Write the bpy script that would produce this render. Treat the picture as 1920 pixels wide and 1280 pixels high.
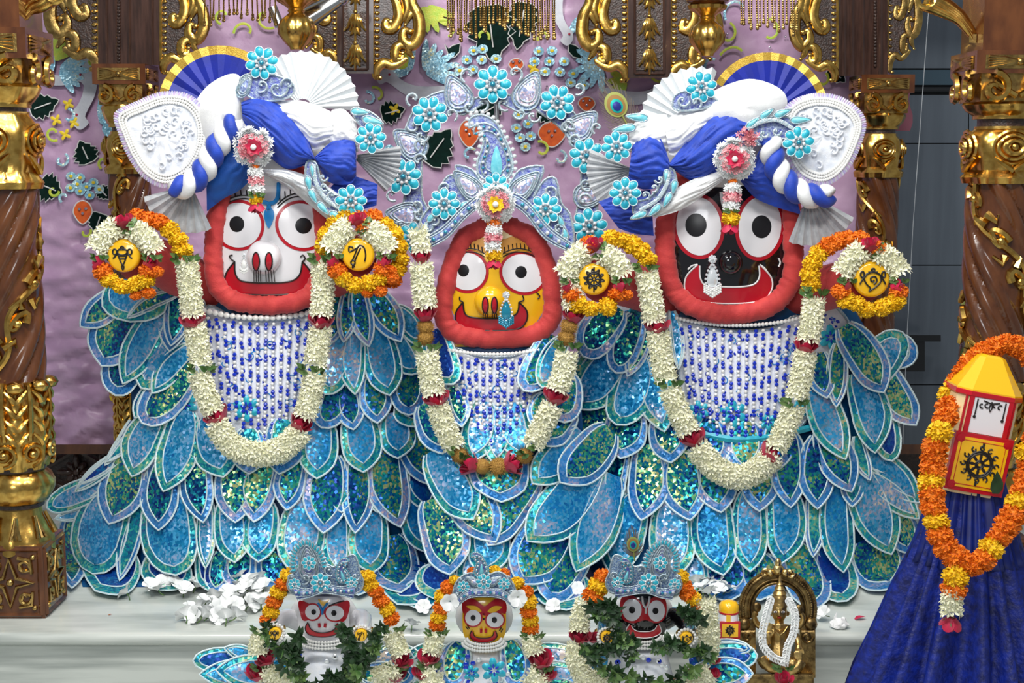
import bpy, math, random
from mathutils import Vector, Matrix, noise
from mathutils.geometry import tessellate_polygon
sc = bpy.context.scene
for o in list(bpy.data.objects): bpy.data.objects.remove(o)
PI = math.pi
rnd = random.Random(11)
# ------------------------------------------------------------------ camera
F = 2666.667; CY = -2.7; CZ = .9; PIT = math.radians(7.4)
cd = bpy.data.cameras.new('camera'); cd.lens = 50; cd.sensor_width = 36; cd.clip_start = .05
cam = bpy.data.objects.new('camera', cd); sc.collection.objects.link(cam)
cam.location = (0, CY, CZ); cam.rotation_euler = (PI/2-PIT, 0, 0); sc.camera = cam
# ------------------------------------------------------------------ world, lamps, exposure
w = bpy.data.worlds.new('hall'); sc.world = w; w.use_nodes = True
w.node_tree.nodes['Background'].inputs[0].default_value = (.86, .93, 1, 1)
w.node_tree.nodes['Background'].inputs[1].default_value = .24
def lamp(name, loc, aim, size, power, col=(1, 1, 1), sy=None):
    d = bpy.data.lights.new(name, 'AREA'); d.energy = power; d.color = col; d.size = size
    if sy: d.shape = 'RECTANGLE'; d.size_y = sy
    o = bpy.data.objects.new(name, d); sc.collection.objects.link(o); o.location = loc
    o.rotation_euler = (Vector(aim)-Vector(loc)).to_track_quat('-Z', 'Y').to_euler()
    return o
lamp('ceiling_tube_lamp', (-.75, -1.7, 2.5), (-.2, .3, .55), .9, 36, (1, .98, .94), .25)
lamp('ceiling_tube_lamp', (.55, -1.7, 2.5), (.1, .3, .5), .9, 27, (1, .98, .94), .25)
lamp('altar_spot_lamp', (-.42, -.35, 2.1), (-.42, .35, .75), .16, 10, (1, .99, .96))
lamp('altar_spot_lamp', (.42, -.35, 2.1), (.42, .35, .75), .16, 8, (1, .99, .96))
lamp('front_fill_lamp', (-.6, -4.0, 1.9), (0, 0, .5), 1.2, 26, (.95, .98, 1), .6)  # unseen soft light added as frontal fill for the altar
vs = sc.view_settings; vs.view_transform = 'Standard'; vs.look = 'None'; vs.exposure = .1; vs.gamma = 1
vs.use_curve_mapping = False
# ------------------------------------------------------------------ geometry helpers
CP, SP = math.cos(PIT), math.sin(PIT)
def at(px, py, Y):
    """world point seen at photo pixel (px,py) on the upright plane at depth Y"""
    x = (px-960)/F; y = -(py-640)/F
    d = (x, y*SP+CP, y*CP-SP); t = (Y-CY)/d[1]
    return Vector((d[0]*t, Y, CZ+d[2]*t))
def mpp(py, Y):
    y = -(py-640)/F
    return (Y-CY)/(y*SP+CP)/F
def floorY(py, z=0):
    """depth at which the photo row meets the level z"""
    y = -(py-640)/F
    return CY+(CZ-z)*(y*SP+CP)/(SP-y*CP)
BAS = Matrix.Rotation(PI/2, 4, 'X')
def fr(px, py, Y, rot=0, yaw=0, pit=0, k=1, kx=1, ky=1):
    s = mpp(py, Y)*k
    return (Matrix.Translation(at(px, py, Y)) @ BAS @ Matrix.Rotation(yaw, 4, 'Y') @ Matrix.Rotation(pit, 4, 'X')
            @ Matrix.Rotation(rot, 4, 'Z') @ Matrix.Diagonal((s*kx, s*ky, s, 1)))
def spline(pts, n=8, closed=False):
    P = [Vector(p) for p in pts]; N = len(P); out = []
    for i in range(N if closed else N-1):
        if closed: a, b, c, d = P[(i-1) % N], P[i], P[(i+1) % N], P[(i+2) % N]
        else: a, b, c, d = P[max(i-1, 0)], P[i], P[i+1], P[min(i+2, N-1)]
        for k in range(n):
            t = k/n
            out.append(.5*((2*b)+(c-a)*t+(2*a-5*b+4*c-d)*t*t+(3*b-a-3*c+d)*t**3))
    if not closed: out.append(P[-1])
    return out
def resample(pts, n):
    P = [Vector(p) for p in pts]; L = [0]
    for a, b in zip(P, P[1:]): L.append(L[-1]+(b-a).length)
    out = []; j = 0
    for i in range(n):
        s = L[-1]*i/(n-1)
        while j < len(P)-2 and L[j+1] < s: j += 1
        d = L[j+1]-L[j]
        out.append(P[j].lerp(P[j+1], 0 if d < 1e-9 else (s-L[j])/d))
    return out
def ell(cx, cy, rx, ry, n=24, a0=0, a1=2*PI, rot=0, end=False):
    o = []
    for i in range(n+(1 if end else 0)):
        a = a0+(a1-a0)*i/n; x, y = rx*math.cos(a), ry*math.sin(a)
        o.append((cx+x*math.cos(rot)-y*math.sin(rot), cy+x*math.sin(rot)+y*math.cos(rot)))
    return o
def spiral(cx, cy, r0, r1, a0, a1, n=22, z=0):
    return [(cx+(r0+(r1-r0)*i/n)*math.cos(a0+(a1-a0)*i/n), cy+(r0+(r1-r0)*i/n)*math.sin(a0+(a1-a0)*i/n), z) for i in range(n+1)]
class MB:
    def __init__(s): s.v = []; s.f = []; s.m = []; s.k = 0
    def add(s, vs, fs):
        b = len(s.v); s.v += [tuple(v) for v in vs]
        for f in fs: s.f.append(tuple(i+b for i in f)); s.m.append(s.k)
        return s
    def tube(s, pts, r, n=6, closed=False, flat=1):
        P = [Vector((p[0], p[1], p[2] if len(p) > 2 else 0)) for p in pts]; N = len(P)
        if N < 2: return s
        vs = []; up = Vector((0, 0, 1)); prev = None
        for i in range(N):
            if closed: t = P[(i+1) % N]-P[i-1]
            else: t = P[min(i+1, N-1)]-P[max(i-1, 0)]
            if t.length < 1e-12: t = Vector((1, 0, 0))
            t.normalize()
            u = prev-t*prev.dot(t) if prev else up-t*up.dot(t)
            if u.length < 1e-3: u = Vector((1, 0, 0))-t*t.x
            if u.length < 1e-3: u = Vector((0, 1, 0))
            u.normalize(); prev = u; b = t.cross(u)
            q = r(i/(N-1)) if callable(r) else (r[i] if isinstance(r, (list, tuple)) else r)
            for j in range(n):
                a = 2*PI*j/n
                vs.append(P[i]+u*(math.cos(a)*q*flat)+b*(math.sin(a)*q))
        fs = []
        for i in range(N if closed else N-1):
            for j in range(n):
                i2 = (i+1) % N
                fs.append((i*n+j, i*n+(j+1) % n, i2*n+(j+1) % n, i2*n+j))
        if not closed: fs += [tuple(range(n))[::-1], tuple((N-1)*n+j for j in range(n))]
        return s.add(vs, fs)
    def ball(s, c, r, n=8, m=5, sq=(1, 1, 1)):
        vs = [(c[0], c[1]+r*sq[1], c[2])]; fs = []
        for i in range(1, m):
            a = PI*i/m
            for j in range(n):
                b = 2*PI*j/n
                vs.append((c[0]+r*sq[0]*math.sin(a)*math.cos(b), c[1]+r*sq[1]*math.cos(a), c[2]+r*sq[2]*math.sin(a)*math.sin(b)))
        vs.append((c[0], c[1]-r*sq[1], c[2]))
        for j in range(n):
            fs.append((0, 1+j, 1+(j+1) % n)); e = 1+(m-2)*n
            fs.append((e+j, len(vs)-1, e+(j+1) % n))
            for i in range(m-2):
                fs.append((1+i*n+j, 1+(i+1)*n+j, 1+(i+1)*n+(j+1) % n, 1+i*n+(j+1) % n))
        return s.add(vs, fs)
    def box(s, c, h, ch=0):
        x, y, z = h; C = []
        for sx in (-1, 1):
            for sy in (-1, 1):
                for sz in (-1, 1): C.append((c[0]+sx*x, c[1]+sy*y, c[2]+sz*z))
        return s.add(C, [(0, 1, 3, 2), (4, 6, 7, 5), (0, 4, 5, 1), (2, 3, 7, 6), (0, 2, 6, 4), (1, 5, 7, 3)])
    def lathe(s, prof, n=24, c=(0, 0, 0), ax='y', fn=None):
        """prof: (radius, height) pairs turned about the y (or z) axis; fn(radius,height,angle,i) reshapes"""
        vs = []; fs = []
        for i, (r, h) in enumerate(prof):
            for j in range(n):
                a = 2*PI*j/n; q = fn(r, h, a, i) if fn else r
                hh = h
                if isinstance(q, tuple): q, hh = q
                if ax == 'y': vs.append((c[0]+q*math.cos(a), c[1]+hh, c[2]+q*math.sin(a)))
                else: vs.append((c[0]+q*math.cos(a), c[1]+q*math.sin(a), c[2]+hh))
        for i in range(len(prof)-1):
            for j in range(n): fs.append((i*n+j, i*n+(j+1) % n, (i+1)*n+(j+1) % n, (i+1)*n+j))
        fs += [tuple(range(n))[::-1], tuple((len(prof)-1)*n+j for j in range(n))]
        return s.add(vs, fs)
    def ext(s, out, z0, z1, inset=0):
        """flat outline with thickness (z0 back, z1 front)"""
        n = len(out); o = [(p[0], p[1]) for p in out]
        tri = tessellate_polygon([[Vector((p[0], p[1], 0)) for p in o]])
        vs = [(p[0], p[1], z0) for p in o]+[(p[0], p[1], z1) for p in o]
        fs = [tuple(i+n for i in t) for t in tri]+[t[::-1] for t in tri]
        fs += [(i, (i+1) % n, n+(i+1) % n, n+i) for i in range(n)]
        return s.add(vs, fs)
    def dome(s, out, z0, h, rings=3, c=None, p=2.0, fn=None):
        """star-shaped outline swelling to height h in the middle"""
        n = len(out)
        cx = c[0] if c else sum(q[0] for q in out)/n; cy = c[1] if c else sum(q[1] for q in out)/n
        vs = []; fs = []
        for k in range(rings):
            t = 1-k/rings
            for q in out:
                x, y = cx+(q[0]-cx)*t, cy+(q[1]-cy)*t
                z = z0+h*(1-t**p)
                if fn: z += fn(x, y, t)
                vs.append((x, y, z))
        vs.append((cx, cy, z0+h+(fn(cx, cy, 0) if fn else 0)))
        for k in range(rings-1):
            for i in range(n): fs.append((k*n+i, k*n+(i+1) % n, (k+1)*n+(i+1) % n, (k+1)*n+i))
        for i in range(n): fs.append(((rings-1)*n+i, (rings-1)*n+(i+1) % n, rings*n))
        return s.add(vs, fs)
    def grid(s, rows, closed=False):
        n = len(rows[0]); vs = [p for r in rows for p in r]; fs = []
        for i in range(len(rows)-1):
            for j in range(n if closed else n-1):
                fs.append((i*n+j, i*n+(j+1) % n, (i+1)*n+(j+1) % n, (i+1)*n+j))
        return s.add(vs, fs)
    def merge(s, o, M=None):
        b = len(s.v); s.v += [tuple(M @ Vector(v)) if M else v for v in o.v]
        s.f += [tuple(i+b for i in f) for f in o.f]; s.m += [k+s.k for k in o.m]
        return s
WM = {}
def origin_of(o): return WM.get(o.name, Matrix()) if o else Matrix()
def link(o, parent, M):
    sc.collection.objects.link(o); WM[o.name] = M.copy()
    if parent: o.parent = parent; o.matrix_basis = WM[parent.name].inverted() @ M
    else: o.matrix_basis = M
    return o
def tag(o, label, cat, group=None):
    o['label'] = label; o['category'] = cat
    if group: o['group'] = group
    return o
def mesh_of(name, mb, mats, smooth=True):
    me = bpy.data.meshes.new(name); me.from_pydata(mb.v, [], mb.f)
    for m in (mats if isinstance(mats, (list, tuple)) else [mats]): me.materials.append(m)
    me.polygons.foreach_set('material_index', mb.m)
    if smooth:
        me.shade_smooth()
        if smooth is True: me.set_sharp_from_angle(angle=math.radians(42))
    me.update(); return me
def build(name, mb, mats, parent=None, Y=None, smooth=True, M=None, ground=False):
    """Y given: vertices are (photo x, photo y, millimetres towards the viewer) on the plane at depth Y.
    otherwise they are world metres (or local units when M is given)"""
    if Y is not None:
        yf = Y if callable(Y) else (lambda x, y: Y)
        V = [at(x, y, yf(x, y)-z*.001) for x, y, z in mb.v]
    elif M is None: V = [Vector(v) for v in mb.v]
    else: V = None
    if V is not None:
        lo = [min(v[i] for v in V) for i in range(3)]; hi = [max(v[i] for v in V) for i in range(3)]
        c = Vector(((lo[0]+hi[0])/2, (lo[1]+hi[1])/2, lo[2])); q = MB(); q.v = [tuple(v-c) for v in V]; q.f = mb.f; q.m = mb.m
        me = mesh_of(name, q, mats, smooth); M = Matrix.Translation(c)
    else: me = mesh_of(name, mb, mats, smooth)
    return link(bpy.data.objects.new(name, me), parent, M)
def inst(name, me, parent, M): return link(bpy.data.objects.new(name, me), parent, M)
def thing(name, loc, label, cat, group=None):
    o = bpy.data.objects.new(name, None); o.empty_display_size = .03
    link(o, None, Matrix.Translation(Vector(loc))); return tag(o, label, cat, group)
def structure(o): o['kind'] = 'structure'; return o
def stuff(o): o['kind'] = 'stuff'; return o
# ------------------------------------------------------------------ materials
def mat(name, c, r=.5, m=0, c2=None, s=40, b=0, bs=300, spec=.5, coat=0, sheen=0, sss=0, stretch=None, pos=(.35, .65)):
    M = bpy.data.materials.new(name); M.use_nodes = True; N = M.node_tree.nodes; L = M.node_tree.links
    p = N['Principled BSDF']; p.inputs['Base Color'].default_value = (*c, 1)
    p.inputs['Roughness'].default_value = r; p.inputs['Metallic'].default_value = m
    p.inputs['Specular IOR Level'].default_value = spec; p.inputs['Coat Weight'].default_value = coat
    p.inputs['Sheen Weight'].default_value = sheen
    if sss: p.inputs['Subsurface Weight'].default_value = sss; p.inputs['Subsurface Radius'].default_value = (.01, .008, .004)
    g = N.new('ShaderNodeNewGeometry'); src = g.outputs['Position']
    if stretch:
        mp = N.new('ShaderNodeMapping'); mp.inputs['Scale'].default_value = stretch; L.new(src, mp.inputs[0]); src = mp.outputs[0]
    if c2:
        n = N.new('ShaderNodeTexNoise'); n.inputs['Scale'].default_value = s; n.inputs['Detail'].default_value = 4; L.new(src, n.inputs['Vector'])
        rp = N.new('ShaderNodeValToRGB'); e = rp.color_ramp.elements
        e[0].position = pos[0]; e[0].color = (*c, 1); e[1].position = pos[1]; e[1].color = (*c2, 1)
        L.new(n.outputs[0], rp.inputs[0]); L.new(rp.outputs[0], p.inputs['Base Color'])
    if b:
        n = N.new('ShaderNodeTexNoise'); n.inputs['Scale'].default_value = bs; n.inputs['Detail'].default_value = 3; L.new(src, n.inputs['Vector'])
        bp = N.new('ShaderNodeBump'); bp.inputs['Strength'].default_value = b; bp.inputs['Distance'].default_value = .002
        L.new(n.outputs[0], bp.inputs['Height']); L.new(bp.outputs[0], p.inputs['Normal'])
    return M
def sequin(name, stops, cell=230, tilt=.75, r=.27, metal=.55, big=16, mixc=.45):
    M = bpy.data.materials.new(name); M.use_nodes = True; N = M.node_tree.nodes; L = M.node_tree.links; p = N['Principled BSDF']
    g = N.new('ShaderNodeNewGeometry'); oi = N.new('ShaderNodeObjectInfo')
    v = N.new('ShaderNodeTexVoronoi'); v.inputs['Scale'].default_value = cell; L.new(g.outputs['Position'], v.inputs['Vector'])
    sep = N.new('ShaderNodeSeparateColor'); L.new(v.outputs['Color'], sep.inputs[0])
    n = N.new('ShaderNodeTexNoise'); n.inputs['Scale'].default_value = big; n.inputs['Detail'].default_value = 3; L.new(g.outputs['Position'], n.inputs['Vector'])
    def mth(op, a, b):
        q = N.new('ShaderNodeMath'); q.operation = op
        for i, x in enumerate((a, b)):
            if isinstance(x, (int, float)): q.inputs[i].default_value = x
            else: L.new(x, q.inputs[i])
        return q.outputs[0]
    big2 = mth('MULTIPLY', mth('SUBTRACT', n.outputs[0], .5), 1.5)
    val = mth('ADD', mth('ADD', big2, mth('MULTIPLY', mth('SUBTRACT', sep.outputs[0], .5), mixc*1.5)), mth('ADD', .4, mth('MULTIPLY', oi.outputs['Random'], .2)))
    rp = N.new('ShaderNodeValToRGB'); e = rp.color_ramp.elements
    while len(e) < len(stops): e.new(.5)
    for q, (x, c) in zip(e, stops): q.position = x; q.color = (*c, 1)
    L.new(val, rp.inputs[0]); L.new(rp.outputs[0], p.inputs['Base Color'])
    p.inputs['Roughness'].default_value = r; p.inputs['Metallic'].default_value = metal
    s1 = N.new('ShaderNodeVectorMath'); s1.operation = 'SUBTRACT'; s1.inputs[1].default_value = (.5, .5, .5); L.new(v.outputs['Color'], s1.inputs[0])
    s2 = N.new('ShaderNodeVectorMath'); s2.operation = 'SCALE'; s2.inputs['Scale'].default_value = tilt; L.new(s1.outputs[0], s2.inputs[0])
    s3 = N.new('ShaderNodeVectorMath'); L.new(s2.outputs[0], s3.inputs[0]); L.new(g.outputs['Normal'], s3.inputs[1])
    s4 = N.new('ShaderNodeVectorMath'); s4.operation = 'NORMALIZE'; L.new(s3.outputs[0], s4.inputs[0]); L.new(s4.outputs[0], p.inputs['Normal'])
    return M
GOLD = mat('gilded wood', (.78, .50, .13), .24, 1, (.50, .28, .06), 60, .12, 160)
GOLDD = mat('aged gilding', (.60, .40, .13), .30, 1, (.30, .18, .06), 70, .3, 200)
BRASS = mat('antique brass', (.36, .24, .09), .33, .9, (.12, .075, .03), 90, .3, 350)
BRASSL = mat('polished brass', (.80, .58, .24), .25, 1)
WOOD = mat('polished brown wood', (.13, .044, .014), .2, 0, (.07, .022, .008), 18, coat=.25, stretch=(2, 2, .8))
WOODD = mat('dark carved wood', (.055, .028, .02), .35, 0, (.02, .011, .009), 120, .9, 260, coat=.2)
WOODP = mat('dark varnished wood', (.06, .028, .02), .22, 0, (.03, .014, .01), 40, .05, 100, coat=.2, stretch=(3, 3, .4))
MARBLE = mat('grey veined marble', (.60, .63, .59), .25, 0, (.30, .33, .31), 7, .03, 60, coat=.3, stretch=(.5, 2, 7), pos=(.42, .78))
TILE = mat('dark grey glazed tile', (.15, .18, .215), .12, 0, (.12, .145, .175), 5, .02, 40, stretch=(6, 1, .4))
TILE2 = mat('blue grey glass strip', (.06, .105, .14), .12)
BLACKM = mat('black metal', (.008, .009, .011), .35)
LILAC = mat('lilac satin', (.56, .37, .54), .36, 0, (.46, .28, .45), 14, .5, 55, sheen=.3)
PINKC = mat('dull pink cloth', (.30, .10, .14), .8)
VELVET = mat('dark green velvet', (.002, .020, .015), .9, 0, (.001, .012, .009), 80, spec=.2)
APPW = mat('pale grey satin applique', (.62, .64, .70), .5, 0, (.55, .57, .64), 60, .2, 200)
ORANGEV = mat('orange velvet', (.80, .13, .008), .7, 0, (.65, .08, .006), 60, sheen=.3)
APPY = mat('yellow applique', (.85, .62, .02), .5)
APPL = mat('lime bead embroidery', (.40, .62, .06), .4, 0, (.62, .62, .06), 60, .6, 400)
APPB = sequin('pale blue sequin embroidery', [(0, (.20, .48, .66)), (.5, (.34, .64, .80)), (.8, (.52, .74, .80)), (1, (.75, .75, .45))], 300, .5, .35, .25)
RHIN = mat('small rhinestone', (.55, .5, .58), .08, .8)
WHITEC = mat('white cotton cloth', (.84, .85, .85), .75, 0, (.78, .79, .80), 60, .25, 500)
SILVERC = mat('silver grey satin', (.62, .64, .66), .38, .35, (.48, .50, .53), 60, .3, 400)
ORGANZA = mat('white organza', (.80, .83, .85), .55, 0, (.72, .76, .78), 60, .15, 500)
BLUEC = mat('royal blue cotton', (.006, .052, .46), .62, 0, (.004, .035, .33), 50, .3, 400, sheen=.15)
BLUES = mat('blue satin', (.004, .016, .30), .55, 0, (.004, .014, .22), 30, .1, 300)
AZURE = mat('azure blue cotton', (.004, .10, .42), .6, 0, (.004, .055, .33), 12, .3, 400)
GOLDC = mat('gold brocade ribbon', (.72, .47, .08), .42, .55, (.58, .36, .05), 90, .5, 500)
REDC = mat('red cotton wadding', (.60, .050, .045), .75, 0, (.50, .032, .034), 40, .35, 300, sheen=.2)
DKRED = mat('dark red cotton', (.22, .008, .018), .7)
PWHITE = mat('glossy white paint', (.82, .81, .84), .2, coat=.4)
PYEL = mat('glossy yellow paint', (.90, .50, .012), .2, coat=.5)
POCH = mat('ochre paint', (.62, .27, .02), .35)
PBLK = mat('glossy black paint', (.006, .005, .007), .08, coat=.6)
PRED = mat('glossy red paint', (.50, .006, .018), .3, coat=.3)
PLIP = mat('bright red paint', (.46, .004, .018), .3, coat=.3)
PBLU = mat('sky blue paint', (.015, .24, .62), .3)
PCREAM = mat('cream paint', (.82, .66, .36), .3, coat=.3)
PUPIL = mat('black pupil paint', (.006, .005, .007), .32)
LINE = mat('black painted line', (.01, .008, .008), .5)
LINEW = mat('white painted line', (.8, .8, .8), .5)
PEARL = mat('white pearl', (.80, .80, .78), .18, coat=.4)
BLUEB = mat('blue glass bead', (.006, .032, .50), .1, coat=.5)
CRYS = mat('clear crystal', (.80, .83, .86), .08, .45)
TEALG = mat('teal gem', (.01, .25, .38), .05, .3, coat=1)
TURQ = mat('turquoise satin', (.010, .30, .44), .3, 0, (.03, .46, .58), 90, .1, 400, coat=.2)
TURQL = mat('pale turquoise satin', (.11, .48, .58), .3, 0, (.22, .60, .68), 120, coat=.2)
EMBV = mat('violet blue beadwork', (.07, .09, .42), .35, .2, (.34, .42, .56), 170, .8, 420)
EMBC = mat('silver blue beadwork', (.05, .12, .34), .3, .35, (.42, .54, .60), 330, 1, 420)
EMBS = mat('silver bead embroidery', (.62, .68, .72), .25, .55, (.32, .45, .52), 260, .8, 600)
EMBP = sequin('iridescent sequin field', [(0, (.20, .26, .56)), (.4, (.42, .52, .78)), (.7, (.62, .52, .72)), (1, (.85, .66, .62))], 260, .5, .3, .4)
BEADT = mat('pale aqua bead cord', (.80, .90, .92), .35, .05, (.62, .80, .84), 300, .8, 500)
SQA = sequin('teal green sequins', [(0, (.001, .022, .19)), (.28, (.002, .09, .37)), (.48, (.005, .24, .37)), (.66, (.015, .40, .29)), (.79, (.16, .54, .24)), (.92, (.66, .70, .30))], 200, .8, .26, .62, 11, .5)
SQA2 = sequin('blue violet sequins', [(0, (.006, .14, .46)), (.38, (.04, .26, .64)), (.62, (.15, .33, .70)), (.85, (.42, .42, .68)), (1, (.84, .60, .58))], 200, .45, .3, .35, 22, .36)
SQB = sequin('sky blue sequins', [(0, (.003, .16, .50)), (.3, (.010, .30, .66)), (.52, (.07, .42, .76)), (.72, (.26, .48, .78)), (.88, (.56, .55, .76)), (1, (.95, .80, .68))], 200, .55, .28, .45, 11, .36)  # palest lilac stops put highlights into the colour, along with the iridescent flecks
SQB2 = sequin('sea green sequins', [(0, (.003, .10, .34)), (.38, (.006, .32, .44)), (.6, (.04, .48, .44)), (.8, (.22, .58, .38)), (1, (.78, .74, .42))], 200, .6, .28, .45, 22, .4)
SQD = sequin('deep blue sequins', [(0, (.001, .016, .18)), (.5, (.003, .05, .36)), (.8, (.005, .14, .44)), (1, (.02, .32, .48))], 220, .45, .32, .42, 15, .28)
SKIRT = mat('dark blue satin lining', (.004, .05, .22), .4, 0, (.005, .12, .28), 25)
BROC = mat('white brocade with blue specks', (.78, .80, .84), .55, 0, (.70, .74, .82), 120, .3, 400)
BLUEV = mat('blue lace velvet', (.0015, .006, .09), .5, 0, (.002, .018, .26), 70, 1, 130)
BLUEV2 = mat('blue satin flounce', (.0015, .007, .10), .4, 0, (.002, .016, .20), 40)
TUBE = mat('creamy tuberose petal', (.90, .89, .72), .5, 0, (.86, .85, .60), 120, sss=.12)
JASM = mat('white jasmine petal', (.88, .89, .88), .45, 0, (.80, .82, .82), 80)
MARO = mat('orange marigold', (.88, .24, .004), .6, 0, (.74, .15, .003), 180, .6, 500)
MARY = mat('yellow marigold', (.92, .60, .006), .6, 0, (.80, .46, .004), 180, .6, 500)
MUM = mat('tawny thread flower', (.46, .25, .045), .7, 0, (.33, .17, .03), 200, .8, 600)
ROSE = mat('crimson rose petal', (.58, .008, .065), .45, 0, (.38, .004, .035), 60, sheen=.2)
PINKP = mat('pink petal', (.70, .16, .22), .5, 0, (.80, .45, .46), 120)
LEAF = mat('green leaf', (.05, .13, .03), .4, 0, (.13, .21, .06), 60)
LEAFD = mat('dark basil leaf', (.022, .062, .018), .45, 0, (.012, .035, .012), 50)
STEM = mat('brown stalk', (.15, .08, .03), .6)
FEA = mat('bronze feather barbs', (.16, .13, .10), .5)
FEA2 = mat('olive feather eye', (.33, .35, .09), .4, .3)
FEA3 = mat('teal feather eye', (.01, .42, .36), .3, .4)
FEA4 = mat('deep blue feather eye', (.02, .03, .22), .3, .3)
FEA5 = mat('bronze feather eye', (.30, .17, .05), .4, .3)
STEEL = mat('steel rod', (.6, .6, .6), .2, 1)
PAPER = mat('white tissue', (.85, .85, .85), .7)
# ------------------------------------------------------------------ the setting
def slab(name, x0, x1, y0, y1, z0, z1, m, nose=0):
    mb = MB(); k = 6 if nose else 0; prof = []
    if nose:
        r = (z1-z0)/2
        for i in range(9):
            a = -PI/2+PI*i/8; prof.append((y0-nose*math.cos(a), z0+r+r*math.sin(a)))
    else: prof = [(y0, z0), (y0, z1)]
    prof = prof+[(y1, z1), (y1, z0)]
    n = len(prof)
    vs = [(x0, y, z) for y, z in prof]+[(x1, y, z) for y, z in prof]
    mb.add(vs, [(i, (i+1) % n, n+(i+1) % n, n+i) for i in range(n)]+[tuple(range(n))[::-1], tuple(range(n, 2*n))])
    return structure(build(name, mb, m))
LOW = -.14
slab('floor', -1.6, 1.6, -.075, 1.5, -.026, 0, MARBLE, .012)
slab('trim_1', -1.6, 1.6, -.060, 1.45, LOW, -.026, MARBLE)
slab('trim_2', -1.6, 1.6, -1.1, -.055, LOW-.03, LOW, MARBLE, .015)
YC = .95                                                     # curtain plane
mb = MB(); rows = []
NX, NY = 240, 130
cr = []; rc = random.Random(17)
for i in range(120):
    x0 = rc.uniform(70, 330) if i < 70 else rc.uniform(330, 1650); y0 = rc.uniform(300, 850) if i < 100 else rc.uniform(120, 400); L = rc.uniform(50, 170); a_ = rc.gauss(-.12, .35)+(.5 if y0 > 720 and x0 < 250 and rc.random() < .6 else 0)*-1
    cr.append((x0, y0, math.cos(a_), math.sin(a_), L, rc.uniform(7, 16), rc.choice((1, 1, -1))*rc.uniform(4, 11)*(1 if y0 > 420 else .45)))
def crease(x, y):
    z = 0
    for x0, y0, c, s_, L, w_, h in cr:
        dx, dy = x-x0, y-y0
        if abs(dx) > L or abs(dy) > L: continue
        u, v = dx*c+dy*s_, -dx*s_+dy*c
        if abs(u) < L and abs(v) < w_*2.2: z += h*(1-(u/L)**2)*(max(0, 1-abs(v)/w_) if v > 0 else max(0, 1-abs(v)/(w_*2.2)))
    return z
for j in range(NY+1):
    r = []
    for i in range(NX+1):
        x = 20+1650*i/NX; y = -90+930*j/NY
        k = min(1, max(0, (y-330)/250))*(1.5 if x < 320 else .8)+.22
        f = noise.noise(Vector((x*.006, y*.020, 1.3)))*15+noise.noise(Vector((x*.013+y*.012, y*.055, 4)))*9+noise.noise(Vector((x*.03, y*.03, 9)))*3-6*max(0, 1-abs(noise.noise(Vector((x*.012+y*.006, y*.045-x*.01, 21))))*4)**2
        t = 1-abs(noise.noise(Vector((x*.008-y*.004, y*.03+x*.012, 7))))*2.2
        r.append((x, y, (f*.7+6*max(0, t)**3)*k+crease(x, y)))
    rows.append(r)
mb.grid(rows)
curtain = thing('backdrop_curtain', at(880, 840, YC), 'crumpled lilac satin backdrop curtain behind the three large figures', 'curtain')
build('cloth', mb, LILAC, curtain, Y=YC, smooth='all')
def leafshape(cx, cy, L, W, ang, teeth=5):
    pts = []
    for side in (1, -1):
        seq = range(teeth*2+1) if side == 1 else range(teeth*2, -1, -1)
        for i in seq:
            t = i/(teeth*2); wd = W*math.sin(PI*(.12+.88*t)**.8)*(1.0 if i % 2 else .72)
            if i == teeth*2: wd = 0
            if i == teeth*2 and side == -1: continue
            pts.append((t*L, side*wd))
    ca, sa = math.cos(ang), math.sin(ang)
    return [(cx+x*ca-y*sa, cy+x*sa+y*ca) for x, y in pts]
APZ = [0]
def app(name, out, m, h=1.5, z=13, edge=None):
    APZ[0] += 1; z = z+(APZ[0] % 40)*.13
    mb = MB(); mb.ext(out, z-6, z)
    o = build(name, mb, m, curtain, Y=YC, smooth=False)
    if edge:
        e = MB(); e.tube([(p[0], p[1], z) for p in out], 1.1, 4, True); build('bead_edging', e, edge, o, Y=YC)
    return o
for cx, cy, L, W, a in [(56, 207, 58, 26, -.35), (168, 305, 46, 26, -2.0), (75, 345, 45, 30, .4), (190, 400, 40, 26, 1.9), (185, 352, 30, 16, .8),
                        (715, 215, 46, 24, -.25), (800, 305, 78, 36, -.95), (915, 10, 110, 50, 1.45), (985, 5, 90, 34, 1.75), (1555, 128, 40, 20, .7),
                        (935, 195, 60, 26, 2.6), (1010, 205, 50, 20, .5), (1200, 245, 40, 24, 1.3)]:
    o = app('velvet_leaf', leafshape(cx, cy, L, W, a), VELVET, edge=PEARL)
    e = MB(); e.tube([(cx+math.cos(a)*L*.15, cy+math.sin(a)*L*.15, 18.5), (cx+math.cos(a)*L*.72, cy+math.sin(a)*L*.72, 18.5)], 1.2, 4); build('leaf_vein', e, PEARL, o, Y=YC)
for cx, cy, fl in [(849, 97, 1), (1079, 97, -1)]:
    app('velvet_leaf', [(cx+fl*x, cy+y) for x, y in [(-15, -14), (-8, -6), (0, -12), (14, -16), (13, 0), (4, 10), (-12, 14), (-9, 4)]], VELVET, edge=PEARL)
for cx, cy, rx, ry in [(155, 398, 18, 22), (880, 250, 20, 26), (1035, 252, 26, 24), (968, 122, 14, 12), (1100, 195, 16, 14)]:
    o = app('velvet_fruit', [(cx+rx*math.sin(a)*(1-.35*(math.cos(a) < 0)*abs(math.cos(a))), cy-ry*math.cos(a)) for a in [i*PI/12 for i in range(24)]], ORANGEV, edge=PEARL)
    e = MB()
    for dx, dy in [(-6, -6), (6, -7), (0, 2)]: e.ball((cx+dx, cy+dy, 18.5), 3, 6, 4)
    build('rhinestone', e, RHIN, o, Y=YC)
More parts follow.
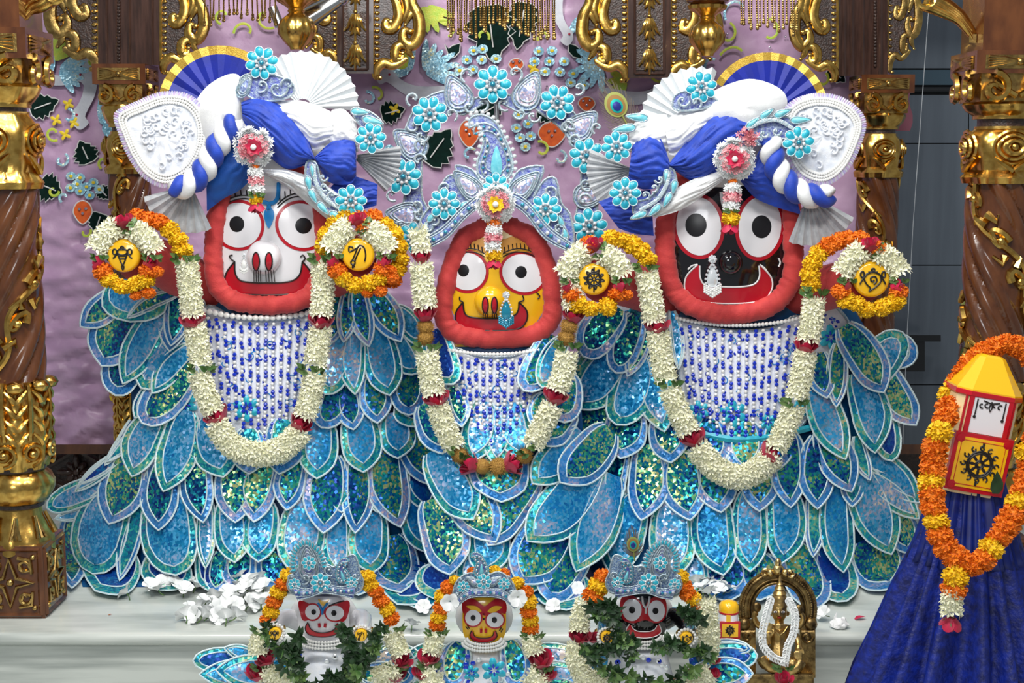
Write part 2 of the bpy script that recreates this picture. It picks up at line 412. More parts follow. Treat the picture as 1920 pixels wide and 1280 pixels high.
def bird(cx, cy, s, fl, rot, eye=(.62, -.13)):
    pts = [(.95, .05), (.9, -.12), (.75, -.22), (.55, -.24), (.35, -.14), (0, -.1), (-.4, -.2), (-.9, -.42), (-1.0, -.36), (-.75, -.05), (-.4, .16), (.05, .2), (.4, .12), (.62, .08), (.75, .2)]
    P = spline([(x, y, 0) for x, y in pts], 3, True)
    ca, sa = math.cos(rot), math.sin(rot)
    T = lambda x, y: (cx+fl*s*(x*ca-y*sa), cy+s*(x*sa+y*ca))
    o = app('satin_bird', [T(p.x, p.y) for p in P], APPW)
    e = MB(); q = T(*eye); e.ball((q[0], q[1], 18.5), 2.4, 6, 4); build('eye', e, ROSE, o, Y=YC)
    return T
bird(112, 148, 62, 1, 0); bird(164, 170, 78, -1, 1.35); bird(768, 165, 72, -1, -.38); bird(1210, 178, 74, 1, -.25); bird(1050, 30, 60, 1, 1.3)
def feathers(cx, cy, r, a0, a1, n, m=APPB, w=7):
    for i in range(n):
        a = a0+(a1-a0)*i/max(1, n-1); L = r*(.8+.3*rnd.random())
        app('sequin_feather', ell(cx+math.cos(a)*L*.55, cy+math.sin(a)*L*.55, L*.5, w, 10, rot=a), m, z=13+i*.25)
feathers(110, 130, 52, -.6, 1.0, 6); feathers(100, 115, 60, -1.9, -.5, 4, APPL, 6); feathers(95, 140, 45, -1.5, -2.4, 4)
feathers(190, 235, 50, -1.6, .9, 6); feathers(195, 215, 40, -.8, .3, 3, APPL)
feathers(770, 135, 60, -3.3, -1.5, 6); feathers(760, 130, 40, -2.6, -1.6, 4, APPL); feathers(795, 135, 60, -1.5, .4, 7)
feathers(800, 10, 60, .4, 2.3, 6, APPL); feathers(1125, 115, 55, 1.5, 3.6, 6); feathers(1085, 30, 45, .2, 2, 5); feathers(1175, 150, 40, 2, 3.6, 4, APPL)
def sflower(cx, cy, r=8.5):
    o = app('sequin_flower', ell(cx, cy, r*1.15, r, 10), APPB, z=13.5+rnd.random())
    e = MB(); e.dome(ell(cx, cy, r*.42, r*.38, 6), 19.5, 2, 1); build('flower_center', e, APPY, o, Y=YC)
for cx, cy in [(133, 330), (150, 333), (175, 342), (132, 352), (150, 358), (168, 366), (186, 355), (145, 345), (162, 350)]: sflower(cx, cy)
for ox, sx in [(0, 1), (1050, 1)]:
    pass
for cx, cy in [(888, 95), (905, 92), (875, 112), (903, 112), (930, 110), (862, 132), (887, 130), (925, 130), (940, 145)]: sflower(cx, cy, 9)
for cx, cy in [(1010, 96), (1035, 95), (1002, 115), (1030, 115), (1058, 115), (1022, 134), (1050, 135), (1075, 138), (1070, 155), (1095, 160)]: sflower(cx, cy, 9)
for cx, cy in [(972, 215), (990, 232), (968, 240), (995, 255), (975, 258), (985, 275), (712, 300), (730, 280)]: sflower(cx, cy, 9)
for cx, cy in [(128, 195), (105, 225), (138, 230), (122, 252), (740, 205), (1000, 128)]:
    mb = MB()
    for k in range(4): mb.dome(ell(cx+6*math.cos(k*1.57+.5), cy+6*math.sin(k*1.57+.5), 6, 3.4, 8, rot=k*1.57+.5), 16, 3, 1)
    build('yellow_flower', mb, APPY, curtain, Y=YC)
def vine(pts, m, r=2.6):
    mb = MB(); mb.tube(spline([(x, y, 17) for x, y in pts], 6), r, 5, flat=.6); build('vine_embroidery', mb, m, curtain, Y=YC)
for cx, cy, r, a0, t, m in [(100, 250, 15, 1, 5, APPL), (128, 218, 14, -1.6, 4, APPB), (115, 300, 14, -1, 5, APPB), (100, 358, 11, 0, 5, APPL), (120, 370, 10, 2, 4, APPB),
                            (160, 435, 11, -.5, 4, APPL), (195, 305, 12, 2, 4, APPL), (172, 112, 14, .3, 2.5, APPL), (418, 30, 16, 1.8, 4.2, APPL), (460, 60, 22, 3, 3.6, APPL), (500, 30, 26, 1, 3, APPL), (440, 110, 12, -1, 4, APPB),
                            (690, 185, 14, -1.8, 4.5, APPB), (705, 180, 18, -2, 3, APPL), (835, 60, 26, -2.2, 3.2, APPL), (905, 68, 13, .5, -4.2, APPL), (1020, 70, 13, 2.6, 4.2, APPL), (1015, 280, 16, -2, 4.5, APPL), (1050, 296, 14, -1.5, 4.5, APPB), (880, 290, 14, -.6, -4, APPB),
                            (1360, 65, 24, -1.2, 3, APPL), (1385, 20, 30, 2.5, 3, APPB), (1440, 60, 25, -1.5, 3.4, APPL), (1390, 110, 40, 3.3, 1.5, APPL), (1340, 120, 22, 2.4, 2.4, APPB), (1540, 150, 16, -1, 3, APPL), (215, 742, 9, 2, 4, APPY), (222, 790, 9, 1, 4, APPB), (1230, 130, 30, .6, 2.2, APPL)]:
    vine([(p[0], p[1]) for p in spiral(cx, cy, r, r*.35, a0, a0+t, 12)], m)
for i in range(60):
    mb = MB(); mb.ball((rnd.uniform(90, 1560), rnd.uniform(5, 330), 12), 2.2, 5, 4); build('rhinestone', mb, RHIN, curtain, Y=YC)
# ---- carved wooden panel under the curtain
panel = thing('carved_back_panel', at(880, 930, .97), 'dark carved wooden lattice panel below the lilac curtain', 'panel')
mb = MB(); mb.box((880, 842, 0), (900, 9, 22)); build('rail', mb, WOOD, panel, Y=.925)
mb = MB(); mb.box((880, 905, -10), (900, 60, 4)); build('backing_board', mb, WOODD, panel, Y=.985)
for i in range(3):
    cx = 143+i*150; cy = 885
    for k in range(8):
        a = k*PI/4+PI/8*0
        L = 34 if k % 2 == 0 else 22
        mb = MB(); mb.dome(ell(cx+math.cos(a)*L*.6, cy+math.sin(a)*L*.6, L*.55, 7, 10, rot=a), -4, 9, 2); build('carved_petal', mb, WOODP, panel, Y=.97)
    mb = MB(); mb.ball((cx, cy, 6), 6, 8, 5); build('carved_boss', mb, WOODP, panel, Y=.97)
    for sx, sy in ((-1, -1), (1, -1), (-1, 1), (1, 1)):
        mb = MB(); mb.tube([(cx+sx*74, cy, 0), (cx, cy+sy*44, 0)], 5, 4); build('lattice_bar', mb, WOODP, panel, Y=.97)
        mb = MB(); mb.tube(spiral(cx+sx*52, cy+sy*30, 13, 3, 0, 5*sx, 12, 0), 3, 5); build('carved_scroll', mb, WOODP, panel, Y=.97)
# ---- grey tiled wall on the right
YW = 1.4
mb = MB(); mb.box((1750, 500, -30), (400, 640, 5)); wall = structure(build('wall_right', mb, BLACKM, Y=YW))
for y0, y1 in [(-120, 128), (178, 268), (270, 496), (498, 720), (722, 960)]:
    for x0, x1 in [(1480, 1655), (1657, 1815), (1817, 2050)]:
        mb = MB(); mb.box(((x0+x1)/2, (y0+y1)/2, -14), ((x1-x0)/2, (y1-y0)/2, 10)); build('tile', mb, TILE, wall, Y=YW, smooth=False)
mb = MB(); mb.box((1750, 145, -12), (300, 14, 14)); build('glass_strip', mb, TILE2, wall, Y=YW, smooth=False)
mb = MB(); mb.tube([(1480, 168, 4), (2050, 168, 4)], 5, 8); build('dark_groove_strip', mb, BLACKM, wall, Y=YW)  # black tube standing in for the dark groove below the glass strip
mb = MB(); mb.tube([(1741, 20, 0), (1728, 200, 0), (1712, 420, 0), (1699, 660, 0), (1690, 924, 0)], .7, 5)
tag(build('hanging_thread', mb, ORGANZA, Y=1.1), 'thin pale thread hanging in front of the grey tiled wall', 'thread')
mb = MB(); mb.box((1700, 662, 0), (34, 34, 40)); t = thing('wall_bracket', at(1700, 700, 1.3), 'black metal box bracket on the grey wall behind the right skirt', 'bracket')
build('box_body', mb, BLACKM, t, Y=1.25); mb = MB(); mb.box((1722, 634, 0), (42, 6, 48)); build('lid_plate', mb, BLACKM, t, Y=1.25)
mb = MB(); mb.grid([[(1672+x*18+4*math.sin(y*1.3+x), 155+y*15, 6*math.sin(x*2+y)) for x in range(3)] for y in range(7)])
tag(build('pink_cloth_edge', mb, PINKC, Y=1.0, smooth='all'), 'loose strip of dull pink cloth beside the right rear column', 'cloth')
# ------------------------------------------------------------------ columns
def column(label, ax, arow, Ya, hw, rows, mir, upper=True, innersign=1):
    X = at(ax, arow, Ya).x; Yf = Ya-hw
    z = lambda r: at(ax, r, Yf).z
    bt, bb, vb, cb, ut, ub, sb, eb, ob, kb, fb = [z(r) for r in rows]
    fb = 0
    t = thing('twisted_column', (X, Ya, 0), label, 'column', 'columns of the altar canopy')
    C = (X, Ya, 0)
    def L(name, prof, m, fn=None, n=48, par=None): 
        q = MB(); q.lathe(prof, n, C, 'z', fn); return build(name, q, m, par or t)
    # base block with gilded relief on each visible face
    q = MB(); q.box((X, Ya, (fb+kb)/2), (hw, hw, (kb-fb)/2)); base = build('base_block', q, WOOD, t, smooth=False)
    H = (kb-fb)/2
    for nx, ny in ((0, -1), (innersign, 0)):
        def W(u, v, d): return (X+nx*(hw+d)+(-ny)*u, Ya+ny*(hw+d)+(nx)*u, (fb+kb)/2+v)
        q = MB()
        def relief(pts, r, n=6): q.tube([W(u*hw, v*H, .002) for u, v in pts], r, n)
        relief([(-.68, 0), (-.2, .12), (0, .66), (.2, .12), (.68, 0), (.2, -.12), (0, -.66), (-.2, -.12), (-.68, 0)], .0045)
        for sx in (-1, 1):
            for sy in (-1, 1):
                relief([(sx*(.42+.2*math.cos(a)*(1-a/9)), sy*(.42+.2*math.sin(a)*(1-a/9))) for a in [i*.5 for i in range(13)]], .0035, 5)
                relief([(sx*.66, sy*.25), (sx*.62, sy*.62), (sx*.25, sy*.68)], .0035, 5)
                relief([(sx*.3, sy*.55), (sx*.4, sy*.3), (sx*.6, sy*.35)], .003, 5)
        for u, v, r in [(0, 0, .008)]+[(.7*sx, .7*sy, .006) for sx in (-1, 1) for sy in (-1, 1)]: q.ball(W(u*hw, v*H, 0), r, 8, 5)
        build('gilded_relief', q, GOLDD, base)
        q = MB()
        for s in (-1, 1):
            q.tube([W(s*.88*hw, -.9*H, 0), W(s*.88*hw, .9*H, 0)], hw*.07, 4); q.tube([W(-.9*hw, s*.9*H, 0), W(.9*hw, s*.9*H, 0)], hw*.07, 4)
        build('wood_frame', q, WOOD, base)
    # spreading leaf collar
    h = ob-kb
    L('leaf_collar', [(hw*1.02, kb-.004), (hw*1.0, kb+h*.1), (hw*.86, kb+h*.35), (hw*.7, kb+h*.7), (hw*.66, ob)], GOLD,
      lambda r, zz, a, i: (r*(1+.05*math.cos(8*a)*(1-(zz-kb)/h)), zz-.018*(i == 0)*abs(math.cos(4*a))))
    q = MB()
    for k in range(8):
        a = 2*PI*k/8+.2
        for da, dr in ((0, 0), (.13, .01), (-.13, .01)):
            q.tube([(X+math.cos(a+da*f)*(hw*(.72+.3*f)+.002), Ya+math.sin(a+da*f)*(hw*(.72+.3*f)+.002), kb+h*(.75-.6*f)) for f in (0, .35, .7, 1)], .0035, 5)
    build('leaf_ribs', q, GOLDD, t)
    L('neck_ring', [(hw*.7, ob-.004), (hw*.76, ob-.001), (hw*.76, ob+.006), (hw*.7, ob+.009)], WOODD, n=32)
    h = eb-ob
    L('lobed_bowl', [(hw*.68, ob+.004), (hw*.9, ob+h*.15), (hw*1.07, ob+h*.42), (hw*1.09, ob+h*.62), (hw*.98, ob+h*.82), (hw*.82, ob+h*.93), (hw*.80, eb-.004)], GOLD,
      lambda r, zz, a, i: r*(1+.055*(abs(math.cos(5*a+.5))**.6-.6)*(1 if 0 < i < 6 else 0)), 80)
    L('neck_ring', [(hw*.8, eb-.006), (hw*.86, eb-.003), (hw*.86, eb+.004), (hw*.8, eb+.006)], WOODD, n=32)
    # acanthus bell
    h = sb-eb; pr = []
    for i in range(25):
        f = i/24; pr.append((hw*(.88+.17*math.sin(PI*min(1, f*1.35))**1-.03*f), eb+h*f))
    def bell(r, zz, a, i):
        f = (zz-eb)/h; u = (a*8/(2*PI)) % 1-.5
        return r*(1+.05*math.cos(2*PI*u)+.035*math.sin(f*34+abs(u)*9)*(.25+abs(u)))
    L('acanthus_bell', pr, GOLD, bell, 96)
    q = MB()
    for k in range(8):
        a = 2*PI*(k+.5)/8-PI/2+.39
        sp = spiral(0, 0, .024*hw/.066, .005, -PI/2, 7, 20)
        q.tube([(X+math.cos(a+u/hw)*(hw*1.06+.001), Ya+math.sin(a+u/hw)*(hw*1.06+.001), eb+h*.2+v) for u, v, _ in sp], .0045*hw/.066, 6)
        q.ball((X+math.cos(a)*hw*1.08, Ya+math.sin(a)*hw*1.08, eb+h*.2), .008*hw/.066, 8, 5)
        q.tube([(X+math.cos(a)*hw*(.98+.08*math.sin(f*3)), Ya+math.sin(a)*hw*(.98+.08*math.sin(f*3)), eb+h*(.35+.62*f)) for f in (0, .25, .5, .75, 1)], .005*hw/.066, 6)
        for e in (-1, 1):
            for f0 in (.30, .46, .62, .78):
                q.tube([(X+math.cos(a+.39+e*w_)*(hw*(1.03+.05*math.sin(PI*g))), Ya+math.sin(a+.39+e*w_)*(hw*(1.03+.05*math.sin(PI*g))), eb+h*(f0+.13*g)) for w_, g in ((.02, 0), (.12, .45), (.24, .8), (.31, 1))], lambda f: (.0065-.004*f)*hw/.066, 6)
        q.ball((X+math.cos(a+.39)*hw*1.0, Ya+math.sin(a+.39)*hw*1.0, sb-h*.05), .02*hw/.066, 8, 5, (1, 1, .7))
    build('acanthus_scrolls', q, GOLD, t)
    # twisted shaft: three ribs, then a flat channel with a gilded vine, winding round twice
    h = ub-sb; turn = mir*2*PI/.62; n = 96; m = 90
    q = MB(); vs = []; fs = []
    def rr(a, zz):
        u = ((a-turn*zz)*2/(2*PI)) % 1
        if u < .56: return hw*(.845+.14*abs(math.sin(u/.56*3*PI))**.75)
        return hw*.85
    R_ = []
    for i in range(m+1):
        zz = sb+h*i/m; R_.append([(X+rr(2*PI*j/n, zz)*math.cos(2*PI*j/n), Ya+rr(2*PI*j/n, zz)*math.sin(2*PI*j/n), zz) for j in range(n)])
    q.grid(R_, True); build('twisted_shaft', q, WOOD, t)
    for st in range(2):
        q = MB()
        def onv(u, zz, d=.002):
            a = turn*zz+2*PI*(u+st)/2; return (X+(hw*.88+d)*math.cos(a), Ya+(hw*.88+d)*math.sin(a), zz)
        N = 60
        q.tube([onv(.78+.11*math.sin(i/N*h*34), sb+h*i/N, .003) for i in range(N+1)], .0062*hw/.066, 6)
        k = int(h/.092)
        for i in range(k+1):
            zc = sb+h*(i+.5)/(k+1); sg = 1 if i % 2 else -1
            sp = [onv(.78+sg*.02+(.09*math.cos(a)*(1-a/8.5))*sg, zc+.026*math.sin(a)*(1-a/8.5)) for a in [.45*j for j in range(15)]]
            q.tube(sp, lambda f: (.0085-.004*f)*hw/.066, 6); q.ball(onv(.78+sg*.02, zc, .004), .009*hw/.066, 7, 5)
            for e in (-1, 1): q.tube([onv(.78-sg*.03, zc+.03*e), onv(.78-sg*.10, zc+.045*e, .006), onv(.78-sg*.15, zc+.03*e, .004)], lambda f: (.009-.006*f)*hw/.066, 6)
        build('gilded_vine', q, GOLD, t)
    # rose bulb
    h = ut-ub
    L('gilded_bulb', [(hw*1.06, ub-.01), (hw*1.12, ub+.002), (hw*.92, ub+h*.16), (hw*.98, ub+h*.35), (hw*1.06, ub+h*.6), (hw*1.0, ub+h*.82), (hw*.8, ub+h*.95), (hw*.8, ut)], GOLD,
      lambda r, zz, a, i: (r*(1+.06*math.cos(8*a)*(1 if i < 3 else .45)), zz), 64)
    q = MB()
    for k in range(4):
        a = -PI/2+PI/2*k+.0
        for r_, o_ in ((.034, 0), (.024, .004), (.014, .008)):
            q.tube([(X+math.cos(a+r_*hw/.066*math.cos(b)/hw)*(hw*1.04+o_), Ya+math.sin(a+r_*hw/.066*math.cos(b)/hw)*(hw*1.04+o_), ub+h*.6+r_*hw/.066*math.sin(b)*.9) for b in [i*PI/9 for i in range(18)]], .004*hw/.066, 5, True)
        q.ball((X+math.cos(a)*(hw*1.1), Ya+math.sin(a)*(hw*1.1), ub+h*.6), .009*hw/.066, 8, 5)
        for e in (-1, 1): q.tube([(X+math.cos(a+e*f*.5)*(hw*1.08), Ya+math.sin(a+e*f*.5)*(hw*1.08), ub+h*(.15+.25*f)) for f in (0, .4, .8, 1)], lambda f: .006-.003*f, 5)
    build('rose_carving', q, GOLD, t)
    L('neck_ring', [(hw*.72, ut-.002), (hw*.72, cb+.004)], WOODD, n=32)
    h = vb-cb
    L('capital_bowl', [(hw*.86, cb), (hw*.86, cb+.006), (hw*.92, cb+.01), (hw*1.06, cb+h*.5), (hw*1.16, cb+h*.85), (hw*1.1, vb)], GOLD,
      lambda r, zz, a, i: r*(1+.045*math.cos(8*a)*(1 if i > 1 else 0)), 64)
    q = MB(); q.box((X, Ya, (vb+bb)/2), (hw*1.0, hw*1.0, (bb-vb)/2)); build('capital_core', q, GOLDD, t)
    hv = bb-vb
    for nx, ny in ((0, -1), (innersign, 0)):
        for s in (-1, 1):
            q = MB(); k = hw*1.18
            sp = spiral(0, 0, .029*hw/.066, .004, s*0+PI/2, PI/2+s*7, 24)
            q.tube([(X+nx*(k+.004)+(-ny)*(s*hw*.68+u), Ya+ny*(k+.004)+nx*(s*hw*.68+u), vb+hv*.45+v) for u, v, _ in sp], lambda f: (.009-.004*f)*hw/.066, 6)
            q.tube([(X+nx*k+(-ny)*(s*hw*f), Ya+ny*k+nx*(s*hw*f), vb+hv*(.2+.75*abs(f-.05))) for f in (.05, .2, .4, .68)], .006*hw/.066, 6)
            build('volute', q, GOLD, t)
    # block with gilded panels
    q = MB(); q.box((X, Ya, (bt+bb)/2), (hw*1.22, hw*1.22, (bt-bb)/2)); blk = build('top_block', q, WOOD, t, smooth=False)
    for nx, ny in ((0, -1), (innersign, 0)):
        k = hw*1.22; q = MB(); hh = (bt-bb)/2
        def W2(u, v, d): return (X+nx*(k+d)+(-ny)*u, Ya+ny*(k+d)+nx*u, (bt+bb)/2+v)
        q.add([W2(-k*.8, -hh*.6, .001), W2(k*.8, -hh*.6, .001), W2(k*.8, hh*.6, .001), W2(-k*.8, hh*.6, .001)], [(0, 1, 2, 3)])
        for s in (-1, 1):
            for f in (-.9, -.45, 0, .45, .9): q.tube([W2(s*k*.08, 0, .002), W2(s*k*(.36), hh*.3*f, .006), W2(s*k*.72, hh*.55*f, .002)], lambda f_: .0055-.003*f_, 5)
        q.ball(W2(0, 0, .002), .008, 8, 5)
        build('gilded_panel', q, GOLDD, blk)
    if upper:
        q = MB(); q.box((X, Ya, bt+.12), (hw*1.0, hw*1.0, .12)); build('upper_post', q, WOOD, t, smooth=False)
    return t
FR = [52, 110, 155, 200, 208, 345, 720, 888, 960, 1024, 1167]
column('front left twisted column with gilded carving beside the lilac curtain', 43, 1120, .068, .066, FR, 1)
column('front right twisted column with gilded carving behind the orange marigold garland', 1841, 1120, .16, .068, [95, 138, 190, 222, 236, 335, 720, 880, 950, 1010, 1140], -1, innersign=-1)
column('rear left twisted column half hidden behind the white palm leaf fan', 262, 900, .80, .052, [120, 158, 196, 238, 246, 318, 735, 840, 890, 925, 968], 1, False)
column('rear right twisted column beside the dark grey tiled wall', 1628, 900, .80, .052, [140, 174, 212, 242, 250, 325, 735, 840, 890, 925, 968], -1, False, innersign=-1)
# ------------------------------------------------------------------ carved canopy above
def wing(name, label, ex, dr, top, w_, h_, Y, m=WOODD, g=GOLD):
    """carved bracket: straight edge at photo x=ex, spreading to one side (dr)"""
    t = thing(name, at(ex, top+h_, Y), label, 'bracket', 'carved brackets of the canopy')
    q = lambda x, y, z=0: (ex+dr*x*w_, top+y*h_, z)
    out = [(0, -1.2), (.9, -1.2), (.86, 0), (1.0, .25), (1.0, .5), (.86, .72), (.5, .78), (.2, 1.0), (0, 1.0)]
    mb = MB(); mb.ext([q(x, y)[:2] for x, y in out], -12, 6); build('carved_board', mb, m, t, Y=Y, smooth=False)
    def S(pts, r, name='gilded_scroll'):
        mb = MB(); P = spline([q(x, y, 8) for x, y in pts], 6); n = len(P)
        mb.tube(P, lambda f: r*(.5+1.9*math.sin(PI*min(1, f*.8+.15))**1.2), 8, flat=.75); mb.ball(tuple(P[0]), r*.9, 7, 5); mb.ball(tuple(P[-1]), r*1.2, 7, 5); build(name, mb, g, t, Y=Y)
    k = w_/85
    S([(.90, -.25), (.84, .02), (.98, .25), (.99, .5), (.84, .66), (.66, .58), (.68, .44), (.8, .46)], 5*k)
    S([(.3, -.25), (.5, .02), (.56, .25), (.42, .42), (.28, .40), (.30, .30), (.38, .32)], 4.4*k)
    S([(.82, .70), (.62, .66), (.50, .72), (.50, .86), (.62, .86), (.64, .78)], 4*k)
    S([(.72, .86), (.45, .96), (.25, .92), (.10, 1.0), (.08, 1.12), (.16, 1.14)], 4*k)
    S([(.64, .30), (.74, .12), (.68, -.1), (.76, -.25)], 3.4*k); S([(.95, .12), (.80, .22), (.70, .36)], 3*k); S([(.9, .58), (.76, .72), (.86, .84)], 3*k)
    mb = MB()
    for i in range(14):
        c = q(.10, -.25+i*.088, 7); mb.ball(c, 5.2*k, 7, 5, (1.0, .75, .8))
    build('egg_moulding', mb, g, t, Y=Y)
    mb = MB(); mb.tube([q(.02, -.3, 6), q(.02, .98, 6)], 3*k, 6); build('edge_bead', mb, g, t, Y=Y)
YB = .78
mb = MB(); mb.box((940, -195, 0), (1010, 42, 40)); structure(build('trim_3', mb, WOODP, Y=.82, smooth=False))
def pilaster(label, x0, x1, bot, Y):
    t = thing('hanging_pilaster', at((x0+x1)/2, bot, Y), label, 'pilaster', 'hanging pilasters of the canopy')
    cx = (x0+x1)/2; hw = (x1-x0)/2
    mb = MB(); mb.box((cx, bot/2-80, 0), (hw, bot/2+80, 14)); build('box_body', mb, WOODP, t, Y=Y, smooth=False)
    mb = MB(); mb.box((cx, bot/2-45, 15), (hw*.62, bot/2+30, 2)); build('recessed_panel', mb, WOODD, t, Y=Y, smooth=False)
    mb = MB()
    for s in (-1, 1): mb.tube([(cx+s*hw*.68, -80, 17), (cx+s*hw*.68, bot-8, 17)], 2.5, 5)
    mb.tube([(cx-hw*.68, bot-8, 17), (cx+hw*.68, bot-8, 17)], 2.5, 5); build('panel_moulding', mb, WOODP, t, Y=Y)
    for i in range(3):
        y = bot-88+i*0-0
    for y in (bot-28, bot-86, bot-144):
        mb = MB()
        for a in (-1, -.5, 0, .5, 1):
            mb.tube(spline([(cx+a*3, y-24, 20), (cx+a*9, y-14, 24), (cx+a*14, y-2, 22), (cx+a*20, y+6, 18)], 4), lambda f: 4.5*(1-f*.6), 6)
        for a in (-1, 0, 1): mb.tube(spline([(cx+a*2, y, 20), (cx+a*6, y+10, 21), (cx+a*9, y+14+8*(a == 0), 18)], 4), lambda f: 4*(1-f*.6), 6)
        mb.ball((cx, y-30, 20), 4, 8, 5); mb.tube([(cx, y-44, 20), (cx, y-28, 20)], 2.5, 6)
        build('bell_flower', mb, GOLD, t, Y=Y)
pilaster('left hanging wooden pilaster with gilded bell flowers', 632, 700, 138, YB)
pilaster('right hanging wooden pilaster with gilded bell flowers', 1178, 1258, 146, YB)
wing('carved_bracket', 'gilded scroll bracket on the right of the left hanging pilaster', 698, 1, 0, 88, 128, YB)
wing('carved_bracket', 'gilded scroll bracket on the left of the left hanging pilaster', 634, -1, -10, 70, 118, YB)
wing('carved_bracket', 'gilded scroll bracket on the left of the right hanging pilaster', 1180, -1, 0, 88, 132, YB)
wing('carved_bracket', 'gilded scroll bracket on the right of the right hanging pilaster', 1256, 1, 0, 88, 132, YB)
wing('carved_bracket', 'gilded scroll bracket above the blue pleated fan of the left turban', 300, 1, -10, 82, 128, YB)
wing('carved_bracket', 'gilded scroll bracket above the blue pleated fan of the right turban', 1572, -1, 0, 82, 132, YB)
wing('carved_bracket', 'dark bracket with gilded curls over the curtain at far left', 186, -1, -30, 92, 140, .80, WOODD, GOLDD)
wing('carved_bracket', 'dark bracket with gilded curls against the grey wall at far right', 1664, 1, -30, 58, 145, .80, WOODD, GOLDD)
def post(label, x0, x1, bot, Y, bead):
    t = thing('canopy_post', at((x0+x1)/2, bot, Y), label, 'post', 'upper posts of the canopy')
    mb = MB(); mb.box(((x0+x1)/2, bot/2-80, 0), ((x1-x0)/2, bot/2+80, 20)); build('post_body', mb, WOODP, t, Y=Y, smooth=False)
    w_ = x1-x0
    for f in (.12, .28, .50, .86):
        mb = MB(); mb.tube([(x0+w_*f, -80, 22), (x0+w_*f, bot, 22)], 4 if f != .5 else 3, 5); build('moulding', mb, WOODP, t, Y=Y)
    mb = MB(); x = x0+w_*bead
    for i in range(30): mb.ball((x, -60+i*6.3, 24), 3.4, 6, 4)
    build('bead_moulding', mb, WOODD, t, Y=Y)
post('wide dark wooden post above the rear left column', 184, 300, 122, .80, .33)
post('wide dark wooden post above the rear right column', 1572, 1664, 142, .80, .75)
def corbel(label, pts, Y, k=1):
    t = thing('gilded_corbel', at(pts[-1][0], pts[-1][1], Y), label, 'corbel', 'gilded corbels under the canopy')
    mb = MB(); P = spline([(x, y, 0) for x, y in pts], 7); mb.tube(P, lambda f: (26-17*f)*k, 12); build('corbel_body', mb, GOLD, t, Y=Y)
    for o_ in (-.5, 0, .5):
        mb = MB(); mb.tube([(p.x+o_*20*k*(1-i/len(P)), p.y+o_*16*k, 24*k*(1-.6*i/len(P))) for i, p in enumerate(P)], lambda f: 4*(1-.5*f), 6); build('leaf_rib', mb, GOLD, t, Y=Y)
    x, y = pts[0]; mb = MB(); mb.tube(spiral(x, y, 22*k, 4, 0, 8, 26, 22), 5, 6); build('volute', mb, GOLD, t, Y=Y)
    x, y = pts[-1]; mb = MB(); mb.box((x, y+6, 0), (7, 8, 12)); build('corbel_foot', mb, GOLDD, t, Y=Y)
corbel('gilded leaf corbel above the front left column', [(100, -14), (78, 4), (55, 16), (40, 38)], .05)
corbel('gilded leaf corbel above the front right column', [(1735, -4), (1770, 14), (1800, 34), (1824, 66)], .14)
def pendant(label, cx, by, r, Y):
    t = thing('lotus_pendant', at(cx, by, Y), label, 'pendant', 'gilded lotus pendants of the canopy')
    M = fr(cx, by, Y); k = r
    q = MB(); q.lathe([(k*.18, 0), (k*.36, k*.02), (k*.4, k*.14), (k*.62, k*.36), (k*.95, k*.8), (k*1.0, k*1.15), (k*.86, k*1.55), (k*.5, k*1.85), (k*.4, k*1.95)], 60, fn=lambda r_, h, a, i: r_*(1+.07*(abs(math.cos(5*a))**.7-.6)*(2 < i < 8)))
    build('lotus_bud', q, GOLD, t, M=M)
    q = MB(); q.lathe([(k*.4, k*1.95), (k*.48, k*2.05), (k*.42, k*2.15), (k*.6, k*2.3), (k*.98, k*2.55), (k*1.02, k*2.75), (k*.9, k*2.8)], 60, fn=lambda r_, h, a, i: r_*(1+.06*math.cos(12*a)*(i > 3)))
    build('leaf_cup', q, GOLD, t, M=M)
    q = MB(); q.lathe([(k*.9, k*2.8), (k*1.15, k*2.95), (k*1.2, k*3.2), (k*1.0, k*3.6), (k*1.0, k*5)], 32); build('wood_collar', q, WOOD, t, M=M)
pendant('left gilded lotus bud pendant beside the silver rod clamp', 557, 94, 35, .45)
pendant('right gilded lotus bud pendant above the right turban', 1325, 106, 34, .45)
pendant('small gilded bud pendant at the far upper right edge', 1905, 70, 14, .12)
t = thing('lamp_clamp', at(560, 30, .5), 'silvery metal lamp arm behind the left lotus pendant', 'lamp arm')
mb = MB(); mb.tube([(510, 12, -10), (525, 50, -10)], 9, 8); mb.tube([(575, 35, -20), (640, -5, -20)], [22, 14], 10); build('arm', mb, STEEL, t, Y=.5)
mb = MB(); mb.ball((640, -5, -20), 16, 10, 6); build('joint', mb, STEEL, t, Y=.5)
def fringe(label, xs, Y, lens, rad, cols):
    t = thing('bead_fringe', at((xs[0]+xs[1])/2, 60, Y), label, 'fringe', 'gold bead fringes under the canopy')
    q = MB(); q.box(((xs[0]+xs[1])/2, -95, 0), ((xs[1]-xs[0])/2+4, 66, rad+6)); build('fringe_band', q, GOLDC, t, Y=Y)
    for i in range(cols):
        f = (i+.5)/cols; x = xs[0]+(xs[1]-xs[0])*f; zz = rad*math.sin(PI*f)*(1 if i % 2 else -1)
        e = lens(f)*(.75+.4*rnd.random()); dx = rnd.uniform(-3, 3)
        q = MB(); q.tube([(x, -30, zz), (x+dx*.5, e*.5-15, zz), (x+dx, e, zz)], 1.4, 4)
        y = -8
        while y < e: q.ball((x+dx*(y+30)/(e+30), y, zz), 1.9 if y < e-9 else 3.2, 5, 4); y += 4.5
        q.ball((x+dx, e, zz), 3.4, 6, 5); build('bead_strand', q, GOLDD, t, Y=Y)
fringe('gold bead fringe hanging at the top centre above the flower arch', (836, 1042), .45, lambda f: 58+10*math.sin(f*9), 50, 44)
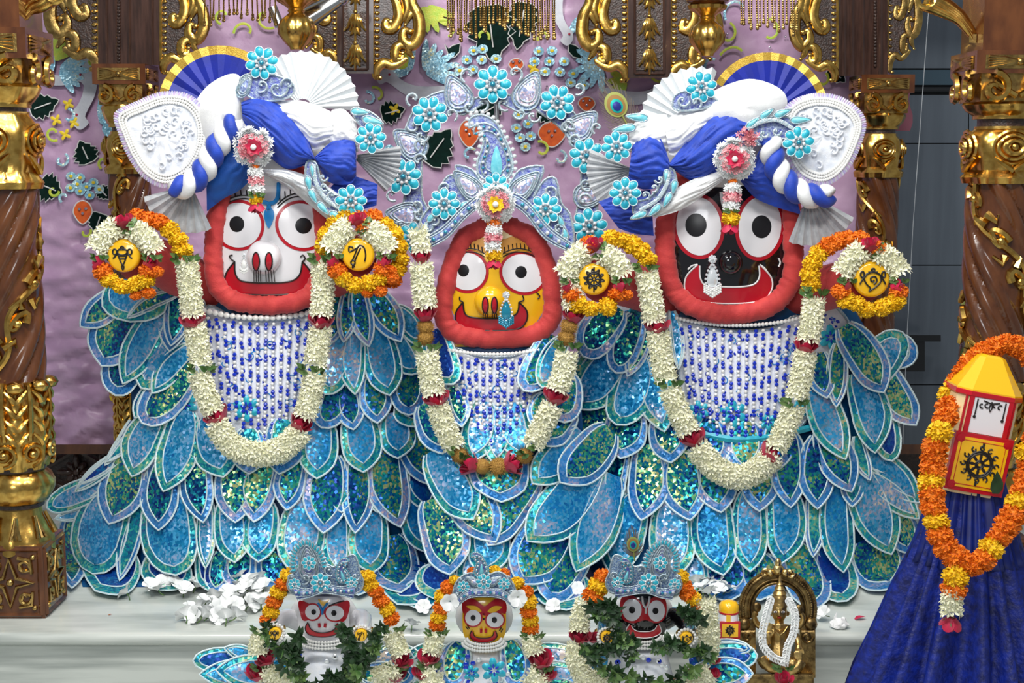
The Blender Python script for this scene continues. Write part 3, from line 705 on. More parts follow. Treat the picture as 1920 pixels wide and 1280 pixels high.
fringe('gold bead fringe at upper left near the left lotus pendant', (380, 520), .5, lambda f: 30+30*abs(f-.5), 15, 16)
fringe('gold bead fringe at upper right near the right lotus pendant', (1385, 1500), .5, lambda f: 45+15*f, 15, 16)
# ------------------------------------------------------------------ flowers shared by many garlands
def fib(n):
    out = []
    for i in range(n):
        y = 1-2*(i+.5)/n; r = math.sqrt(1-y*y); a = i*2.39996
        out.append(Vector((r*math.cos(a), y, r*math.sin(a))))
    return out
def frame_of(d):
    u = d.cross(Vector((0, 0, 1)));
    if u.length < .05: u = d.cross(Vector((0, 1, 0)))
    u.normalize(); return u, d.cross(u).normalized()
def marigold(m, seed):
    r_ = random.Random(seed); q = MB(); q.ball((0, 0, 0), .8, 10, 7)
    for d in fib(190):
        d = (d+Vector((r_.uniform(-.1, .1), r_.uniform(-.1, .1), r_.uniform(-.1, .1)))).normalized()
        u, v = frame_of(d); a = r_.random()*6.3; e = u*math.cos(a)+v*math.sin(a); f = d.cross(e)
        k = r_.uniform(.9, 1.06)
        q.add([d*.68-e*.05, d*.88*k+f*.13+e*.06, d*1.05*k+f*.1+e*.16, d*1.02*k+e*.21, d*1.05*k-f*.1+e*.16, d*.88*k-f*.13+e*.06], [(0, 1, 2, 3), (0, 3, 4, 5)])
    return mesh_of('marigold', q, m, False)
MGO = [marigold(MARO, i) for i in range(3)]; MGY = [marigold(MARY, 9+i) for i in range(3)]
def mum_mesh():
    q = MB(); q.ball((0, 0, 0), .82, 10, 7)
    for i, d in enumerate(fib(260)):
        u, v = frame_of(d); b = d+u*rnd.uniform(-.15, .15)+v*rnd.uniform(-.15, .15)
        q.add([d*.75-u*.05, d*.75+u*.05, b*1.06], [(0, 1, 2)])
    return mesh_of('thread_flower', q, MUM, False)
MUMM = mum_mesh()
def rose_mesh():
    q = MB(); r_ = random.Random(4)
    for ly, (n, rad, h, tw, op) in enumerate([(3, .38, 1.5, 0, .9), (4, .62, 1.4, .5, 1.0), (5, .85, 1.2, .9, 1.2)]):
        for k in range(n):
            a0 = 2*PI*k/n+tw; rows = []
            for j in range(5):
                f = j/4; rr_ = rad*(.45+.65*math.sin(f*1.7))*(1+(op-1)*f*f*1.2)
                wd = 2*PI/n*1.25*(.55+.5*math.sin(PI*min(1, .25+.75*f)))
                rows.append([(rr_*math.cos(a0+wd*(i/4-.5))*(1+.06*(i % 2)), -.7+h*f-(.22*(abs(i-2)/2)**2)*f, rr_*math.sin(a0+wd*(i/4-.5))) for i in range(5)])
            q.grid(rows)
    q.k = 1
    for k in range(4):
        a = k*1.57+.3; c, s_ = math.cos(a), math.sin(a)
        q.add([(.1*c, -.8, .1*s_), (.5*c-.16*s_, -.5, .5*s_+.16*c), (.95*c, -.1, .95*s_), (.5*c+.16*s_, -.5, .5*s_-.16*c)], [(0, 1, 2, 3)])
    return mesh_of('rose', q, [ROSE, LEAF], 'all')
ROSEM = rose_mesh()
def leaf_q(q, base, d, up, L, W, bend=.2, seg=4, rd=0):
    d = Vector(d).normalized(); up = Vector(up); s_ = d.cross(up).normalized(); B = Vector(base); rows = []
    for j in range(seg+1):
        f = j/seg; wd = W*(math.sin(PI*(.08+.92*f)**.75)*(1 if j < seg else 0) if not rd else math.sin(PI*(.1+.82*f)**1.3))
        c = B+d*(L*f)+up*(bend*L*math.sin(PI*f*.8))
        rows.append([c-s_*wd+up*wd*.25, c, c+s_*wd+up*wd*.25])
    q.grid(rows)
def leafclump():
    q = MB(); r_ = random.Random(3)
    for i in range(17):
        th = r_.uniform(-1.5, 1.5); sg = r_.choice((-1, 1)); o_ = Vector((math.sin(th), 0, math.cos(th))); tg = Vector((math.cos(th), 0, -math.sin(th)))*sg
        leaf_q(q, tuple(o_*.62+Vector((0, r_.uniform(-.2, .2), 0))), tg+Vector((0, r_.uniform(-.5, .5), 0))+o_*.15, o_, r_.uniform(.55, .85), .17, .08)
    return mesh_of('leaf_clump', q, LEAF, 'all')
LEAFM = leafclump()
def floret(q, c, d, s, r_, n=5):
    d = d.normalized(); u, v = frame_of(d); o = r_.random()*6.3
    for k in range(n):
        a = o+2*PI*k/n; e = u*math.cos(a)+v*math.sin(a); f = d.cross(e); L = s*r_.uniform(.85, 1.15)
        q.add([c, c+d*(.45*s)+e*(.55*L)+f*(.27*s), c+d*(.62*s)+e*(1.05*L), c+d*(.45*s)+e*(.55*L)-f*(.27*s)], [(0, 1, 2, 3)])
def tuberose(q, path, r, s=10.5, step=7.4, ring=11, r_=rnd):
    P = resample(spline([(p[0], p[1], p[2] if len(p) > 2 else 0) for p in path], 8), max(3, int(sum((Vector((b[0], b[1], 0))-Vector((a[0], a[1], 0))).length for a, b in zip(path, path[1:]))/step)))
    q.tube(P, r*.8, 8)
    for i, p in enumerate(P):
        t = (P[min(i+1, len(P)-1)]-P[max(i-1, 0)]).normalized(); u = Vector((0, 0, 1)); b = t.cross(u).normalized()
        for j in range(ring):
            a = 2*PI*(j+(i % 2)*.5)/ring+r_.uniform(-.12, .12)
            if math.cos(a) < -.55: continue
            d = u*math.cos(a)+b*math.sin(a); floret(q, p+d*r*.78+t*r_.uniform(-1.5, 1.5), d+t*r_.uniform(-.5, .5), s, r_)
def flower(kind, x, y, Y, par, r=19, rot=0, z=0):
    YY = (Y(x, y) if callable(Y) else Y)-z*.001
    E = Matrix.Rotation(rnd.random()*6, 4, 'Y') @ Matrix.Rotation(rnd.random()*.6, 4, 'X')
    if kind == 'o': return inst('orange_marigold', rnd.choice(MGO), par, fr(x, y, YY, k=r) @ E @ Matrix.Diagonal((1, rnd.uniform(.75, .95), 1, 1)))
    if kind == 'y': return inst('yellow_marigold', rnd.choice(MGY), par, fr(x, y, YY, k=r) @ E @ Matrix.Diagonal((1, rnd.uniform(.75, .95), 1, 1)))
    if kind == 'm': return inst('tawny_flower', MUMM, par, fr(x, y, YY, k=r) @ E)
    if kind == 'r': return inst('red_rose', ROSEM, par, fr(x, y, YY, rot, 0, .35, k=r) @ Matrix.Rotation(rnd.random()*6, 4, 'Y'))
    if kind == 'l': return inst('leaf_cluster', LEAFM, par, fr(x, y, YY, rot, k=r) @ Matrix.Diagonal((1, rnd.uniform(.8, 1.1), 1, 1)))
def garland(label, Y, items, cat='garland', name='flower_garland', wr=20, k=1, group=None, cen=None):
    low = max(items, key=lambda i: i[1][-1][1] if i[0] == 'w' else i[2]); lp = low[1][-1] if low[0] == 'w' else (low[1], low[2])
    t = thing(name, at(lp[0], lp[1]+20, Y(lp[0], lp[1]) if callable(Y) else Y), label, cat, group)
    for it in items:
        if it[0] == 'w':
            q = MB(); tuberose(q, it[1], (it[2] if len(it) > 2 else wr)*.95, 10.8*k, 7.4*max(k, .8)); stuff(build('tuberose_length', q, TUBE, t, Y=Y, smooth=False))
        else:
            kind, x, y = it[:3]; rot = math.radians(it[3]) if len(it) > 3 else 0
            rad = it[4] if len(it) > 4 else {'o': 19, 'y': 19, 'm': 18, 'r': 22, 'l': 28}[kind]*k
            if kind == 'r':
                s = mpp(y, .15); flower('r', x, y, Y, t, rad, rot+(0 if len(it) > 3 else rnd.uniform(-.4, .4)))
            else: flower(kind, x, y, Y, t, rad, rot)
    return t
# ------------------------------------------------------------------ feathered robes
def dressY(cx, off=0, hw=300):
    def f(x, y):
        if y < 600: b = .27-(.02*(y-500)/100)
        else: b = .25-.085*(y-600)/505
        b += off+min(.22, .15*((x-cx)/hw)**2)
        return min(b, floorY(y)-.014) if y > 900 else b
    return f
PROF = {'p': [(0, .42), (.06, .6), (.13, .76), (.22, .87), (.42, .99), (.6, .98), (.75, .82), (.87, .52), (.95, .24), (1, 0)],
        'b': [(0, .45), (.06, .63), (.13, .79), (.22, .9), (.45, 1), (.66, .97), (.80, .80), (.90, .50), (.96, .22), (1, 0)],
        'r': [(0, .42), (.06, .6), (.13, .77), (.22, .88), (.45, 1), (.7, .94), (.85, .74), (.94, .5), (.985, .25), (1, 0)]}
def petal(par, Yf, bx, by, tx, ty, W, kind, shape='p', lift=0, skew=0):
    B = Vector((bx, by)); T = Vector((tx, ty)); B = B-(T-B)*.16; D = T-B; L = D.length; d = D/L; n = Vector((-d.y, d.x))
    pr = PROF[shape]; band = min(12.5, W*.34)
    bend = rnd.uniform(-.07, .07)*L+skew; ph = rnd.random()*6
    def half(t, w, tab=pr):
        for (a, x), (b, y_) in zip(tab, tab[1:]):
            if t <= b+1e-9:
                f = (t-a)/(b-a); return w*(x+(y_-x)*f)
        return 0
    def pos(u, t, z):
        c = B+d*(L*t)+n*(u+bend*math.sin(PI*t)); return (c.x, c.y, z)
    ts = [0, .05, .12, .25, .38, .5, .6, .7, .78, .85, .91, .955, 1]
    tin = 1-band*1.35/L
    def zz(u, t):
        return 3+lift+20*t*t+min(12, W*.28)*(1-min(1, abs(u)/W)**2)*math.sin(PI*(.15+.8*t))+1.8*math.sin(ph+u*.12+t*7)*t
    Lo, Ro, Li, Ri = [], [], [], []
    for t in ts:
        w_ = half(t, W); Lo.append(pos(-w_, t, zz(-w_, t))); Ro.append(pos(w_, t, zz(w_, t)))
        ti = t*tin; wi = max(0, half(t, W-band)); Li.append(pos(-wi, ti, zz(-wi, ti))); Ri.append(pos(wi, ti, zz(wi, ti)))
    Mi = [tuple((Vector(a)+Vector(b))/2+Vector((0, 0, min(5, W*.1)))) for a, b in zip(Li, Ri)]
    q = MB(); q.grid([Lo, Li]); q.grid([Ri, Ro]); q.k = 1; q.grid([Li, Mi, Ri])
    m = {'A': (SQA2, SQA), 'B': (SQB2, SQB), 'D': (SQB2, SQD), 'G': (SQA2, SQB2)}[kind]
    o = build('feather_petal', q, m, par, Y=Yf, smooth='all')
    e = MB(); up = lambda P: [(p[0], p[1], p[2]+1) for p in P]
    e.tube(up(Lo+Ro[::-1][1:]), 1.85, 5); e.tube(up(Li+Ri[::-1][1:]), 1.35, 4)
    build('bead_trim', e, BEADT, o, Y=Yf)
    return o
def lining(par, Yf, edges, back, m=SKIRT):
    q = MB(); rows = []
    for y, xl, xr in edges:
        r = [(xl+(xr-xl)*i/15, y, -1000*min(Yf(xl+(xr-xl)*i/15, y)+.014, floorY(max(y, 900))-.002)) for i in range(16)]
        r += [(xr+(xl-xr)*i/7, y, -1000*min(back+.12*math.sin(PI*i/7), floorY(max(y, 900))-.001)) for i in range(1, 7)]
        rows.append(r)
    q.grid(rows, True); return build('robe_lining', q, m, par, Y=0)
LP = """155 600 150 600 A"""
YL, YM, YR = dressY(480), dressY(935, -.045, 260), dressY(1385)
robeL = thing('feathered_robe', at(480, 1105, .3), 'blue sequined feather robe on the white faced figure', 'robe', 'feathered robes of the large figures')
robeM = thing('feathered_robe', at(930, 1110, .25), 'blue sequined feather robe on the yellow faced figure in the middle', 'robe', 'feathered robes of the large figures')
robeR = thing('feathered_robe', at(1400, 1105, .3), 'blue sequined feather robe on the black faced figure', 'robe', 'feathered robes of the large figures')
lining(robeL, YL, [(556, 270, 690), (600, 240, 715), (660, 230, 740), (720, 245, 770), (790, 250, 790), (850, 225, 800), (920, 175, 830), (990, 160, 850), (1050, 150, 850), (1080, 150, 850), (1100, 155, 845)], .55)
lining(robeM, YM, [(650, 835, 1030), (700, 815, 1065), (760, 815, 1090), (830, 815, 1095), (900, 820, 1100), (970, 815, 1090), (1040, 805, 1070), (1090, 800, 1060), (1132, 790, 1062)], .5)
lining(robeR, YR, [(560, 1150, 1590), (610, 1120, 1620), (670, 1090, 1650), (740, 1085, 1660), (800, 1080, 1660), (860, 1100, 1650), (930, 1120, 1660), (1000, 1110, 1670), (1060, 1100, 1655), (1096, 1095, 1620)], .55)
PL = [  # base x y, tip x y, half width, kind, shape, lift   (lower rows first)
 (140,975,135,1102,30,'A','b',-4),(225,1035,178,1107,54,'D','b',-2),(315,1048,300,1106,48,'D','b',-2),(385,1045,390,1106,25,'D','b',-3),(412,1045,402,1112,24,'A','b',0),(452,1040,446,1107,32,'A','b',0),(520,1035,522,1110,40,'A','b',-2),(600,1040,600,1112,42,'A','b',-2),(670,1040,672,1115,38,'A','b',-2),(735,1018,752,1110,46,'A','b',0),(775,1060,745,1132,52,'D','b',-3),
 (185,912,88,952,25,'B','r',4),(160,958,103,972,10,'B','p',2),(232,852,140,922,15,'B','p',8),(248,832,148,908,12,'D','p',6),(205,945,174,1075,52,'B','r',4),(262,955,224,1088,20,'G','p',2),(315,940,330,1078,53,'B','r',4),(388,950,385,1065,18,'B','p',2),(432,950,440,1054,34,'B','b',4),(495,955,484,1053,34,'B','b',3),(572,955,555,1076,44,'B','b',3),(636,975,640,1080,29,'B','b',2),(698,975,698,1074,38,'B','b',4),(772,920,795,1034,38,'B','b',4),
 (240,862,204,982,44,'A','p',6),(306,880,297,994,36,'A','p',7),(372,862,381,979,31,'A','p',6),(440,872,441,979,39,'A','p',6),(498,872,476,978,37,'A','p',6),(555,872,537,956,29,'A','p',8),(618,872,606,999,43,'A','p',6),(668,868,666,999,31,'A','p',7),(728,845,751,988,40,'A','p',6),(772,812,830,911,41,'A','p',8),(790,870,806,960,34,'D','p',0),(800,940,818,1040,34,'A','p',-1),(640,870,640,960,30,'G','p',0),(700,870,708,960,30,'D','p',0),
 (262,788,200,865,12,'G','p',4),(240,800,196,872,10,'D','p',3),(288,790,247,893,35,'B','p',10),(345,790,306,921,38,'B','p',11),(395,795,419,894,42,'B','b',10),(467,815,467,888,34,'G','p',10),(530,800,523,888,38,'G','p',10),(598,795,594,897,37,'B','b',10),(672,785,682,885,38,'B','b',10),(740,785,746,859,33,'B','b',9),
 (280,732,253,783,18,'D','p',6),(345,695,266,793,39,'A','r',12),(775,755,766,799,36,'D','r',6),(632,725,602,801,32,'A','r',9),(652,735,663,805,27,'A','p',10),(700,715,708,793,30,'A','p',11),(770,695,766,778,34,'A','r',10),
 (243,655,216,741,37,'A','r',5),(348,620,264,727,37,'B','r',8),(352,660,285,737,24,'B','p',14),(640,635,610,739,34,'B','r',14),(668,632,666,739,25,'B','p',15),(708,635,731,741,35,'B','b',14),(742,632,786,699,28,'B','r',8),(742,585,790,642,22,'B','r',4),
 (238,595,190,686,46,'A','b',10),(294,596,230,719,33,'B','p',14),(325,552,318,658,29,'A','p',8),(328,548,320,648,24,'A','p',16),(632,556,622,643,22,'A','p',10),(655,552,644,641,19,'A','p',16),(672,552,692,649,22,'A','p',18),(695,552,752,640,29,'A','p',14),
 (218,556,150,612,28,'A','p',14),(250,535,244,603,62,'B','r',22),(318,556,238,596,13,'A','p',30)]
PM = [
 (790,1095,790,1142,32,'D','b',-3),(822,1068,815,1122,38,'D','b',-2),(1060,1085,1062,1143,52,'D','b',-3),(1085,1022,1028,1126,46,'A','r',0),(910,1045,908,1120,50,'B','b',-3),(980,1050,975,1118,40,'D','b',-3),
 (910,985,910,1078,40,'B','b',0),(1042,978,972,1094,54,'A','b',4),(815,955,843,1077,45,'A','b',5),
 (990,905,915,1022,40,'A','b',6),(1142,915,1080,1071,44,'B','p',6),(1100,882,988,1014,50,'B','b',8),(860,872,930,1016,45,'A','b',8),(822,862,887,974,42,'B','b',10),
 (945,845,940,941,56,'A','b',10),(905,768,882,866,34,'B','p',4),(962,770,986,862,34,'B','p',4),(930,775,930,872,30,'B','p',3),(1078,822,998,906,36,'B','b',6),(1132,818,1050,904,42,'A','b',12),
 (1062,775,1026,836,34,'A','b',6),(1062,712,1058,792,34,'A','r',6),(1022,745,1005,800,22,'A','r',6),(850,735,866,800,20,'A','p',5),(800,770,830,850,34,'A','p',3),
 (1052,645,1016,726,22,'B','r',16),(1030,643,982,732,33,'A','r',12),(818,632,850,720,32,'D','r',10)]
PR = [
 (1300,1055,1303,1110,24,'B','b',-2),(1355,1050,1366,1127,46,'A','b',-2),(1250,1050,1245,1115,40,'D','b',-3),(1420,1050,1425,1125,44,'A','b',-2),(1555,1035,1588,1126,40,'D','r',-1),(1495,1035,1538,1137,42,'A','r',0),(1630,1022,1678,1102,54,'A','b',-2),
 (1690,975,1702,1037,30,'A','b',0),(1185,950,1150,1082,42,'B','p',3),(1262,955,1265,1082,43,'B','b',4),(1340,945,1357,1078,41,'B','b',5),(1405,940,1407,1071,34,'B','b',4),(1465,925,1466,1056,37,'B','b',5),(1525,940,1525,1044,19,'G','p',2),(1572,920,1582,1073,32,'B','b',5),(1640,862,1724,942,28,'B','p',5),(1630,898,1724,972,26,'B','p',8),(1618,900,1672,1039,43,'B','p',7),
 (1162,852,1143,966,27,'A','p',6),(1212,852,1202,975,39,'A','p',7),(1280,862,1294,975,43,'A','p',7),(1345,862,1352,960,41,'A','p',7),(1418,865,1424,958,36,'A','p',6),(1480,830,1483,951,34,'A','p',8),(1535,835,1533,954,35,'A','p',9),(1600,880,1598,950,22,'G','p',7),(1610,828,1632,900,15,'G','p',8),
 (1550,812,1597,922,36,'A','p',12),(1245,790,1258,867,37,'A','p',9),(1328,798,1330,885,36,'A','p',4),(1395,802,1392,888,38,'A','p',4),(1460,798,1456,882,34,'A','p',4),(1180,780,1163,859,43,'A','p',10),(1120,760,1084,830,41,'A','p',9),
 (1650,755,1673,864,28,'D','r',4),(1612,720,1641,849,37,'B','p',10),(1535,730,1586,861,34,'B','p',14),(1230,685,1246,809,36,'B','p',13),(1195,685,1155,796,41,'B','r',14),(1150,672,1084,767,43,'B','b',14),(1115,655,1076,723,27,'G','r',8),
 (1660,700,1718,797,32,'A','b',4),(1540,672,1551,746,25,'A','p',16),(1572,660,1568,763,20,'A','p',18),(1592,628,1658,736,36,'A','b',20),(1668,668,1718,648,32,'G','r',2),(1640,702,1692,622,36,'B','r',8),
 (1212,625,1176,705,18,'A','p',14),(1188,605,1155,699,31,'A','r',16),(1152,590,1093,668,38,'A','r',20),(1262,598,1272,692,12,'B','p',8)]
for rb, Yf, P in ((robeL, YL, PL), (robeM, YM, PM), (robeR, YR, PR)):
    for p in P: petal(rb, Yf, *p[:8])
# ---- white bodices, embroidered edges
def bodice(par, Yf, outs, edge=EMBS):
    for o_ in outs:
        P = spline([(x, y, 0) for x, y in o_], 5, True); q = MB(); q.dome([(p.x, p.y) for p in P], 4, 7, 4, p=3)
        b = build('brocade_panel', q, BROC, par, Y=Yf, smooth='all')
        e = MB(); e.tube([(p.x, p.y, 6) for p in P], 2.6, 5, True); build('braid_edge', e, edge, b, Y=Yf)
def aflower(par, Yf, x, y, r, z=15):
    q = MB()
    for k in range(6):
        a = k*PI/3+.4; q.dome(ell(x+r*.6*math.cos(a), y+r*.6*math.sin(a), r*.42, r*.3, 9, rot=a), z, 4, 2)
    q.k = 1
    for k in range(6):
        a = k*PI/3+.4; q.dome(ell(x+r*.3*math.cos(a), y+r*.3*math.sin(a), r*.2, r*.08, 6, rot=a), z+4, 2, 1)
    build('blue_flower_applique', q, [TURQ, BLUEB], par, Y=Yf)
def specks(par, Yf, box, n, seed, z=12):
    r_ = random.Random(seed)
    q = MB()
    for i in range(n):
        x, y = r_.uniform(box[0], box[2]), r_.uniform(box[1], box[3]); q.dome(ell(x, y, 2.2, 3.6, 6, rot=r_.random()*3), z-1, 2.5, 1)
    stuff(build('blue_speck_embroidery', q, BLUEB, par, Y=Yf))
    for i in range(n//3):
        x, y = r_.uniform(box[0]+8, box[2]-8), r_.uniform(box[1]+8, box[3]-8); s = r_.choice((-1, 1))
        q = MB(); q.tube([(p[0], p[1], z) for p in spiral(x, y, 10, 3, r_.random()*6, r_.random()*6+s*5, 12)], .9, 4); build('curl_embroidery', q, PBLU, par, Y=Yf)
bodice(robeL, YL, [[(322, 700), (345, 560), (380, 560), (392, 640), (390, 770), (360, 795), (325, 780), (312, 745)], [(600, 560), (640, 530), (690, 520), (690, 555), (650, 566), (615, 600)],
                   [(383, 582), (440, 596), (495, 600), (550, 596), (600, 584), (592, 690), (560, 770), (520, 800), (470, 812), (420, 800), (388, 760)]])
bodice(robeM, YM, [[(842, 655), (900, 668), (960, 668), (1010, 655), (1010, 740), (990, 770), (920, 790), (850, 765), (838, 730)]])
bodice(robeR, YR, [[(1152, 585), (1165, 540), (1215, 520), (1250, 560), (1248, 612), (1200, 612), (1165, 604)], [(1512, 660), (1505, 590), (1530, 552), (1565, 572), (1592, 605), (1594, 640), (1560, 664)],
                   [(1270, 600), (1330, 614), (1390, 620), (1450, 614), (1500, 596), (1512, 700), (1510, 790), (1450, 812), (1380, 818), (1310, 805), (1285, 780), (1272, 690)]])
specks(robeL, YL, (395, 610, 590, 790), 60, 1); specks(robeL, YL, (322, 600, 385, 785), 24, 2); specks(robeM, YM, (850, 670, 1000, 770), 34, 3); specks(robeR, YR, (1285, 620, 1505, 795), 70, 4)
specks(robeR, YR, (1165, 545, 1240, 600), 14, 5); specks(robeR, YR, (1518, 585, 1585, 650), 16, 6)
for rb, Yf, L_ in ((robeL, YL, [(347, 757, 24), (462, 765, 26), (330, 545, 10)]), (robeR, YR, [(1195, 575, 20), (1558, 632, 24), (1310, 770, 20), (1375, 775, 26), (1496, 770, 18), (1440, 790, 18)])):
    for x, y, r in L_: aflower(rb, Yf, x, y, r)
q = MB(); q.tube(spline([(1292, 806, 10), (1340, 818, 14), (1390, 824, 15), (1450, 818, 12), (1525, 800, 10)], 6), 7, 6); build('turquoise_hem', q, TURQ, robeR, Y=YR)
# ---- bead curtains over the bodices
def beadbib(label, Yf, cx, top, hw, n, lens, seed, arc=14, blue2=True, big=6):
    r_ = random.Random(seed)
    t = thing('bead_necklace', at(cx, top+lens(0), Yf(cx, top)-.03), label, 'necklace', 'bead bibs of the large figures')
    q = MB()
    for i in range(int(hw*2/(big*1.75))+1):
        f = -1+2*i/int(hw*2/(big*1.75)); q.ball((cx+f*hw, top-6+arc*(1-f*f), 20), big, 8, 6)
    build('pearl_string', q, PEARL, t, Y=Yf)
    for i in range(n):
        f = -1+2*(i+.5)/n; x0 = cx+f*hw; y0 = top+arc*(1-f*f)+4; L_ = lens(f); x1 = cx+f*hw*.86; q = MB(); y = 2; k = i % 2
        while y < L_:
            g = y/L_; x = x0+(x1-x0)*g+r_.uniform(-1, 1); ph = k % 4; q.k = 1 if ph in (1, 2) else 0
            if ph in (1, 2): q.ball((x+.7, y0+y, 17), 4.0, 6, 5); y += 7.4
            else: q.ball((x, y0+y, 16), 3.5, 6, 5); y += 7.6
            k += 1
        build('bead_strand', q, [PEARL, BLUEB], t, Y=Yf)
beadbib('pearl and blue bead bib under the white face', YL, 490, 588, 108, 14, lambda f: 240-70*abs(f)**1.3-26*abs(math.sin(f*9)), 5)
beadbib('pearl and blue bead bib under the yellow face', YM, 926, 662, 84, 12, lambda f: 170-90*abs(f)**1.2, 6, 8, big=4)
beadbib('pearl and blue bead bib under the black face', YR, 1385, 602, 116, 15, lambda f: 228-70*abs(f)**1.3-24*abs(math.sin(f*8)), 7, big=4)
# ------------------------------------------------------------------ the three large painted figures
YF = .235
def strip(q, A, B, zf, z):
    n = 28; a = resample(spline([(x, y, 0) for x, y in A], 6), n); b = resample(spline([(x, y, 0) for x, y in B], 6), n); rows = []
    for v in range(5):
        f = v/4; rows.append([((p*(1-f)+r_*f).x, (p*(1-f)+r_*f).y, z+zf((p*(1-f)+r_*f).x, (p*(1-f)+r_*f).y)) for p, r_ in zip(a, b)])
    q.grid(rows)
def figure(name, label, cx, cy, rx, ry, skin, ring, eyes, mouth, nose, extras, Y=YF, ringr=18, H=24, bodyx=None, eyered=PRED, mline=LINE):
    t = thing(name, at(cx, 1060, .4), label, 'statue', 'large painted wooden figures')
    zf = lambda x, y: H*(1-min(1, ((x-cx)/rx)**2+((y-cy)/ry)**2))
    q = MB(); q.dome(ell(cx, cy, rx, ry, 56), 0, H, 10); head = build('head', q, skin, t, Y=Y, smooth='all')
    q = MB(); q.ball((cx, cy, -70), 1, 24, 14, (rx*.98, ry*.98, 78)); build('head_back', q, skin, t, Y=Y, smooth='all')
    q = MB(); q.lathe([(rx*.9, -700), (rx*1.0, -400), (rx*1.05, -200), (rx*.95, -100), (rx*.8, -40)], 24); build('torso', q, skin, t, M=fr(cx, cy+60, .40))
    P = spline([(x, y, -2) for x, y in ring], 16, True); N = len(P); q = MB(); rows = []
    for i in range(N):
        p = P[i]; d = (P[(i+1) % N]-P[i-1]).normalized(); nx = Vector((-d.y, d.x, 0)); row = []
        for j in range(16):
            a = 2*PI*j/16; w = ringr*(1+.05*noise.noise(Vector((p.x*.05, p.y*.05, 3)))+.13*noise.noise(Vector((i*.42+math.sin(a)*1.2, math.sin(a)*.5, cx*.01)))+.08*noise.noise(Vector((i*.9+math.sin(a)*1.5, math.cos(a)*.4, cx*.02+5))))
            row.append(tuple(p+nx*(w*math.sin(a))+Vector((0, 0, w*math.cos(a)*1.0+6))))
        rows.append(row)
    rows.append(rows[0]); q.grid(rows, True); build('padded_face_ring', q, REDC, t, Y=Y, smooth='all')
    for (ex, ey, erx, ery, rot, rw, px_, py_, prx, pry) in eyes:
        q = MB(); q.dome(ell(ex, ey, erx+rw, ery+rw, 36, rot=rot), 1.2, 0, 6, fn=lambda x, y, t_: zf(x, y)); e = build('eye', q, [eyered], t, Y=Y, smooth='all')
        q = MB(); q.dome(ell(ex, ey, erx, ery, 36, rot=rot), 2.2, 1.5, 6, fn=lambda x, y, t_: zf(x, y)); build('eye_white', q, PWHITE, e, Y=Y, smooth='all')
        q = MB(); q.dome(ell(px_, py_, prx, pry, 28), 3.8, 1, 4, fn=lambda x, y, t_: zf(x, y)); build('pupil', q, PUPIL, e, Y=Y, smooth='all')
    A, B = mouth; q = MB(); strip(q, A, B, zf, 2.2); mo = build('mouth', q, PLIP, t, Y=Y, smooth='all')
    q = MB()
    for c in (A, B): q.tube([(p.x, p.y, 3+zf(p.x, p.y)) for p in spline([(x, y, 0) for x, y in c], 6)], 1.5, 5)
    build('mouth_outline', q, mline, mo, Y=Y)
    nx, ny, nr = nose[:3]; q = MB(); z0 = zf(nx, ny)
    q.ball((nx, ny, z0), nr, 24, 14, (1, 1, .9)); no = build('nose', q, skin, t, Y=Y, smooth='all')
    nz = lambda x, y: z0+.9*math.sqrt(max(0, nr*nr-(x-nx)**2-(y-ny)**2))
    for (ax, ay, aw, ah) in nose[3]:
        q = MB(); q.dome([(x, y) for x, y in ell(ax, ay, aw, ah, 20)], 1.0, 0, 4, fn=lambda x, y, t_: max(nz(x, y), zf(x, y))); build('nostril', q, PLIP, no, Y=Y)
        q = MB(); q.tube([(x, y, 1.4+max(nz(x, y), zf(x, y))) for x, y in ell(ax, ay, aw, ah, 20)], 1.3, 5, True); build('nostril_outline', q, LINE, no, Y=Y)
    for nm, m, kind, pts, r in extras:
        q = MB()
        if kind == 'line':
            for L_ in pts: q.tube([(p.x, p.y, 2.6+max(zf(p.x, p.y), nz(p.x, p.y) if nm == 'nose_lines' else 0)) for p in spline([(x, y, 0) for x, y in L_], 5)], r, 5)
        elif kind == 'fill':
            for o_ in pts:
                S = spline([(x, y, 0) for x, y in o_], 4, True); q.dome([(p.x, p.y) for p in S], r, 0, 4, fn=lambda x, y, t_: zf(x, y))
        build(nm, q, m, t, Y=Y)
    return t
def brow(x0, x1, y0, yc, n, up=14):
    L_ = []; f = lambda u: (x0+(x1-x0)*u, y0+(yc-y0)*4*u*(1-u))
    L_.append([f(u/6) for u in range(7)]); L_.append([(a, b+6) for a, b in [f(u/6) for u in range(7)]])
    for i in range(n): a, b = f((i+.5)/n); L_.append([(a, b), (a-1, b-up)])
    return L_
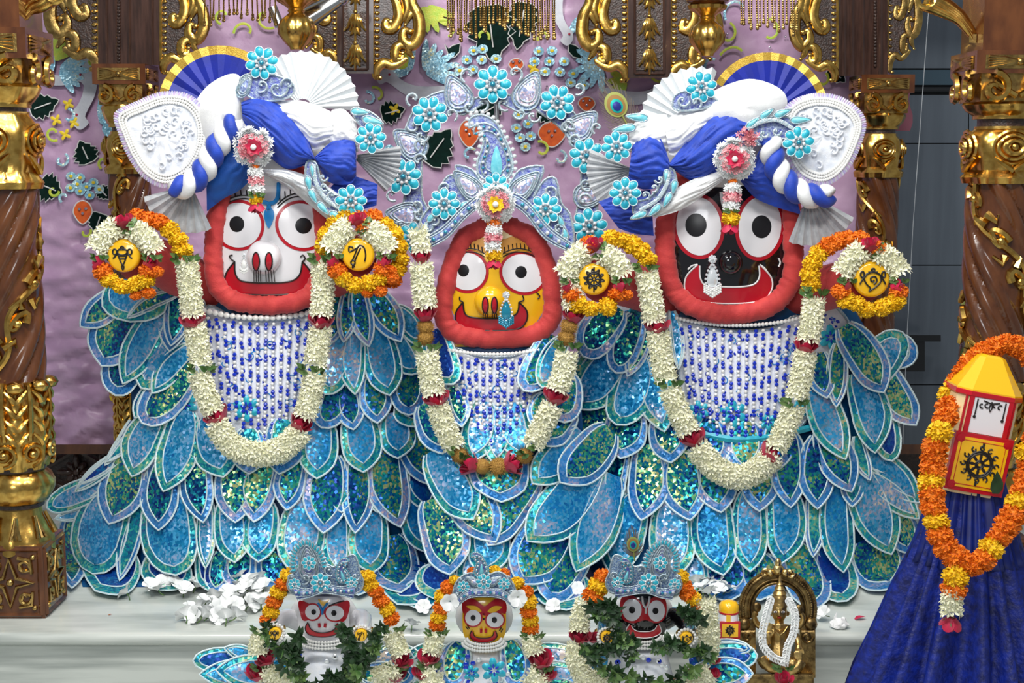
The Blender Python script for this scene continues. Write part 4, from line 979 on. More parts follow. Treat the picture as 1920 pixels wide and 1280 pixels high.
figL = figure('painted_figure', 'white faced painted wooden figure with red padded face ring, at left', 503, 445, 102, 130, PWHITE,
    [(432, 335), (410, 390), (402, 440), (400, 490), (408, 536), (436, 562), (485, 571), (535, 570), (577, 556), (600, 520), (607, 470), (606, 420), (590, 350), (510, 300)],
    [(447, 422, 43, 42, .35, 6, 444, 420, 14, 15), (566, 423, 45, 41, .45, 6, 569, 423, 15.5, 15)],
    ([(440, 490), (424, 512), (422, 535), (436, 549), (500, 553), (560, 549), (580, 535), (583, 512), (567, 490)], [(440, 490), (441, 512), (452, 526), (480, 530), (500, 530), (522, 530), (548, 526), (562, 514), (567, 490)]),
    (495, 482, 33, [(480, 490, 6.5, 17), (504, 490, 6.5, 17)]),
    [('nose_lines', LINE, 'line', [[(x, 507), (x+1+(x-492)*.05, 528)] for x in (476, 480, 484, 488, 498, 503, 508, 513)], .9),
     ('forehead_mark', PBLU, 'fill', [[(504, 386), (513, 396), (513, 410), (504, 428), (496, 410), (496, 396)]], 3),
     ('forehead_mark', PBLU, 'line', [[(504, 392), (503, 382), (492, 378)], [(503, 382), (515, 378), (521, 366), (522, 340)]], 4),
     ('eyebrow', LINE, 'line', brow(425, 490, 376, 366, 6, 10), 1.2), ('eyebrow', LINE, 'line', brow(520, 600, 383, 362, 8, 12), 1.2),
     ('cheek_curl', LINE, 'line', [[(440, 490), (434, 486), (430, 480), (436, 478)], [(567, 490), (572, 485), (568, 478), (563, 482)]], 1.4)])
figM = figure('painted_figure', 'yellow faced painted wooden figure with red padded face ring, in the middle', 933, 525, 98, 118, PYEL,
    [(905, 428), (872, 446), (852, 485), (837, 535), (830, 585), (848, 620), (895, 634), (945, 635), (1000, 628), (1032, 600), (1036, 550), (1022, 490), (1000, 448), (960, 425), (930, 412)],
    [(876, 509, 35, 35, .25, 5.5, 869, 507, 10.5, 11.5), (981, 512, 40, 35, .35, 5.5, 977, 510, 11, 11.5)],
    ([(868, 566), (855, 585), (856, 606), (875, 617), (920, 620), (968, 617), (986, 604), (988, 583), (973, 566)], [(868, 566), (871, 586), (882, 594), (910, 597), (930, 597), (950, 596), (966, 590), (972, 580), (973, 566)]),
    (918, 565, 29, [(910, 572, 5.5, 15.5), (927, 572, 5.5, 15.5)]),
    [('nose_lines', LINE, 'line', [[(x, 587), (x+(x-918)*.06, 598)] for x in (906, 910, 914, 923, 927, 931)], .9),
     ('eyebrow_band', POCH, 'fill', [[(862, 472), (868, 448), (890, 438), (912, 452), (910, 474), (885, 468)], [(945, 474), (943, 450), (968, 438), (992, 450), (1004, 474), (978, 468)]], 2.4),
     ('eyebrow', LINE, 'line', brow(858, 908, 475, 466, 7, 10), 1.1), ('eyebrow', LINE, 'line', brow(943, 1003, 475, 466, 8, 10), 1.1),
     ('forehead_patch', PCREAM, 'fill', [[(892, 438), (915, 422), (950, 422), (968, 436), (945, 448), (915, 448)]], 3.2),
     ('cheek_curl', LINE, 'line', [[(868, 566), (862, 562), (862, 556)], [(973, 566), (982, 562), (980, 554)], [(1006, 548), (1012, 555), (1008, 560)]], 1.3)], Y=.205)
figR = figure('painted_figure', 'black faced painted wooden figure with red padded face ring, at right', 1368, 455, 112, 135, PBLK,
    [(1262, 350), (1250, 400), (1247, 450), (1250, 500), (1264, 545), (1295, 573), (1345, 588), (1390, 588), (1438, 576), (1472, 548), (1486, 505), (1487, 450), (1484, 400), (1470, 350), (1365, 310)],
    [(1310, 424, 42, 55, -.12, 7, 1305, 422, 20, 22), (1425, 425, 40, 57, .1, 7, 1428, 425, 18.5, 21.5)],
    ([(1308, 496), (1287, 518), (1285, 545), (1305, 563), (1365, 569), (1425, 564), (1446, 545), (1446, 520), (1425, 496)], [(1312, 498), (1313, 520), (1322, 534), (1345, 537), (1370, 538), (1395, 537), (1415, 532), (1424, 518), (1423, 498)]),
    (1370, 492, 23, []),
    [('cheek_curl', LINEW, 'line', [[(1308, 496), (1298, 498), (1290, 505)], [(1425, 496), (1434, 503), (1440, 512)], [(1460, 484), (1463, 492), (1460, 500)]], 1.6),
     ('forehead_mark', LINEW, 'line', [[(1352, 360), (1356, 385), (1367, 396), (1378, 385), (1382, 360)]], 3)], Y=YF, ringr=19, eyered=PLIP, mline=LINEW)
# ---- arm stubs with painted discs
def arm(fig, pts, rad, disc, emb, Y=.12):
    q = MB(); P = spline([(x, y, -1000*d) for x, y, d in pts], 8); q.tube(P, rad, 16); build('arm', q, REDC, fig, Y=0, smooth='all')
    x, y, r = disc; q = MB(); q.lathe([(r*.9, -14), (r, -10), (r, 4), (r*.93, 9), (r*.8, 11), (.1, 12)], 36, ax='z'); d = build('hand_disc', q, PYEL, fig, M=fr(x, y, Y))
    q = MB()
    for L_ in emb:
        P = spline([(a, b, 12.4) for a, b in L_], 5) if len(L_) > 2 else [(a, b, 12.4) for a, b in L_]
        q.tube(P, 1.5, 5)
    build('painted_emblem', q, LINE, d, M=fr(x, y, Y, k=r/31))
circ = lambda x, y, a, b=None, n=14: ell(x, y, a, b or a, n)+[(x+a, y)]
pot = [[(-7, 12), (7, 12)], circ(0, 8, 9, 6), [(-9, 4), (0, -16), (9, 4)], [(-7, 0), (7, 0)], [(-5, -5), (5, -5)], circ(0, 15, 3), [(0, -16), (-2, -20), (0, -26), (2, -20), (0, -16)], circ(-14, 8, 4, 5), circ(14, 8, 4, 5), [(-10, 4), (-15, -2), (-18, -4)], [(10, 4), (15, -2), (18, -4)]]
plough = [[(-16, 16), (-15, 6), (0, 14), (4, 18), (12, 14), (15, 0), (13, -12)], [(0, 14), (-4, 4), (-10, -10)], [(6, 14), (0, 2), (-6, -12)], circ(-9, -14, 4), [(-9, -18), (-10, -24), (-6, -20)], [(-16, 16), (-10, 15), (-9, 12)]]
wheel = [circ(0, 1, 14), circ(0, 1, 11), circ(0, 1, 3)]+[[(3*math.cos(a), 1+3*math.sin(a)), (12*math.cos(a), 1+12*math.sin(a))] for a in [i*PI/4 for i in range(8)]]+[[(14*math.cos(a), 1+14*math.sin(a)), (20*math.cos(a+.15), 1+20*math.sin(a+.15)), (16*math.cos(a+.35), 1+16*math.sin(a+.35))] for a in [i*PI/5+.3 for i in range(10)]]+[[(0, -14), (0, -24)], [(0, 15), (0, 24)]]
conch = [circ(0, 17, 3, 2), [(-8, 13), (8, 13)], [(-10, 9), (-15, 2), (-10, -8), (-4, -14), (-6, -20)], [(-12, 9), (0, 13), (12, 9)], [(12, 9), (14, -2), (6, -12), (-6, -20)], [(2, -8), (7, -2), (4, 5), (-3, 4), (-3, -2), (1, -3), (2, 0)], circ(-18, 9, 3, 5), circ(18, 9, 3, 5), [(-15, 4), (-20, -4), (-22, -8)], [(15, 4), (20, -4), (22, -8)]]
arm(figL, [(420, 560, .33), (350, 520, .28), (300, 492, .22), (255, 484, .16)], [44, 44, 46, 42][0], (233, 479, 31), pot)
arm(figL, [(585, 550, .33), (630, 515, .28), (655, 490, .2), (668, 480, .15)], 40, (672, 477, 31), plough)
arm(figR, [(1275, 570, .33), (1215, 545, .28), (1160, 530, .2), (1125, 525, .15)], 42, (1113, 523, 30), wheel)
arm(figR, [(1470, 560, .33), (1530, 545, .28), (1585, 530, .2), (1620, 525, .15)], 42, (1633, 523, 34), conch)
# ---- flower wreaths round the discs
def wreath(label, cx, cy, items, Y=.115):
    t = thing('flower_wreath', at(cx, cy+70, Y), label, 'wreath', 'flower wreaths on the painted discs')
    for it in items:
        k = it[0]
        if k == 'w':
            q = MB(); tuberose(q, [(cx+a, cy+b) for a, b in it[1]], 19, 12, 8); stuff(build('tuberose_length', q, TUBE, t, Y=Y+.005, smooth=False))
        else: flower(k, cx+it[1], cy+it[2], Y, t, it[3] if len(it) > 3 else {'r': 17, 'l': 20}.get(k, 18.5), math.radians(it[4]) if len(it) > 4 else 0)
base_w = [('w', [(-52, -12), (-34, -38), (-18, -52)]), ('w', [(16, -46), (36, -36), (54, -12)]), ('r', 0, -64, 17, 10), ('l', 14, -52, 20, 60), ('l', -44, 4, 20), ('l', 52, 4, 20), ('r', -48, 14, 15, 70), ('r', 48, 14, 16, -70), ('o', -40, 30), ('o', 46, 28), ('o', 62, 30, 12), ('y', -28, 46), ('y', -6, 58), ('y', 20, 54), ('y', 40, 46)]
wreath('flower wreath round the far left yellow disc with a pot emblem', 233, 479, base_w+[('o', 45, 70, 14), ('o', 22, 74, 12)])
wreath('flower wreath round the yellow disc beside the white face', 672, 477, base_w+[('o', 10, -52, 17), ('o', 62, 44, 14), ('o', 40, 66, 15), ('o', 16, 72, 12)])
wreath('flower wreath round the yellow disc with a wheel emblem', 1113, 523, base_w[:12]+[('y', -30, 48, 18), ('y', -6, 56, 17), ('y', 26, 52, 19), ('o', -8, -58, 14)])
wreath('flower wreath round the far right yellow disc with a conch emblem', 1633, 523, [i for i in base_w if i[0] != 'o']+[('o', -56, 22, 19), ('o', 52, 24, 18), ('o', 14, -58, 16), ('y', -46, 40), ('y', 48, 40, 18)])
# ---- long garlands
YG = .150
garland('long tuberose garland on the white faced figure', YG, [('o', 258, 408), ('o', 280, 412), ('o', 300, 416), ('y', 318, 430), ('y', 333, 448), ('y', 342, 468, 0, 20), ('l', 347, 486), ('w', [(350, 492), (356, 540), (360, 588)]), ('r', 362, 602, 5), ('w', [(366, 615), (372, 650), (376, 682)]), ('l', 378, 690), ('w', [(372, 700), (385, 735), (400, 770)]), ('r', 408, 780, 30),
    ('w', [(405, 795), (435, 835), (480, 851), (528, 842), (562, 810)], 23), ('r', 562, 794, -40), ('w', [(572, 778), (583, 740), (590, 702)]), ('l', 583, 692), ('w', [(590, 682), (596, 650), (601, 618)]), ('r', 602, 603, -5), ('w', [(602, 588), (606, 540), (605, 497)]), ('l', 603, 486), ('y', 609, 462), ('y', 614, 440), ('y', 630, 420), ('y', 650, 408), ('o', 675, 408), ('o', 700, 410), ('y', 722, 422), ('y', 738, 440), ('y', 746, 462), ('y', 750, 484), ('y', 745, 505), ('o', 735, 525)], group='large flower garlands')
garland('tuberose and tawny flower garland on the yellow faced figure', .125, [('w', [(783, 432), (788, 450), (790, 466)], 15), ('r', 790, 481, 0, 18), ('w', [(790, 498), (793, 535), (797, 572)]), ('r', 797, 590, 0, 20), ('m', 798, 612), ('m', 798, 633), ('l', 800, 650), ('w', [(801, 662), (806, 700), (813, 735)]), ('r', 819, 749, 10), ('w', [(822, 764), (834, 800), (850, 834)]), ('l', 858, 848, -30), ('m', 862, 853), ('r', 882, 870, 60), ('m', 904, 874), ('m', 934, 874), ('r', 960, 869, -60), ('m', 983, 855), ('l', 992, 842, 35), ('w', [(1000, 832), (1016, 800), (1034, 764)]), ('r', 1041, 744, -10), ('w', [(1046, 728), (1056, 700), (1062, 664)]), ('l', 1064, 648), ('m', 1062, 633), ('m', 1067, 611), ('r', 1076, 592, 0, 20), ('w', [(1076, 574), (1074, 540), (1070, 500)])], group='large flower garlands')
garland('long tuberose garland on the black faced figure', YG, [('o', 1102, 456), ('y', 1145, 448), ('y', 1165, 450), ('y', 1185, 458), ('y', 1202, 470), ('y', 1214, 486), ('l', 1207, 502), ('w', [(1212, 512), (1220, 555), (1226, 598)]), ('r', 1232, 612, 5), ('w', [(1234, 626), (1240, 670), (1248, 710)]), ('l', 1254, 718), ('w', [(1256, 730), (1272, 770), (1290, 808)]), ('r', 1300, 822, 20), ('w', [(1308, 840), (1345, 880), (1388, 894), (1425, 878), (1448, 855)], 23), ('r', 1441, 851, -50), ('w', [(1456, 838), (1474, 800), (1488, 764)]), ('l', 1489, 754), ('w', [(1494, 744), (1504, 700), (1510, 664)]), ('r', 1511, 649, -5), ('w', [(1516, 634), (1522, 600), (1526, 562)]), ('l', 1526, 549), ('y', 1521, 534), ('y', 1519, 514), ('y', 1524, 494), ('y', 1535, 476), ('o', 1552, 462), ('o', 1572, 452), ('o', 1592, 448), ('o', 1612, 450)], group='large flower garlands')
# ---- forehead flower pendants
def drop(label, cx, cy, r, chain, Y, mid):
    t = thing('forehead_flower', at(chain[-1][1], chain[-1][2]+15, Y), label, 'flower pendant', 'flower pendants on the foreheads')
    q = MB(); r_ = random.Random(int(cx)); q.ball((cx, cy, 0), r*.8, 14, 8, (1, 1, .35))
    for i in range(120):
        a = r_.random()*6.3; b = r*(.62+.3*r_.random()); floret(q, Vector((cx+b*math.cos(a), cy+b*math.sin(a), 6)), Vector((math.cos(a)*.9, math.sin(a)*.9, .6)), 7.5, r_)
    stuff(build('white_bud_rosette', q, JASM, t, Y=Y, smooth=False))
    q = MB()
    for i in range(70):
        a = r_.random()*6.3; b = r*(.25+.4*r_.random()); floret(q, Vector((cx+b*math.cos(a), cy+b*math.sin(a), 12)), Vector((math.cos(a)*.6, math.sin(a)*.6, .9)), 6, r_)
    stuff(build('pink_bud_rosette', q, PINKP, t, Y=Y, smooth=False))
    q = MB()
    for k in range(9):
        a = k*2.4; b = r*(.12+.024*k); leaf_q(q, (cx+b*.3*math.cos(a), cy+b*.3*math.sin(a), 16), (math.cos(a), math.sin(a), .35), (0, 0, 1), r*.42, r*.2, .25)
    build('center_petals', q, mid, t, Y=Y, smooth='all'); q = MB(); q.ball((cx, cy, 24), 6, 8, 6); build('center_pearl', q, PEARL, t, Y=Y)
    for it in chain:
        k, x, y = it[:3]
        if k in 'wp':
            q = MB(); n = 26
            for i in range(n): a = 6.28*i/n*3; floret(q, Vector((x+(it[3]*.55)*math.cos(a), y+r_.uniform(-6, 6), 5*math.sin(a)+5)), Vector((math.cos(a), r_.uniform(-.4, .4), .6+.4*math.sin(a))), 7, r_)
            q.ball((x, y, 2), it[3]*.6, 8, 6); stuff(build('white_bud_bead' if k == 'w' else 'pink_bud_bead', q, JASM if k == 'w' else PINKP, t, Y=Y, smooth=False))
        elif k == 'l': flower('l', x, y, Y-.004, t, 16)
        elif k == 'r': inst('pink_rosebud', ROSEM, t, fr(x, y, Y, PI, k=it[3]))
        else: flower(k, x, y, Y, t, it[3])
drop('white and pink flower pendant hanging over the white forehead', 475, 276, 38, [('o', 477, 312, 9), ('w', 479, 324, 17), ('p', 480, 338, 18), ('w', 481, 354, 17), ('l', 481, 366), ('y', 481, 373, 14), ('r', 482, 389, 15)], .135, ROSE)
drop('white flower pendant with yellow centre on the middle crown', 929, 383, 36, [('o', 927, 418, 14), ('w', 926, 430, 18), ('p', 925, 445, 20), ('w', 924, 462, 18), ('y', 925, 478, 15), ('r', 926, 494, 14)], .13, MARY)
drop('white and pink flower pendant hanging over the black forehead', 1378, 298, 39, [('o', 1374, 340, 9), ('w', 1374, 352, 19), ('p', 1373, 368, 21), ('w', 1371, 385, 18), ('l', 1371, 396), ('y', 1370, 409, 17), ('r', 1368, 428, 15)], .135, ROSE)
# ---- nose jewels
def jewel(label, x, y, k, Y, gem, tail):
    t = thing('nose_jewel', at(x, y+40*k, Y), label, 'jewellery', 'nose jewels')
    q = MB()
    for i in range(7): a = i*.9; q.ball((x+5*k*math.cos(a), y+5*k*math.sin(a), 2), 3*k, 7, 5)
    q.ball((x, y, 4), 3.4*k, 7, 5); build('crystal_flower', q, CRYS, t, Y=Y)
    q = MB(); q.dome([(x+9*k*math.sin(a)*(1-.4*math.cos(a)), y+30*k-18*k*math.cos(a)) for a in [i*PI/10 for i in range(20)]], 0, 4, 3); g = build('drop_gem', q, gem, t, Y=Y)
    q = MB()
    for i in range(18): a = i*PI/9; q.ball((x+11*k*math.sin(a)*(1-.4*math.cos(a)), y+30*k-21*k*math.cos(a), 2), 2.4*k, 6, 4)
    build('crystal_border', q, CRYS, g, Y=Y)
    q = MB()
    for i in range(9):
        for j in range(4): q.ball((x+(i-4)*3.4*k, y+(52-abs(i-4)*2.2+j*4)*k, 2+rnd.random()*2), 2.4*k, 6, 4)
    build('bead_tassel', q, tail, t, Y=Y)
jewel('crystal nose jewel with pale tassel beside the white nose', 457, 478, .55, .165, PEARL, PEARL)
jewel('crystal nose jewel with teal drop beside the yellow nose', 949, 553, .95, .145, TEALG, TEALG)
jewel('pearl nose jewel with pale tassel beside the black nose', 1336, 486, 1.1, .165, CRYS, PEARL)
# ------------------------------------------------------------------ embroidered jewel flowers, sprays, paisleys
q = MB(); q.dome(ell(0, .66, .27, .33, 14), 0, .11, 3); q.k = 1; q.tube([(x, y, .02) for x, y in ell(0, .66, .28, .345, 14)], .03, 4, True)
BPET = mesh_of('satin_petal', q, [TURQ, BEADT], 'all')
q = MB(); q.dome(ell(0, .66, .265, .33, 10), 0, .11, 2); q.k = 1; q.tube([(x, y, .02) for x, y in ell(0, .66, .28, .345, 10)], .04, 4, True)
BPETS = mesh_of('satin_petal_small', q, [TURQ, BEADT], 'all')
q = MB()
for i in range(8): q.ball((.34*math.cos(i*PI/4+.39), .34*math.sin(i*PI/4+.39), .14), .115, 8, 6)
BCRY = mesh_of('crystal_ring', q, CRYS, 'all')
q = MB(); q.ball((0, 0, .17), .16, 8, 6); BGEM = mesh_of('center_gem', q, TEALG, 'all')
def jflower(par, x, y, r, Y, rot=0, n=8, small=False, z=0):
    M = fr(x, y, Y-z*.001, rot, k=r)
    q = MB(); q.dome(ell(0, 0, .55, .55, 16), -.1, .16, 2); b = build('jewel_flower', q, EMBS, par, M=M)
    for k in range(n): inst('satin_petal', BPETS if small else BPET, b, M @ Matrix.Rotation(2*PI*k/n, 4, 'Z'))
    inst('crystal_ring', BCRY, b, M); inst('center_gem', BGEM, b, M); return b
def plate(par, out, Y, m=EMBV, z=0, th=5, edge=EMBS, er=2.2, name='embroidered_plate', n=4, inner=True):
    P = spline([(x, y, 0) for x, y in out], n, True); q = MB(); q.ext([(p.x, p.y) for p in P], z-th, z)
    o = build(name, q, m, par, Y=Y, smooth=False)
    e = MB(); e.tube([(p.x, p.y, z) for p in P], er, 5, True); build('silver_edging', e, edge, o, Y=Y)
    return o
def curls(par, L_, Y, z=4, m=EMBS, r=2.3):
    for (cx, cy, r0, a0, t) in L_:
        q = MB(); q.tube([(p[0], p[1], z) for p in spiral(cx, cy, r0, r0*.25, a0, a0+t, 16)], r, 5); q.ball((cx, cy, z+1), 2.6, 6, 5); build('silver_curl', q, m, par, Y=Y)
def tleaf(par, x, y, L, W, a, Y, z=4, m=TURQL):
    pts = []
    for i in range(16):
        t = 2*PI*i/16; u = L*(.5-.5*math.cos(t)); v = W*math.sin(t)*(.65+.35*math.cos(t)); pts.append((x+u*math.cos(a)-v*math.sin(a), y+u*math.sin(a)+v*math.cos(a)))
    q = MB(); q.dome(pts, z, 4, 2); o = build('satin_leaf', q, m, par, Y=Y, smooth='all')
    e = MB(); e.tube([(p[0], p[1], z) for p in pts], 1.8, 4, True); build('silver_edging', e, EMBS, o, Y=Y)
def spray(par, path, Y, leaves, z=4, side=1):
    P = spline([(x, y, z) for x, y in path], 6); q = MB(); q.tube(P, 4.5, 6, flat=.6); build('silver_stem', q, EMBS, par, Y=Y)
    for x, y, L, W, a in leaves: tleaf(par, x, y, L, W, math.radians(a), Y, z)
def heartleaf(par, x, y, L, W, a, Y, z=0, core=EMBP):
    """broad almond motif: iridescent middle, beaded rim"""
    f = lambda s, e: [(x+(L*(.5-.5*math.cos(t))*s+L*(1-s)*.5)*math.cos(a)-(W*math.sin(t)*(.75+.35*math.cos(t))*s)*math.sin(a), y+(L*(.5-.5*math.cos(t))*s+L*(1-s)*.5)*math.sin(a)+(W*math.sin(t)*(.75+.35*math.cos(t))*s)*math.cos(a)) for t in [2*PI*i/22 for i in range(22)]]
    q = MB(); q.ext(f(1, 0), z-4, z); o = build('almond_motif', q, EMBC, par, Y=Y, smooth=False)
    q = MB(); q.dome(f(.82, 0), z+.5, 1, 2); q.k = 1; q.dome(f(.6, 0), z+2, 3, 2); build('sequin_field', q, [EMBP, core], o, Y=Y)
    q = MB()
    for s in (1, .8, .6): q.tube([(p[0], p[1], z+1+(1-s)*4) for p in f(s, 0)], 1.6, 4, True)
    build('silver_edging', q, EMBS, o, Y=Y)
# ------------------------------------------------------------------ cloth pieces of the turbans
def wrap(par, A, B, m, z0=20, bulge=25, folds=6, amp=4, Y=.20, n=30, mm=28, name='turban_wrap', zs=0):
    a = resample(spline([(x, y, 0) for x, y in A], 6), n); b = resample(spline([(x, y, 0) for x, y in B], 6), n); rows = []; sd = rnd.random()*50
    for j in range(mm+1):
        v = j/mm; row = []
        for i in range(n):
            u = i/(n-1); p = a[i]*(1-v)+b[i]*v
            w = v*folds+1.6*noise.noise(Vector((u*1.6, v*2.5, sd)))+.5*noise.noise(Vector((u*5, v*4, sd)))
            z = z0+zs*u+bulge*math.sin(PI*v)*(.55+.45*math.sin(PI*u))+amp*(1-abs(math.sin(PI*w)))**1.4*-1.15*(.5+abs(noise.noise(Vector((u*3, v*7, sd+4)))*1.6))+amp*.5*noise.noise(Vector((u*6, v*14, sd)))
            row.append((p.x, p.y, z))
        rows.append(row)
    q = MB(); q.grid(rows); return build(name, q, m, par, Y=Y, smooth='all')
def fan(par, ax, ay, r0, r1, a0, a1, pl, m, z0=0, amp=6, Y=.20, trim=None, tw=.14, name='pleated_fan', ky=1, scallop=0, lean=0):
    q = MB(); R_ = [0, .25, .5, .75, 1-tw, 1-tw+.001, 1] if trim else [0, .25, .5, .75, 1]; rows = []
    for f in R_:
        row = []
        for i in range(2*pl+1):
            a = math.radians(a0+(a1-a0)*i/(2*pl)); r = r0+(r1-r0)*f
            if f == 1 and scallop: r += scallop*(1 if i % 2 else -1)
            row.append((ax+r*math.cos(a), ay-r*math.sin(a)*ky, z0+lean*f+(amp*(.25+.75*f))*(1 if i % 2 else -1)))
        rows.append(row)
    if trim:
        q.grid(rows[:6]); q.k = 1; q.grid(rows[5:])
        return build(name, q, [m, trim], par, Y=Y, smooth=False)
    q.grid(rows); return build(name, q, m, par, Y=Y, smooth=False)
def puff(par, out, m, z0, h, Y=.20, name='white_puff', fold=3):
    P = spline([(x, y, 0) for x, y in out], 5, True); sd = rnd.random()*9
    q = MB(); q.dome([(p.x, p.y) for p in P], z0, h, 8, p=2.2, fn=lambda x, y, t: fold*noise.noise(Vector((x*.03, y*.09, sd)))*(1 if t < .98 else 0)); return build(name, q, m, par, Y=Y, smooth='all')
def rope(par, path, r, Y, z, turns, flip=1):
    P = resample(spline([(x, y, z) for x, y in path], 10), 60)
    for s, m in ((0, BLUEC), (1, WHITEC)):
        pts = []
        for i, p in enumerate(P):
            d = (P[min(i+1, 59)]-P[max(i-1, 0)]).normalized(); nx = Vector((-d.y, d.x, 0)); a = flip*2*PI*turns*i/59+s*PI
            pts.append(p+nx*(r*.55*math.cos(a))+Vector((0, 0, r*.55*math.sin(a))))
        q = MB(); q.tube(pts, lambda f: r*.72*(1-.25*abs(2*f-1)**4), 10); build('twisted_cord', q, m, par, Y=Y, smooth='all')
def palmfan(par, out, Y, z):
    P = spline([(x, y, 0) for x, y in out], 6, True); n = len(P); cx = sum(p.x for p in P)/n; cy = sum(p.y for p in P)/n
    q = MB(); q.dome([(p.x, p.y) for p in P], z, 6, 10, fn=lambda x, y, t: 4*noise.noise(Vector((x*.07, y*.07, 2)))+2.5*noise.noise(Vector((x*.2, y*.2, 5)))); f = build('palm_leaf_fan', q, BROC, par, Y=Y, smooth='all')
    q = MB()
    for k, s in ((0, .97), (1, .9), (2, .83)):
        R_ = resample([((p.x-cx)*s+cx, (p.y-cy)*s+cy, 0) for p in P]+[((P[0].x-cx)*s+cx, (P[0].y-cy)*s+cy, 0)], 110 if k == 0 else 90)
        for p in R_[:-1]: q.ball((p.x, p.y, z+5), 3.3, 6, 4)
    stuff(build('pearl_border', q, PEARL, f, Y=Y)); q = MB()
    R_ = resample([(p.x, p.y, 0) for p in P]+[tuple(P[0])], 120)
    for i, p in enumerate(R_[:-1]):
        d = Vector((p.x-cx, p.y-cy, 0)).normalized(); q.k = i % 2; q.tube([(p.x-d.x*2, p.y-d.y*2, z+3), (p.x+d.x*9, p.y+d.y*9, z+3)], lambda f_: 3.2*(1-.5*f_), 4)
    stuff(build('crystal_spikes', q, [mat_pinkc, CRYS], f, Y=Y))
    r_ = random.Random(8); q = MB()
    for i in range(34):
        a = r_.random()*6.3; b = r_.random()**.5*.68; x, y = cx+(P[int(a/6.3*n) % n].x-cx)*b, cy+(P[int(a/6.3*n) % n].y-cy)*b
        q.tube([(p[0], p[1], z+8) for p in spiral(x, y, 9, 2, a, a+5, 12)], 2, 5)
    build('raised_embroidery', q, BROC, f, Y=Y)
mat_pinkc = mat('pink crystal', (.72, .52, .74), .12, .4, (.55, .50, .85), 120)
YT = .195
# ---- left turban
tL = thing('turban', at(500, 400, .25), 'blue and white wrapped turban on the white faced figure', 'turban', 'wrapped turbans')
q = MB(); q.ball((505, 290, -120), 1, 24, 14, (135, 105, 110)); build('turban_cap', q, WHITEC, tL, Y=YT, smooth='all')
fan(tL, 412, 202, 20, 117, 50, 186, 8, BLUES, -25, 2.4, YT, GOLDC, .17, 'blue_pleated_fan')
fan(tL, 568, 200, 15, 104, -4, 148, 15, ORGANZA, -30, 4, YT, None, .1, 'white_pleated_fan', scallop=2)
fan(tL, 660, 292, 10, 92, -48, 12, 9, SILVERC, -20, 5, YT, name='silver_pleated_fan', scallop=1)
fan(tL, 358, 345, 8, 92, 195, 295, 8, SILVERC, 10, 6, YT, name='silver_pleated_fan', scallop=1)
wrap(tL, [(642, 325), (672, 332), (708, 345)], [(600, 375), (640, 400), (706, 385)], BLUEC, 0, 12, 5, 4, YT)
wrap(tL, [(385, 250), (410, 262), (455, 238), (468, 250)], [(388, 396), (420, 372), (450, 356), (476, 330)], AZURE, 0, 34, 6, 3, YT)
wrap(tL, [(486, 318), (540, 318), (600, 340), (640, 368)], [(494, 326), (540, 352), (585, 388), (617, 414)], SILVERC, 30, 14, 3, 2.5, YT)
puff(tL, [(362, 205), (385, 165), (420, 142), (446, 140), (456, 165), (458, 215), (452, 250), (420, 262), (388, 300), (372, 260)], WHITEC, 0, 45, YT)
wrap(tL, [(515, 190), (560, 188), (600, 200), (626, 212)], [(545, 240), (572, 270), (590, 282), (622, 268)], WHITEC, 10, 30, 6, 5, YT)
wrap(tL, [(622, 206), (645, 205), (668, 228)], [(608, 284), (640, 282), (672, 285)], WHITEC, 5, 26, 6, 4, YT)
wrap(tL, [(452, 192), (490, 180), (535, 205), (570, 245), (590, 296)], [(455, 225), (478, 262), (512, 300), (545, 318), (590, 300)], BLUEC, 22, 40, 7, 7, YT)
puff(tL, [(446, 222), (468, 232), (500, 262), (480, 300), (450, 280), (440, 250)], WHITEC, 10, 22, YT)
wrap(tL, [(590, 294), (625, 264), (662, 262), (668, 285)], [(592, 302), (615, 340), (655, 346), (668, 330)], BLUEC, 22, 30, 7, 6, YT, name='turban_bow')
rope(tL, [(440, 228), (420, 255), (398, 290), (378, 325), (350, 348), (322, 354)], 20, YT, 45, 3.4)
palmfan(tL, [(222, 216), (262, 196), (305, 180), (350, 184), (378, 212), (386, 252), (376, 292), (352, 326), (312, 344), (275, 328), (250, 295), (232, 255)], YT, 12)
jflower(tL, 491, 118, 31, .165, .2); curls(tL, [(520, 165, 20, 0, 5), (490, 160, 14, 2, -5), (540, 158, 14, 3, 5)], .17)
plate(tL, [(450, 150), (470, 138), (510, 140), (548, 155), (545, 180), (500, 190), (465, 180)], .172); heartleaf(tL, 448, 182, 50, 14, -1.1, .17)
jflower(tL, 695, 259, 29, .16, .1); plate(tL, [(660, 205), (690, 208), (715, 228), (712, 250), (680, 240)], .172); tleaf(tL, 658, 208, 34, 9, .1, .165); tleaf(tL, 680, 222, 40, 10, .25, .165)
jflower(tL, 658, 376, 30, .145); plate(tL, [(575, 305), (592, 306), (602, 340), (622, 362), (645, 372), (650, 395), (625, 402), (595, 375), (575, 345)], .157)
spray(tL, [(588, 308), (592, 340), (610, 372), (640, 392)], .152, [(585, 308, 26, 6, 85), (576, 330, 28, 8, 80), (580, 355, 30, 8, 62), (596, 380, 30, 8, 48), (618, 398, 30, 8, 25)]); curls(tL, [(606, 332, 9, 0, 5), (608, 350, 9, 1, 5), (622, 366, 9, 2, 5)], .152)
